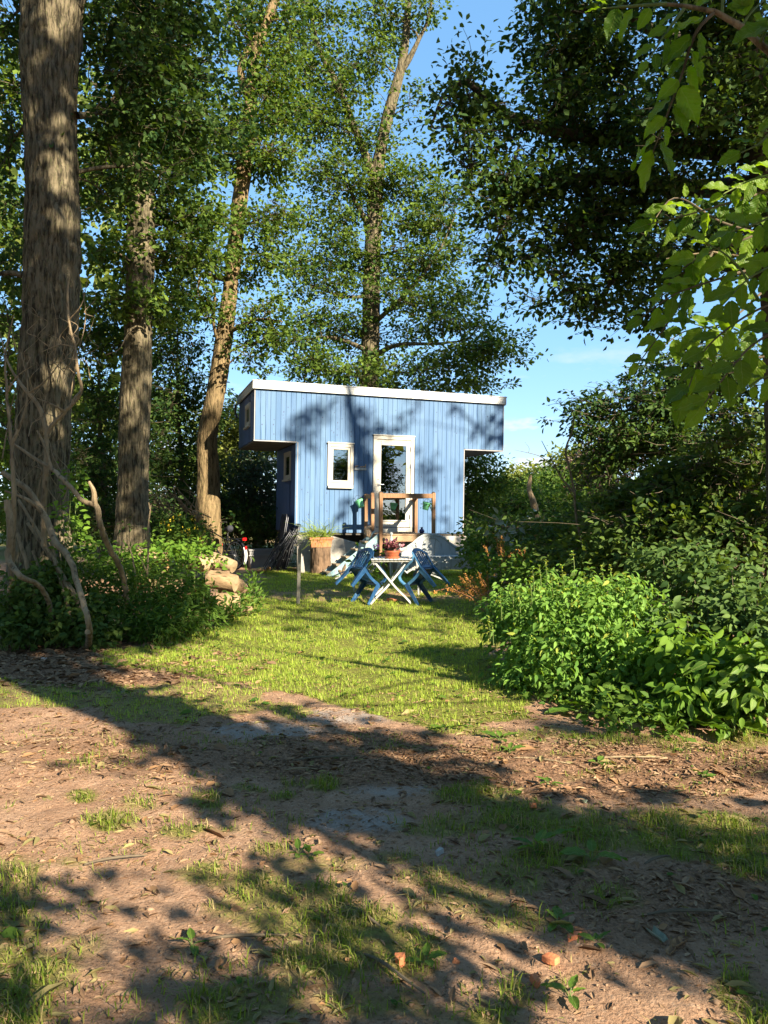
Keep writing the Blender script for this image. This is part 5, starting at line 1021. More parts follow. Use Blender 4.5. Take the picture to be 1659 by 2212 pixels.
def slat_chair(label, loc, yaw, tilt):
    root = thing('slatted_chair', label, 'chair', loc, group='white slatted chairs behind the table')
    root.rotation_euler = (Matrix.Rotation(yaw, 3, 'Z') @ Matrix.Rotation(tilt, 3, 'Y')).to_euler()
    for s in (-1, 1):
        MB().sweep([(0, s*.21, 0), (-.13, s*.21, .22), (-.27, s*.21, .45), (-.40, s*.21, .80)], .024, .018, (1, 0, 0), 14).build('front_leg', 'white_metal', root)
        MB().sweep([(-.50, s*.185, 0), (-.36, s*.185, .2), (-.20, s*.185, .40), (-.10, s*.185, .45)], .022, .016, (1, 0, 0), 12).build('rear_leg', 'white_metal', root)
        MB().sweep([(-.30, s*.235, .62), (-.15, s*.24, .64), (0.02, s*.24, .63), (.04, s*.24, .60)], .035, .018, (0, 1, 0), 12).build('armrest', 'white_metal', root); MB().bar((.0, s*.235, .62), (-.05, s*.22, .42), .02, .016).build('arm_support', 'white_metal', root)
        MB().bar((-.02, s*.205, .44), (-.36, s*.205, .42), .02, .025).build('seat_rail', 'white_metal', root)
    for k in range(7): MB().b2((-.35 + k*.052, -.2, .445), (-.31 + k*.052, .2, .457)).build('seat_slat', 'table_slat', root)
    for k in range(4): MB().bar((-.30 - k*.027, -.2, .53 + k*.075), (-.30 - k*.027, .2, .53 + k*.075), .012, .055, (0, 0, 1)).build('back_slat', 'table_slat', root)
slat_chair('white slatted chair tipped behind the dark blue armchair', gat(770, 13.6), R(14), R(34)); slat_chair('white slatted chair tipped behind the bleached blue armchair', gat(908, 13.5), R(170), R(34))

# hydrangea behind the left chair
hy = bush('hydrangea', 'hydrangea with pink-mauve flower heads between stairs and table', 'plant', [pxblob(786,1225,24,20,14.6,.2,22), pxblob(800,1205,20,16,14.7,.2,14), pxblob(835,1200,14,10,14.7,.15,8), pxblob(800,1245,26,12,14.5,.2,14)], 'broad_leaf', .10, 5, 'oval', seed=71, droop=.3)
hb_ = np.array(hy.location)
for u, v_ in ((779,1197),(770,1224),(819,1208),(812,1180),(836,1205)):
    c = px(u, v_, 14.5) - hb_; rg = np.random.default_rng(u); n = 60; d = nrm(rg.normal(size=(n, 3))); V, F = leaves_np(c + d*.055, nrm(np.cross(d, rg.normal(size=(n, 3)))), d, np.full(n, .035)); link('flower_head', mesh_np('flower_head', V, F, 'pink_petal', rnd=np.repeat(rg.random(n), 2)), hy)
for k, (u, v_) in enumerate([(352,1128),(372,1122),(388,1117),(395,1145),(408,1150),(424,1138),(430,1158),(436,1164),(410,1160),(365,1140),(445,1142),(418,1120)]):
    c = px(u, v_, 14.1) - np.array(loosest.location); rg = np.random.default_rng(k); n = 9; d = nrm(rg.normal(size=(n, 3))); V, F = leaves_np(c + d*.02 * np.array([1, 1, 2]), d, rg.normal(size=(n, 3)), np.full(n, .036)); link('flower', mesh_np('flower', V, F, 'yellow_petal', rnd=np.repeat(rg.random(n), 2)), loosest)

# ------------------------------------------------------------------ bicycles
def bicycle(label, loc, yaw, seed=0):
    t = thing('bicycle', label, 'bicycle', loc, yaw, 'bicycles parked in the plants')
    rw, fw, r = np.array([0, 0, .35]), np.array([1.12, 0, .35]), .345
    Mx = [[1, 0, 0], [0, 0, 1], [0, -1, 0]]
    for c in (rw, fw):
        wv = MB(); an = np.linspace(0, 2*math.pi, 41)
        w_ = MB().tube([(c[0] + (r-.018)*math.cos(q), 0, c[2] + (r-.018)*math.sin(q)) for q in an], .019, 8, cap=False).build('wheel', 'rubber', t, True)
        MB().tube([(c[0] + (r-.045)*math.cos(q), 0, c[2] + (r-.045)*math.sin(q)) for q in an], .010, 6, cap=False).build('rim', 'steel', w_, True)
        sp_ = MB()
        for k in range(18):
            q = k*math.pi/9; s = .025 if k % 2 else -.025; sp_.tube([(c[0] + .02*math.cos(q+.8), s, c[2] + .02*math.sin(q+.8)), (c[0] + (r-.05)*math.cos(q), 0, c[2] + (r-.05)*math.sin(q))], .0018, 4)
        sp_.build('spokes', 'steel', w_); MB().lathe([(.02, -.05), (.026, -.03), (.018, 0), (.026, .03), (.02, .05)], c, 12, Mx).build('hub', 'steel', w_, True)
    ang = np.linspace(R(200), R(10), 20); MB().sweep([(rw[0] + .375*math.cos(q), 0, rw[2] + .375*math.sin(q)) for q in ang[:15]][::1], .055, .006, (0, 1, 0)).build('mudguard', 'black_metal', t)
    MB().sweep([(rw[0] + .378*math.cos(q), 0, rw[2] + .378*math.sin(q)) for q in np.linspace(R(150), R(212), 10)], .075, .012, (0, 1, 0)).build('mudguard_tail', 'white_plastic', t)
    MB().sweep([(fw[0] + .375*math.cos(q), 0, fw[2] + .375*math.sin(q)) for q in np.linspace(R(30), R(190), 14)], .055, .006, (0, 1, 0)).build('mudguard', 'black_metal', t)
    bb, seat, head, headb = np.array([.47, 0, .30]), np.array([.27, 0, .80]), np.array([.93, 0, .92]), np.array([.97, 0, .70])
    fr = MB(); fr.tube([bb, seat], .017, 8); fr.tube([bb, headb], .019, 8); fr.tube([seat*.8 + bb*.2, head], .016, 8); fr.tube([head, headb], .021, 8)
    for s in (-1, 1): fr.tube([bb + (0, s*.03, 0), rw + (0, s*.06, 0)], .010, 6); fr.tube([seat + (0, s*.02, -.05), rw + (0, s*.06, 0)], .009, 6); fr.tube([headb + (0, s*.03, -.03), fw + (0, s*.055, 0)], [.014, .010], 6)
    fr.build('frame', 'black_metal', t, True)
    MB().tube([seat, seat + (-.03, 0, .13)], .013, 8).build('seat_post', 'steel', t)
    MB().tube([(.10, 0, .955), (.16, 0, .97), (.24, 0, .965), (.34, 0, .955), (.40, 0, .945)], [.02, .085, .07, .03, .015], 12, 14).build('saddle', 'black_textile', t, True)
    hbm = MB(); hbm.tube([head, head + (-.03, 0, .14)], .013, 8); hbm.tube([head + (-.25, -.30, .20), head + (-.12, -.28, .20), head + (0, -.16, .16), head + (-.0, 0, .14), head + (0, .16, .16), head + (-.12, .28, .20), head + (-.25, .30, .20)], .012, 8, 30); hbm.build('handlebar', 'steel', t, True)
    for s in (-1, 1): MB().tube([head + (-.27, s*.302, .20), head + (-.15, s*.287, .20)], .017, 8).build('grip', 'rubber', t, True)
    rk = MB()
    for s in (-1, 1): rk.tube([(.22, s*.06, .74), (-.05, s*.065, .745), (-.30, s*.06, .74)], .007, 6); rk.tube([(-.2, s*.062, .742), (0, s*.065, .36)], .006, 6)
    for x in (-.28, -.14, 0, .14): rk.tube([(x, -.06, .742), (x, .06, .742)], .006, 6)
    rk.build('rack', 'black_metal', t)
    MB().b2((-.345, -.055, .70), (-.31, .055, .765)).build('tail_light', 'red_lens', t, bevel=.008); MB().b2((-.385, -.025, .49), (-.365, .025, .57)).build('reflector', 'red_lens', t, bevel=.006)
    MB().lathe([(.09, -.006), (.095, 0), (.09, .006)], bb + (0, -.06, 0), 24, Mx).build('chainring', 'steel', t, True); MB().sweep([bb + (0, -.05, .06), (.2, -.05, .40), rw + (0, -.05, .05)], .02, .10, (0, 1, 0)).build('chain_case', 'black_metal', t)
    for s in (-1, 1): MB().tube([bb + (0, s*.07, 0), bb + (s*.12, s*.09, -.12)], .009, 6).build('crank', 'steel', t); MB().box(bb + np.array([s*.12, s*.13, -.12]), (.09, .08, .02)).build('pedal', 'rubber', t)
    MB().tube([(.1, -.08, .35), (.2, -.16, .02)], .007, 6).build('kickstand', 'steel', t)
    return t
bicycle('black city bicycle with red tail light and white mudguard tail left of the wagon', gat(508, 18.2) , R(142))
bicycle('second bicycle of which the handlebar shows above the yellow flowers', gat(450, 19.6), R(168))

# ------------------------------------------------------------------ folded recliners, tub, plank by the recess
def recliner(label, loc, yaw, lean, w=.56, h=1.15):
    t = thing('folded_recliner', label, 'chair', loc, group='black folded recliners leaning at the wagon')
    t.rotation_euler = (Matrix.Rotation(yaw, 3, 'Z') @ Matrix.Rotation(-lean, 3, 'X')).to_euler()
    for k, y in ((0, 0), (1, .035)):
        fr = MB(); fr.tube([(-w/2, y, 0), (-w/2, y, h - .08), (-w/2 + .06, y, h), (w/2 - .06, y, h), (w/2, y, h - .08), (w/2, y, 0)], .011, 8); fr.build('tube_frame', 'grey_tube', t, True)
    MB().sweep([(0, .01, .10), (0, .016, .5), (0, .012, h - .03)], w - .06, .004, (1, 0, 0), 10).build('textile', 'black_textile', t)
    for s in (-1, 1):
        MB().tube([(s*w/2, -.03, .12), (s*w/2, -.05, .55), (s*w/2, .01, .95)], .010, 8).build('arm_tube', 'grey_tube', t, True); MB().sweep([(s*w/2, -.05, .42), (s*w/2, -.06, .60), (s*w/2, -.04, .78)], .045, .018, (1, 0, 0), 8).build('armrest', 'black_metal', t)
        for z in (.15, .35, .55, .75): MB().lathe([(.007, -.008), (.007, .008)], (s*w/2 + s*.012, -.02, z), 8, [[0, 0, 1], [0, 1, 0], [-1, 0, 0]]).build('rivet', 'steel', t)
    return t
for k, (lab, x, y, yaw, lean) in enumerate([('black folded recliner farthest left in the leaning stack', -2.86, .02, -97, 33), ('black folded recliner second in the leaning stack', -2.72, -.06, -94, 29), ('black folded recliner third in the leaning stack', -2.56, -.02, -90, 24), ('black folded recliner closest to the wagon corner', -2.42, -.08, -86, 17)]):
    p = hw(x, y); p[2] = gz(0, p[1]); recliner(lab, p, HA + R(yaw), R(lean), .54 - .02*(k % 2))
p = hw(-2.45, .55); p[2] = gz(0, p[1]) + .01; q = recliner('black textile recliner standing upright against the recessed end wall', p, HA + R(-90), R(9), .62, 1.32)
tb = thing('storage_tub', 'grey plastic tub with lid in the shade left of the recliners', 'tub', gat(566, 19.0), HA)
bx = MB(); bx.add(*frustum(.30, .20, .34, .24, 0, .42)); bx.build('tub', 'tub_plastic', tb); MB().b2((-.36, -.26, .42), (.36, .26, .46)).build('lid', 'tub_plastic', tb, bevel=.01); MB().b2((-.36, -.27, .30), (.36, -.24, .33)).build('ridge', 'tub_plastic', tb)
o = MB().box((0, 0, .05), (.75, .18, .045), Matrix.Rotation(R(-9), 3, 'Y')).build('plank', 'orange_wood', None, bevel=.006); o.location = gat(548, 17.4); o.rotation_euler = (R(8), 0, R(20)); tag(o, 'reddish plank lying on the grass beside the recliners', 'plank')

# ------------------------------------------------------------------ stake, snag, logs
t = gpx(643, 1305); o = MB().prism([(-.028, -.1), (.028, -.1), (.028, .88), (.012, .905), (-.024, .90)], (0, -.02, 0), (1, 0, 0), (0, 0, 1), .045).build('wooden_stake', 'stake_wood', None, bevel=.004); o.location = t; o.rotation_euler = (R(2), R(1.5), R(12)); tag(o, 'grey wooden stake standing alone in the lawn', 'stake')
t = gat(363, 14.6); o = MB().b2((-.022, -.022, -.05), (.022, .022, .85)).build('wooden_stake', 'orange_wood', None, bevel=.003); o.location = t; tag(o, 'orange-brown stake behind the log pile', 'stake')
V, F = trunk_np([(*gat(1165, 16.5)[:2], .0, .10), (*px(1160,1120,16.5), .085), (*px(1152,1085,16.4), .07), (*px(1143,1055,16.4), .05), (*px(1145,1035,16.4), .045), (*px(1146,1026,16.4), .03)], 30, 60, .04, 6)
tag(link('dead_snag', mesh_np('dead_snag', V, F, 'dead_wood', smooth=True)), 'weathered broken tree snag in the shrubs right of the wagon', 'snag')
def dead_twig(label, pts, subs, mat='dead_wood', name='dead_branch', cat='branch', group=None, kids=(), sides=10):
    b = np.array(pts[0][:3]); t = thing(name, label, cat, b, group=group); P = np.array(pts)
    Q = catmull(P, max(24, len(P) * 6)); rg = np.random.default_rng(len(label)); Q[1:-1, :3] += rg.normal(0, .07, (len(Q) - 2, 3)) * Q[1:-1, 3:4]
    V, F = trunk_np(np.c_[Q[:, :3] - b, Q[:, 3] * .66], max(12, sides), len(Q) * 3, float(Q[:, 3].max()) * .15, len(label)); link('stem', mesh_np('stem', V, F, mat, smooth=True), t)
    for s in subs: s = np.array(s); MB().tube(s[:, :3] - b, s[:, 3], 7, max(10, len(s) * 4)).build('twig', mat, t, True)
    return t
dead_twig('bare forked dead sapling reaching into the sky gap', [P4(1265,1195,10.5,.03), P4(1245,1120,10.5,.028), P4(1240,1060,10.5,.026), P4(1232,1020,10.5,.024), P4(1222,975,10.5,.022), P4(1238,920,10.5,.014), P4(1237,890,10.5,.008), P4(1225,878,10.5,.005)],
          [[P4(1240,1065,10.5,.014), P4(1215,1035,10.5,.011), P4(1195,1000,10.4,.008), P4(1170,952,10.4,.004)], [P4(1200,1012,10.4,.006), P4(1165,985,10.4,.005), P4(1140,978,10.4,.004), P4(1112,972,10.4,.002)], [P4(1142,979,10.4,.004), P4(1143,968,10.4,.003), P4(1134,955,10.4,.002)], [P4(1222,975,10.5,.014), P4(1226,965,10.5,.008), P4(1229,960,10.5,.003)],
           [P4(1225,878,10.5,.004), P4(1205,872,10.5,.003), P4(1180,876,10.5,.0015)], [P4(1205,872,10.5,.003), P4(1195,865,10.5,.0015)], [P4(1237,890,10.5,.004), P4(1234,870,10.5,.003), P4(1236,858,10.5,.0015)], [P4(1212,873,10.5,.003), P4(1212,862,10.5,.0015)], [P4(1243,1080,10.5,.01), P4(1228,1055,10.4,.006), P4(1222,1040,10.4,.003)]], mat='twig', name='dead_sapling', cat='sapling')
# dead branches heaped around the left oak
DB = 'pale dead branches heaped against the left oak'
dead_twig('long pale dead branch curving from the oak down into the bush', [P4(5,1020,8.6,.045), P4(60,1060,8.6,.05), P4(95,1110,8.6,.05), P4(120,1170,8.5,.055), P4(145,1200,8.4,.05), P4(170,1270,8.2,.045), P4(188,1330,8.0,.045), (*gpx(190,1398)[:2], -.03, .06)], [[P4(95,1110,8.6,.03), P4(60,1080,8.5,.02), P4(10,1060,8.4,.01)], [(*gpx(190,1396)[:2], .02, .04), (*gpx(176,1403)[:2], 0, .025), (*gpx(165,1406)[:2], -.01, .01)], [P4(189,1365,8.0,.03), (*gpx(212,1392)[:2], .03, .025), (*gpx(245,1397)[:2], 0, .012)]], group=DB)
dead_twig('smooth golden dead bough arching right above the fern bush', [P4(25,955,8.8,.02), P4(75,990,8.8,.03), P4(115,1015,8.7,.035), P4(150,1050,8.6,.04), P4(185,1085,8.6,.042), P4(205,1090,8.6,.05), P4(215,1130,8.6,.05), P4(235,1180,8.8,.05), P4(262,1232,9.1,.05), P4(275,1300,9.4,.05)], [[P4(204,1090,8.6,.035), P4(202,1060,8.6,.025), P4(192,1040,8.6,.015)], [P4(110,1010,8.7,.02), P4(95,960,8.7,.016), P4(80,930,8.7,.01)]], group=DB)
dead_twig('twisted dead limb climbing the oak with a sharp elbow at the top', [P4(95,1180,8.9,.05), P4(95,1090,8.9,.05), P4(100,1000,8.9,.045), P4(105,930,8.9,.04), P4(140,890,8.9,.035), P4(175,845,8.9,.03), P4(168,800,8.9,.028), P4(162,750,8.9,.025), P4(150,700,8.9,.022), P4(146,640,8.9,.02), P4(148,600,8.9,.01)], [[P4(103,945,8.9,.03), P4(85,880,8.9,.025), P4(45,830,8.9,.02), P4(20,790,8.9,.012), P4(0,720,8.9,.006)], [P4(140,890,8.9,.02), P4(125,880,8.8,.012), P4(80,860,8.8,.006)], [P4(175,845,8.9,.014), P4(160,860,8.8,.01), P4(150,885,8.8,.005)], [P4(60,850,8.9,.012), P4(90,830,8.8,.009), P4(130,780,8.8,.006), P4(145,720,8.8,.003)], [P4(150,690,8.9,.008), P4(175,660,8.8,.006), P4(190,600,8.8,.003)], [P4(162,750,8.9,.008), P4(130,745,8.7,.006), P4(90,760,8.7,.003)]], group=DB)
dead_twig('upright weathered dead stem at the very left edge', [P4(20,1330,8.9,.05), P4(28,1150,8.5,.045), P4(30,1060,8.4,.04), P4(25,960,8.4,.03), P4(15,850,8.4,.022), P4(12,760,8.4,.015), P4(30,680,8.4,.006)], [[P4(25,960,8.4,.02), P4(50,900,8.4,.014), P4(60,840,8.4,.008), P4(45,760,8.4,.004)], [P4(15,850,8.4,.01), P4(40,810,8.3,.007), P4(70,790,8.3,.003)]], group=DB)
dead_twig('thick grey dead root bowing outward at the lower left', [P4(15,1080,8.1,.05), P4(22,1150,8.1,.05), P4(20,1210,8.1,.05), P4(45,1245,8.0,.045), P4(80,1262,8.3,.04), P4(105,1300,8.6,.04), P4(112,1370,8.8,.04)], [], group=DB)
for k, (a, b, r, l) in enumerate([((60,1130),(165,1255),.04,'straight'), ((40,1080),(140,1230),.035,'mossy'), ((90,1150),(175,1290),.035,'thin straight'), ((70,1190),(120,1330),.03,'short'), ((110,1170),(150,1300),.04,'stout'), ((30,1130),(75,1280),.045,'grey')]):
    p0, p1 = P4(*a, 9.2 - k*.03, r*.7), P4(b[0] + 8, b[1] + 45, 8.95 - k*.03, r*.9); m = tuple((np.array(p0) + np.array(p1)) / 2 + np.array([.03*(k % 2) - .02, 0, .03, 0]))
    dead_twig(f'{l} dead stick leaning with the heap at the oak foot, {("topmost","beneath it","third down","lowest left","right flank","left flank")[k]}', [p1, m, p0], [], group=DB)
rv = random.Random(4)
for k, lab in enumerate(('fine tangle of bare twigs in front of the oak bark, highest', 'fine tangle of bare twigs at the left edge beside the oak', 'fine tangle of bare twigs low over the dead branches', 'loose bare twigs right of the oak bark')):
    u0, v0 = ((110,780),(25,860),(90,1010),(170,740))[k]; subs = []
    for j in range(9):
        u, v = u0 + rv.uniform(-60, 60), v0 + rv.uniform(-70, 90); w = []; 
        for q in range(5): w.append(P4(u, v, 8.9 + rv.uniform(-.1, .1), .0055 - q*.001)); u += rv.uniform(-28, 28); v -= rv.uniform(5, 40)
        subs.append(w)
    dead_twig(lab, [P4(u0 - 20, v0 + 130, 9.0, .012), P4(u0 - 5, v0 + 40, 9.0, .010), P4(u0 + 15, v0 - 60, 8.9, .007), P4(u0, v0 - 150, 8.9, .003)], subs, group=DB, name='bare_twigs', cat='twigs')
dead_twig('orange lit pruned stick with a kink above the fern bush', [P4(292,1245,9.6,.016), P4(285,1200,9.6,.015), P4(278,1180,9.6,.016), P4(276,1155,9.6,.013)], [[P4(281,1185,9.6,.012), P4(284,1178,9.6,.006)]], name='pruned_stick', cat='stick')
dead_twig('taller orange lit pruned stick with side twigs above the fern bush', [P4(318,1245,9.8,.018), P4(320,1190,9.8,.017), P4(320,1140,9.8,.016), P4(326,1090,9.8,.012)], [[P4(320,1195,9.8,.01), P4(325,1150,9.8,.004)], [P4(324,1100,9.8,.01), P4(321,1085,9.8,.005)], [P4(318,1240,9.8,.012), P4(308,1215,9.7,.007), P4(300,1195,9.7,.004)]], name='pruned_stick', cat='stick')
for k in range(3):
    subs = []
    for j in range(9):
        u = 330 + 110*random.random(); v = 1080 + 30*random.random(); subs.append([P4(u, v + 12, 17.5, .012), P4(u + random.uniform(-40, 10), v - random.uniform(8, 30), 17.4, .008), P4(u + random.uniform(-70, 0), v - random.uniform(20, 50), 17.3, .003)])
    dead_twig(('tangle of cut brushwood between the two oak trunks', 'lower heap of cut brushwood behind the bicycles', 'loose brushwood beside the leaning oak')[k], [P4(455 - k*15, 1118, 17.5, .02), P4(400 - k*12, 1095, 17.5, .018), P4(350 - k*8, 1072 + k*8, 17.5, .008)], subs, name='brushwood', cat='brushwood', sides=6)
def log(label, c, L, r, yaw, pitch=0., bark='log_bark', seed=0):
    L, r = L*.66, r*.84
    t = thing('log', label, 'log', c, group='logs stacked at the lawn edge'); t.rotation_euler = (Matrix.Rotation(yaw, 3, 'Z') @ Matrix.Rotation(pitch, 3, 'Y')).to_euler()
    V, F = trunk_np([(-L/2, 0, 0, r*1.04), (0, 0, r*.05, r), (L/2, 0, 0, r*.97)], 36, 24, r*.16, seed + 2); link('bark', mesh_np('bark', V, F, bark, smooth=True), t)
    M = [[0, 0, 1], [0, 1, 0], [-1, 0, 0]]
    for s in (-1, 1): e = MB().lathe([(r*.93, -.004), (r*.93, .004), (.003, .006)], (s*(L/2 + .001), 0, 0), 24, [[0, 0, s], [0, 1, 0], [-s, 0, 0]]).build('cut_end', 'log_end', t, True)
gl = lambda u, Y, z: gat(u, Y) + np.array([0, 0, z])
log('big ridged split log at the lawn end of the pile', gl(494, 11.3, .16), .50, .20, R(8), bark='log_bark', seed=1)
log('second ridged log resting above the big split one', gl(482, 11.7, .46), .62, .16, R(-12), R(8), seed=2)
log('golden barkless log lying on top of the pile', gl(482, 12.5, .66), .62, .13, R(-20), R(18), bark='log_end', seed=3)
log('short pale sawn round beside the golden log', gl(447, 12.3, .66), .34, .15, R(30), R(-10), bark='log_end', seed=4)
log('dark wedge-shaped log under the golden one', gl(470, 12.3, .42), .55, .17, R(10), bark='stump_bark', seed=5)
log('mossy dark log at the back of the pile', gl(425, 13.0, .62), .60, .19, R(40), R(12), bark='stump_bark', seed=6)
log('log with its sawn end facing the lawn', gl(505, 12.0, .34), .50, .14, R(70), seed=7)
log('grey log half buried at the base of the pile', gl(505, 12.8, .16), .70, .15, R(60), bark='stump_bark', seed=8)
log('pale sawn log in the sun far left on the pile', gl(305, 12.2, .78), .45, .16, R(75), bark='log_end', seed=9)
log('split pale log lying right of the far left one', gl(335, 12.4, .74), .50, .12, R(20), bark='log_end', seed=10)
log('thin flat slab of bark at the foot of the pile', gl(465, 10.9, .10), .55, .08, R(5), seed=11)
log('supporting log beneath the pale sawn ones', gl(320, 12.5, .40), .80, .24, R(30), bark='stump_bark', seed=12); log('lower supporting log in the hidden middle of the pile', gl(400, 12.6, .22), 1.2, .22, R(10), bark='stump_bark', seed=13)
log('small round stick end poking out towards the lawn', gl(528, 11.2, .12), .34, .045, R(-5), bark='log_end', seed=14)

# ------------------------------------------------------------------ rusty dock, pale-leaved plant, fallen sprays
def dock(label, u, Y, n, h, seed, lean=0.):
    b = gat(u, Y); t = thing('dock_plant', label, 'plant', b, group='rusty seeding dock plants'); rg = np.random.default_rng(seed)
    e = np.c_[rg.normal(lean, .16, n), rg.normal(0, .12, n), h * rg.uniform(.7, 1.1, n)]; s0 = np.c_[rg.normal(0, .04, (n, 2)), np.zeros(n)]
    V, F = tubes_np(np.stack([s0, s0*.5 + e*.5 + np.array([-lean*.2, 0, .1*h]), e], 1), np.full((n, 3), .005) * np.array([1, .8, .5]), 4); link('stems', mesh_np('stems', V, F, 'red_stem'), t)
    k = 120; idx = np.repeat(np.arange(n), k); f = rg.uniform(.45, 1.0, len(idx))[:, None]; P = s0[idx]*(1-f) + e[idx]*f + np.array([0, 0, .1*h])*(2*f*(1-f)) + rg.normal(0, .014, (len(idx), 3)); D = rg.normal(0, 1, P.shape); V, F = leaves_np(P, D, rg.normal(0, 1, P.shape), rg.uniform(.012, .026, len(P)))
    link('seed_heads', mesh_np('seed_heads', V, F, 'dock_seed', rnd=np.repeat(rg.random(len(P)), 2)), t)
dock('tall rusty dock right of the bench end', 1085, 12.5, 7, 1.0, 101, .05); dock('fan of rusty dock leaning over the lawn edge', 1052, 11.2, 9, .62, 102, -.30); dock('slim rusty dock behind the nettle bush', 1105, 12.0, 5, 1.05, 103); dock('orange dock among the shrubs below the dead sapling', 1300, 10.6, 4, 1.35, 104); dock('dark red dock spikes close to the wagon corner', 1050, 15.5, 5, 1.2, 105, .05); dock('brown dock spikes before the snag', 1135, 13.5, 5, .95, 106)
bush('pale_shrub', 'shrub with large pale cream leaves in front of the snag', 'plant', [pxblob(1085,1135,26,10,14.2,.2,6), pxblob(1110,1170,24,14,14,.2,7), pxblob(1075,1155,14,10,14.2,.15,4), pxblob(1140,1130,20,6,14.4,.1,3)], 'pale_leaf', .15, 3, 'oval', seed=107, droop=.2, upbias=.1)
bush('garden_weeds', 'mixed green weeds beside the right end of the bench', 'weeds', [pxblob(1020,1180,22,26,14.8,.3,30), pxblob(1045,1215,36,22,13.6,.3,34), pxblob(1090,1230,46,22,12,.35,40), pxblob(1140,1235,46,24,10.8,.35,40), pxblob(1060,1260,24,14,12,.2,14)], 'fern_leaf', .10, 7, 'oval', seed=108, droop=.2)
bush('tall_nettles', 'row of nettles in the shade right of the dead sapling', 'weeds', [pxblob(1330,1210,60,40,9.6,.4,60), pxblob(1270,1225,50,30,9.8,.4,40), pxblob(1390,1190,50,40,9.4,.4,44), pxblob(1210,1230,40,24,10.2,.4,30)], 'shrub_leaf', .10, 8, 'oval', seed=109, droop=.4)
t = gpx(1000, 1285); sp_ = thing('fallen_spray', 'fallen reddish spray with yellow leaves on the bare lawn', 'branch', t)
MB().tube([(-.55, 0, .05), (-.2, .03, .12), (.15, 0, .12), (.45, -.03, .08), (.6, -.1, .02)], [.003, .006, .007, .006, .004], 6, 20).build('stem', 'red_stem', sp_, True)
rg = np.random.default_rng(110); P = np.c_[rg.uniform(-.55, .5, 46), rg.normal(0, .03, 46), rg.uniform(.04, .13, 46)]; V, F = leaves_np(P, rg.normal(0, .5, P.shape) + np.array([-.3, 0, -.5]), rg.normal(0, 1, P.shape), rg.uniform(.04, .09, 46)); link('leaves', mesh_np('leaves', V, F, 'dock_seed', rnd=np.repeat(rg.random(46), 2)), sp_)
# flower spikes of the nettle bush
nb = [o for o in bpy.data.objects if o.name.startswith('nettle_bush')][0]; nbl = np.array(nb.location)
for k, (u, v_) in enumerate([(1105,1262),(1150,1228),(1165,1222),(1178,1212),(1190,1240),(1237,1190),(1300,1222),(1318,1222),(1350,1235),(1120,1275),(1080,1290),(1055,1330),(1062,1345),(1215,1235),(1262,1240),(1285,1250),(1145,1255),(1205,1250)]):
    c = px(u, v_, 7.0) - nbl; b_ = px(u + 4, v_ + 50, 7.05) - nbl; sp2 = MB().tube([b_, (b_ + c)/2 + np.array([.004, 0, 0]), c], [.004, .0035, .002], 5).build('flower_spike', 'green_stem', nb)
    rg = np.random.default_rng(200 + k); n = 26; P = c + np.c_[rg.normal(0, .008, (n, 2)), rg.choice([0, -.035, -.075], n) + rg.normal(0, .006, n)]; V, F = leaves_np(P, rg.normal(0, 1, (n, 3)) * np.array([1, 1, .4]), rg.normal(0, .4, (n, 3)) + np.array([0, 0, 1]), rg.uniform(.012, .030, n)); link('blossoms', mesh_np('blossoms', V, F, 'nettle_leaf', rnd=np.repeat(np.where(rg.random(n) < .6, .98, .8), 2)), sp2)

# ------------------------------------------------------------------ broad-leaved plants and seedlings on the ground
def bigleaf(name, w, L, n=9, wav=.05, seed=0, mat='broad_leaf', heart=False, rnd=.5, serr=0.):
    rg = np.random.default_rng(seed); rows = 12; V = []; cols = (-1, -.55, 0, .55, 1)
    for i in range(rows):
        s = i/(rows-1); ww = w * (math.sin(math.pi * min(1, (s*.92 + .08)) ** .85) if not heart else (math.sin(math.pi * (s*.8 + .2)) ** .8)) * (1 + serr * (-1)**i)
        ww = max(ww, .002) if 0 < s < 1 else (.004 if s == 1 else ww * .4)
        for c in cols: V.append((c*ww/2, s*L - (abs(c)*.06*L if heart and i == 0 else 0), abs(c)*.16*w - .22*L*s*s + wav*w*math.sin(s*17 + c*3 + seed)))
    k = len(cols); F = np.array([(i*k+j, i*k+j+1, (i+1)*k+j+1, (i+1)*k+j) for i in range(rows-1) for j in range(k-1)])
    return mesh_np(name, np.array(V), F, mat, rnd=np.full(len(F), rnd), smooth=True)
BL_ = [bigleaf('leaf', .5, 1, seed=s, rnd=.2 + .15*s, heart=True, mat='vein_broad') for s in range(4)]
def rosette(name, label, loc, n, L, seed, elev=(10, 55), group=None, meshes=BL_, stem=.4):
    t = thing(name, label, 'plant', loc, group=group); rg = random.Random(seed); st_ = MB()
    for k in range(n):
        az = 2*math.pi*k/n + rg.uniform(-.4, .4); el = R(rg.uniform(*elev)); d = np.array([math.cos(az)*math.cos(el), math.sin(az)*math.cos(el), math.sin(el)]); s = L*rg.uniform(.6, 1.1); p = d*s*stem
        st_.tube([(0, 0, -.01), p*.5 + np.array([0, 0, .02*s]), p], .012*s + .001, 5); o = link('leaf', meshes[rg.randrange(len(meshes))], t); o.location = p; o.scale = (s, s, s); o.rotation_euler = (el*.5, rg.uniform(-.3, .3), az - math.pi/2)
    st_.build('stalks', 'green_stem', t)
    return t
BG = 'broad-leaved plants at the lower right'
rosette('burdock', 'burdock with large heart-shaped leaves below the balsam, left one', gpx(1470, 1575), 9, .30, 1, group=BG); rosette('burdock', 'burdock with large leaves at the right picture edge', gpx(1590, 1580), 9, .34, 2, group=BG); rosette('burdock', 'burdock leaves in shade under the nettle bush front', gpx(1265, 1540), 8, .24, 3, group=BG); rosette('burdock', 'young burdock between the two large ones', gpx(1530, 1560), 6, .26, 4, group=BG)
SG = 'seedlings in the bare soil'
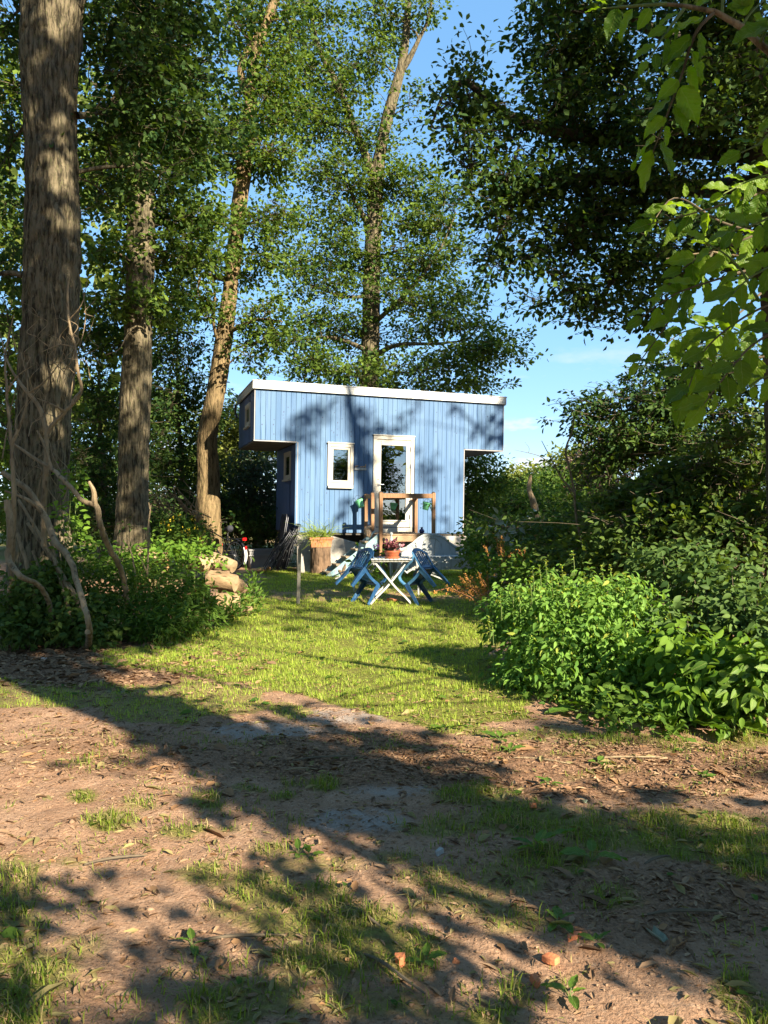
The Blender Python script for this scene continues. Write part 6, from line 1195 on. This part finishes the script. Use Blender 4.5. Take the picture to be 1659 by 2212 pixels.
for k, (u, v_, L, lab) in enumerate([(645,1845,.06,'bright seedling left of the sandy shadow edge'), (670,1852,.06,'bright seedling right beside another near the sandy shadow edge'), (1230,2150,.075,'leafy seedling clump near the bottom right, beside brick shards'), (1290,2040,.05,'single upright seedling at the diagonal shadow edge'), (1205,1995,.08,'flat yellow-green seedling on the diagonal shadow edge'), (920,2080,.06,'small seedling right of a brick shard at bottom centre'), (415,2042,.06,'seedling in the dappled shade at lower left'), (1160,1835,.14,'shaded broad-leaved plant in the dark band'), (1280,1855,.12,'shaded two-leaved plant right of the dark band centre'), (960,1580,.12,'dark plantain at the lawn end'), (1520,1680,.09,'small sunlit weed on the wood chips, right'), (1290,1650,.08,'small sunlit weed on the wood chips, centre'), (1185,1695,.08,'weed at the lower edge of the wood chips'), (1080,1600,.10,'weed clump at the start of the wood chips'), (1100,1625,.08,'second weed clump by the wood chips'), (1640,1560,.12,'weed at the right edge under the burdock'), (250,1345+100,.10,'weed in the leaf litter at the foot of the pale branch')]):
    rosette('seedling', lab, gpx(u, v_), 5 if L > .07 else 4, L, 20 + k, (15, 60), SG)

# ------------------------------------------------------------------ brick shards, pebbles, sticks, torn paper-like leaves
def shard(name, label, cat, u, v_, s, mat, seed, group=None):
    rg = np.random.default_rng(seed); n = 7; an = np.sort(rg.uniform(0, 2*math.pi, n)); r = rg.uniform(.7, 1.1, n); poly = [(s[0]*r[i]*math.cos(an[i]), s[1]*r[i]*math.sin(an[i])) for i in range(n)]
    o = MB().prism(poly, (0, 0, -.008), (1, 0, 0), (0, 1, 0), s[2] + .008).build(name, mat, None, bevel=.003); o.location = gpx(u, v_) + np.array([0, 0, .002]); o.rotation_euler = (rg.normal(0, .15), rg.normal(0, .15), rg.uniform(0, 6)); tag(o, label, cat, group)
SB = 'brick shards on the soil'
shard('brick_shard', 'orange brick shard nearest the shadow edge at lower right', 'brick shard', 1240, 2030, (.045,.022,.018), 'brick_red', 1, SB); shard('brick_shard', 'long flat brick shard below the other at lower right', 'brick shard', 1190, 2075, (.05,.02,.016), 'brick_red', 2, SB); shard('brick_shard', 'square brick shard at bottom centre', 'brick shard', 865, 2078, (.026,.024,.025), 'brick_red', 3, SB); shard('brick_shard', 'tiny brick crumb right of the square shard', 'brick shard', 985, 2080, (.014,.011,.012), 'brick_red', 4, SB); shard('brick_shard', 'dull brick shard beside the bottom right seedling clump', 'brick shard', 1155, 2120, (.026,.02,.016), 'brick_red', 5, SB); shard('brick_shard', 'red crumb in the dark band right of centre', 'brick shard', 1150, 1742, (.022,.018,.016), 'brick_red', 6, SB); shard('brick_shard', 'brick lying under the white table', 'brick shard', 845, 1297, (.12,.05,.03), 'brick_red', 7, SB)
shard('pebble', 'grey stone in the shadow left of the dark band', 'stone', 950, 1845, (.04,.025,.02), 'stone', 8); shard('pebble', 'pale stone on the wood chips at far left', 'stone', 95, 1425, (.05,.03,.02), 'stone', 9)
rg = np.random.default_rng(77)
def curled(label, u, v_, s, mat, seed):
    rg = np.random.default_rng(seed); n = 5; V = [(s*(i/(n-1) - .5), s*.45*(j/(n-1) - .5), .12*s + .25*s*((j/(n-1) - .5)*2)**2 + rg.normal(0, .05*s)) for i in range(n) for j in range(n)]; i = (np.arange(n-1)[:, None]*n + np.arange(n-1)[None]).ravel()
    o = link('dry_leaf', mesh_np('dry_leaf', np.array(V), np.c_[i, i+n, i+n+1, i+1], mat, rnd=rg.random(len(i)), smooth=True)); so_ = o.modifiers.new('thick', 'SOLIDIFY'); so_.thickness = .0015; o.location = gpx(u, v_); o.rotation_euler = (0, 0, rg.uniform(0, 6)); tag(o, label, 'leaf', 'large dry leaves on the ground')
curled('torn dry leaf in the shade at lower right', 1420, 2030, .075, 'pale_leaf', 1); curled('second dry leaf just right of the torn one', 1465, 2045, .06, 'dead_leaf', 2); curled('small dry leaf below the torn pair at lower right', 1450, 2060, .05, 'dead_leaf', 3); curled('brown curled leaf in the dappled shade bottom left', 480, 2090, .07, 'dead_leaf', 4); curled('large brown curled leaf in the sandy shade left of centre', 365, 1625, .12, 'dead_leaf', 5); curled('brown curled leaf at the picture bottom centre', 700, 2025, .06, 'dead_leaf', 6); curled('white scrap of leaf in the dark band', 1258, 1733, .05, 'pale_leaf', 7)
for k, (u, v_, L, a, lab) in enumerate([(520,2030,.32,8,'dark stick across the dappled soil at lower left'), (790,1985,.22,-50,'stick at the rim of the grass patch in the lower centre'), (700,1640,.4,12,'thin stick in the dark leaf litter centre left'), (1350,1640,.5,5,'pale bark strip on the wood chips'), (1480,1975,.3,4,'dark stick in the shade at lower right'), (250,1860,.26,20,'stick among shadow blotches at left'), (1170,1645,.35,-20,'bark strip at the left end of the wood chips'), (850,2105,.3,-48,'dark stick through the grass at bottom centre'), (130,1600,.35,12,'pale wood splinter left of the leaf shadow'), (600,1595,.2,-8,'wood splinter on the grey sand patch'), (1420,1860,.16,30,'short forked stick on the dark band'), (650,1665,.2,6,'splinter on the lit soil near the shadow tip')]):
    p = gpx(u, v_); d = np.array([math.cos(R(a)), math.sin(R(a)), 0]); q = np.array([-d[1], d[0], 0]); o = MB().tube([-d*L/2, -d*L*.2 + q*.012*L + (0, 0, .008), d*L*.2 - q*.02*L + (0, 0, .01), d*L/2], [.004, .006, .0055, .003], 6, 12).build('stick', 'dead_wood' if k in (3, 6, 8, 9, 11) else 'twig', None, True); o.location = p + np.array([0, 0, .006]); tag(o, lab, 'stick', 'sticks on the ground')

# ------------------------------------------------------------------ grass, wood chips, leaf litter (nobody could count them)
def blades(n_per, x0, x1, y0, y1, h, w, seg, mat, seed, thr=.08, dry=.12, power=1.0, name='grass', bend=.5, label='short sunlit lawn grass', low=None):
    rg = np.random.default_rng(seed); n = int(n_per * (x1 - x0) * (y1 - y0)); x = rg.uniform(x0, x1, n); y = rg.uniform(y0, y1, n); vis = np.abs(x) < y * .56 + .6; x, y = x[vis], y[vis]
    g, _, _ = masks(x, y)
    if low: g = np.maximum(g, low * sstep(.45, .62, fbm(np.c_[x*2.3, y*2.3, x*0 + 6], 4)))
    cl = sstep(.30, .62, fbm(np.c_[x*7, y*7, x*0 + 1], 3)); keep = rg.random(len(x)) < np.clip(g, 0, 1) ** power * (.35 + .65*cl); keep &= g > thr; x, y, g, cl = x[keep], y[keep], g[keep], cl[keep]; m = len(x)
    P = np.c_[x, y, gheight(x, y) - .004]; H = h * rg.uniform(.45, 1.25, m) * (.5 + .7*cl) * (.7 + .3*g); az = rg.uniform(0, 2*math.pi, m); ln = np.abs(rg.normal(0, bend, m)) + .1
    dx = np.c_[np.cos(az), np.sin(az), np.zeros(m)]; sd = np.c_[-np.sin(az), np.cos(az), np.zeros(m)]; ww = w * rg.uniform(.6, 1.3, m)
    tip = P + dx*(H*ln)[:, None] + np.c_[np.zeros((m, 2)), H*np.maximum(.25, 1 - .35*ln)]; mid = P + dx*(H*ln*.3)[:, None] + np.c_[np.zeros((m, 2)), H*.58]
    rnd = np.clip(rg.normal(.5, .25, m), 0, 1)
    if seg == 1:
        V = np.stack([P - sd*ww[:, None]/2, P + sd*ww[:, None]/2, tip], 1).reshape(-1, 3); F = (np.arange(m)*3)[:, None] + np.arange(3); me = mesh_np(name, V, F, mat, rnd=rnd)
    else:
        V = np.stack([P - sd*ww[:, None]/2, P + sd*ww[:, None]/2, mid + sd*ww[:, None]*.42, mid - sd*ww[:, None]*.42, tip], 1).reshape(-1, 3); b = (np.arange(m)*5)[:, None]
        me = mesh_np(name, V, [b + np.array([0, 1, 2, 3]), b + np.array([3, 2, 4])], mat, rnd=np.concatenate([rnd, rnd]))
    return tag(link(name, me), label, 'grass', kind='stuff')
blades(3600, -4.2, 3.2, 5.2, 9.2, .045, .006, 1, 'grass_blade', 301, label='sunlit lawn grass in the middle of the clearing')
blades(1500, -4.2, 3.2, 9.2, 19.0, .055, .010, 1, 'grass_blade', 302, label='lawn grass around the table and stairs')
blades(300, -4.2, 3.2, 5.2, 17.0, .045, .008, 1, 'dry_grass', 303, label='dry straw-coloured blades in the lawn')
blades(4200, -2.6, 3.2, 1.7, 5.4, .055, .0044, 2, 'tuft_blade', 304, thr=.05, power=1.0, bend=.8, low=.22, label='loose tufts of grass on the foreground soil')
blades(1500, -2.6, 3.2, 1.7, 5.4, .055, .004, 2, 'dry_grass', 305, thr=.05, power=1.0, bend=1.1, low=.2, label='dry grass stalks on the foreground soil')
def flakes(n, x0, x1, y0, y1, s, asp, mat, seed, wt, name, label, dz=.004):
    rg = np.random.default_rng(seed); x = rg.uniform(x0, x1, n); y = rg.uniform(y0, y1, n); g, c, sa = masks(x, y); k = rg.random(n) < wt(g, c, sa) * (.3 + .7*sstep(.35, .6, fbm(np.c_[x*4, y*4, x*0+9], 3))); k &= np.abs(x) < y*.56 + .6; x, y = x[k], y[k]; m = len(x)
    P = np.c_[x, y, gheight(x, y) + dz]; az = rg.uniform(0, 2*math.pi, m); D = np.c_[np.cos(az), np.sin(az), rg.normal(0, .18, m)]; N = np.c_[rg.normal(0, .3, (m, 2)), np.ones(m)]; S = s*rg.lognormal(0, .45, m)
    V, F = leaves_np(P, D, N, S, asp); return tag(link(name, mesh_np(name, V, F, mat, rnd=np.repeat(rg.beta(1.3, 1.8, m), 2))), label, 'litter', kind='stuff')
flakes(80000, -3.2, 3.4, 2.0, 7.0, .030, 'lance', 'litter_flake', 311, lambda g, c, s: .18 + .8*c, 'wood_chips', 'brown wood chips and bark bits on the soil')
flakes(16000, -3.2, 3.4, 2.0, 8.5, .032, 'oval', 'dead_leaf', 312, lambda g, c, s: .12 + .6*c, 'leaf_litter', 'scattered dead leaves on the soil')
flakes(16000, -6, -1.2, 6.5, 10.5, .05, 'oval', 'litter_flake', 313, lambda g, c, s: .4 + .5*c - .4*g, 'leaf_litter', 'dead leaves and sticks under the left bushes')

# small clods, pebbles and clover
rg = np.random.default_rng(321); n = 9000; x = rg.uniform(-2.6, 2.8, n); y = 1.9 + 4.6 * rg.random(n) ** 1.3; g, c, sa = masks(x, y); k = (rg.random(n) < (1 - g) * (.25 + .75 * sstep(.4, .6, fbm(np.c_[x*3, y*3, x*0 + 4], 3)))) & (np.abs(x) < y*.56 + .4); x, y = x[k], y[k]; n = len(x)
oc = np.array([(1,0,0),(-1,0,0),(0,1,0),(0,-1,0),(0,0,1),(0,0,-1)], float); of = np.array([(0,2,4),(2,1,4),(1,3,4),(3,0,4),(2,0,5),(1,2,5),(3,1,5),(0,3,5)])
S = .0045 * rg.lognormal(0, .5, n); V = np.c_[x, y, gheight(x, y) + S*.15][:, None] + oc[None] * (S[:, None, None] * rg.uniform(.6, 1.4, (n, 6, 1)) * np.array([1.2, 1.1, .7])); F = (np.arange(n)*6)[:, None, None] + of[None]
tag(link('soil_clods', mesh_np('soil_clods', V.reshape(-1, 3), F.reshape(-1, 3), 'clod')), 'crumbs of earth and grit on the bare soil', 'soil', kind='stuff')
flakes(9000, -4, 3.2, 5.2, 14, .035, 'oval', 'fern_leaf', 322, lambda g, c, s: .55*g, 'clover', 'clover and small weeds between the lawn grass', .02)
flakes(5000, -2.8, 3.2, 1.9, 5.4, .028, 'oval', 'fern_leaf', 323, lambda g, c, s: .35*g + .05*c, 'clover', 'tiny weed leaves in the foreground grass tufts', .012)
flakes(14000, -2.8, 3.2, 1.9, 6.0, .045, 'lance', 'dry_grass', 324, lambda g, c, s: .15 + .35*g, 'straw', 'dry straw bits lying on the foreground soil', .005)
# ------------------------------------------------------------------ the close overhanging tree at the right
nt = thing('overhanging_tree', 'close branches with big toothed leaves hanging in from the upper right', 'tree', (4.6, 3.4, 0))
nb0 = np.array([4.6, 3.4, 0])
V, F = trunk_np([(4.6,3.4,-.1,.12),(4.55,3.38,1,.10),(4.3,3.2,2.2,.08),(4.0,2.9,3.4,.05),(3.6,2.6,4.4,.02)], 20, 50, .012, 5); link('trunk', mesh_np('trunk', V - nb0, F, 'bark_dark', smooth=True), nt)
NL = [bigleaf('leaf', .58, 1, seed=s + 10, mat='vein_leaf', rnd=.15 + .17*s, wav=.07, serr=.07) for s in range(6)]
rl = random.Random(17)
def sprig(pts, n, L, side=1.0):
    n = int(n * 1.2)
    P = catmull(np.array([px(*p) for p in pts]), 24); tb_ = MB().tube(P - nb0, np.linspace(.0055, .0018, 24), 6).build('twig', 'green_stem' if len(pts) < 4 else 'twig', nt, True)
    for k in range(n):
        f = .12 + .88 * k / max(1, n - 1); i = min(22, int(f*23)); p = P[i]; T = nrm(P[i+1] - P[i]); sg = 1 if k % 2 else -1; q = nrm(np.cross(T, np.array([0, 1., .2])) * sg + np.array([0, rl.uniform(-.4, .4), -.25])); 
        d = T if k == n - 1 else nrm(q*.75 + T*rl.uniform(.3, .7) + np.array([0, 0, -.25])); s = (.80 if pts[0][1] < 300 else .66)*L*rl.uniform(.55, 1.2); N = nrm(np.array([rl.uniform(-.5, .5), -.75 + rl.uniform(-.5, .5), .55 + rl.uniform(-.4, .4)])); X = nrm(np.cross(d, N)); Z = np.cross(X, d); p0 = p + d*.012 - nb0
        o = link('leaf', NL[rl.randrange(6)], nt); o.matrix_local = Matrix(((X[0]*s, d[0]*s, Z[0]*s, p0[0]), (X[1]*s, d[1]*s, Z[1]*s, p0[1]), (X[2]*s, d[2]*s, Z[2]*s, p0[2]), (0, 0, 0, 1)))
def nlimb(P, r): V, F = trunk_np([(*p, q) for p, q in zip(P, r)], 10, 40, .004, 3); link('limb', mesh_np('limb', V - nb0, F, 'dead_wood', smooth=True), nt)
nlimb([np.array([4.15,3.05,2.9]), px(1760,190,2.2), px(1659,110,2.2), px(1590,50,2.2), px(1545,25,2.2)], [.014,.010,.010,.009,.007])
nlimb([px(1545,25,2.2), px(1450,10,2.2), px(1340,15,2.25)], [.007,.005,.002]); nlimb([np.array([4.3,3.2,2.2]), px(1900,560,2.7), px(1660,570,2.8), px(1540,545,2.9), px(1440,560,3.0)], [.012,.009,.007,.005,.003])
for a in ([(1545,25,2.2),(1510,60,2.2),(1470,170,2.25),(1410,330,2.3)],): sprig(a, 13, .125)
sprig([(1480,15,2.2),(1440,70,2.2),(1400,130,2.2)], 6, .09); sprig([(1440,8,2.2),(1380,12,2.2),(1300,18,2.2)], 7, .09); sprig([(1600,60,2.2),(1620,30,2.2),(1650,0,2.2)], 5, .12); sprig([(1640,95,2.2),(1659,60,2.15),(1690,30,2.1)], 5, .12); sprig([(1560,30,2.2),(1560,0,2.2),(1540,-40,2.2)], 5, .1); sprig([(1690,250,2.4),(1640,310,2.4),(1600,330,2.4)], 4, .13)
sprig([(1700,400,2.9),(1600,430,2.9),(1500,460,2.9),(1400,485,2.9)], 12, .13); sprig([(1700,370,2.8),(1620,390,2.8),(1560,420,2.8)], 7, .13); sprig([(1700,480,2.8),(1600,520,2.8),(1500,560,2.85),(1440,620,2.9)], 11, .14); sprig([(1660,570,2.8),(1560,600,2.8),(1450,640,2.8),(1380,690,2.8)], 12, .14); sprig([(1700,640,2.7),(1600,690,2.7),(1520,760,2.7),(1480,860,2.7)], 12, .15); sprig([(1700,700,2.6),(1620,750,2.6),(1560,820,2.6),(1515,880,2.6)], 10, .15)
sprig([(1540,545,2.9),(1480,640,2.9),(1420,730,2.9),(1375,790,2.9)], 10, .13); sprig([(1700,560,2.6),(1620,600,2.6),(1560,660,2.6)], 8, .14); sprig([(1700,800,2.7),(1640,820,2.7),(1590,860,2.7)], 5, .13); sprig([(1700,450,2.6),(1640,480,2.6),(1580,500,2.6)], 6, .14); sprig([(1659,620,3.0),(1560,700,3.0),(1470,720,3.0),(1420,760,3.0)], 10, .13); sprig([(1700,520,3.1),(1560,480,3.1),(1450,430,3.1),(1410,480,3.1)], 9, .12); sprig([(1659,700,2.9),(1580,720,2.9),(1500,700,2.9)], 8, .14); sprig([(1640,650,2.7),(1580,560,2.7),(1520,520,2.7)], 8, .13); sprig([(1690,760,2.8),(1600,780,2.8),(1540,790,2.8),(1470,800,2.8)], 9, .14)
# a young tree behind the viewer that dapples the foreground
nb0 = np.array([3.3, -1.6, 0]); nt = thing('young_tree', 'young tree behind the viewer whose leaves dapple the near soil', 'tree', nb0)
V, F = trunk_np([(3.3,-1.6,-.1,.06),(3.25,-1.5,1.0,.05),(3.1,-1.3,2.0,.035),(2.8,-1.0,2.6,.012)], 12, 30, .006, 5); link('trunk', mesh_np('trunk', V - nb0, F, 'bark_dark', smooth=True), nt)
rg = np.random.default_rng(401); C = []; 
for (c, r, n) in (((2.35,-.65,2.35),(.55,.6,.35),17), ((1.75,-.95,2.55),(.5,.5,.35),8), ((2.85,-.55,2.2),(.45,.5,.3),12), ((2.0,-1.5,2.6),(.5,.4,.3),10), ((2.6,-1.3,2.5),(.5,.4,.3),10), ((3.0,.2,3.0),(.6,.6,.4),5), ((1.45,-.5,2.5),(.25,.35,.2),5)):
    d = nrm(rg.normal(size=(n, 3))); C.append(np.array(c) + d*rg.random(n)[:, None]**(1/2.4)*np.array(r))
C = np.concatenate(C); S0 = np.array([2.8, -1.0, 2.3]) + (C - np.array([2.8, -1.0, 2.3])) * .5; hub = np.tile(np.array([[3.0, -1.2, 2.25]]), (len(C), 1)); V, F = tubes_np(np.stack([hub, S0 + rg.normal(0, .05, C.shape), C], 1), np.full((len(C), 3), .006)*np.array([2, 1, .4]), 4); link('branches', mesh_np('branches', V - nb0, F, 'bark_dark'), nt)
idx = np.repeat(np.arange(len(C)), 11); P = C[idx] + rg.normal(0, .07, (len(idx), 3)); V, F = leaves_np(P, rg.normal(0, 1, P.shape) + np.array([0, 0, -.4]), rg.normal(0, .6, P.shape) + np.array([0, -.3, .8]), rg.uniform(.07, .14, len(P)), 'oak'); tag(link('crown', mesh_np('crown', V - nb0, F, 'near_leaf', rnd=np.repeat(rg.random(len(P)), 2)), nt), kind='stuff')
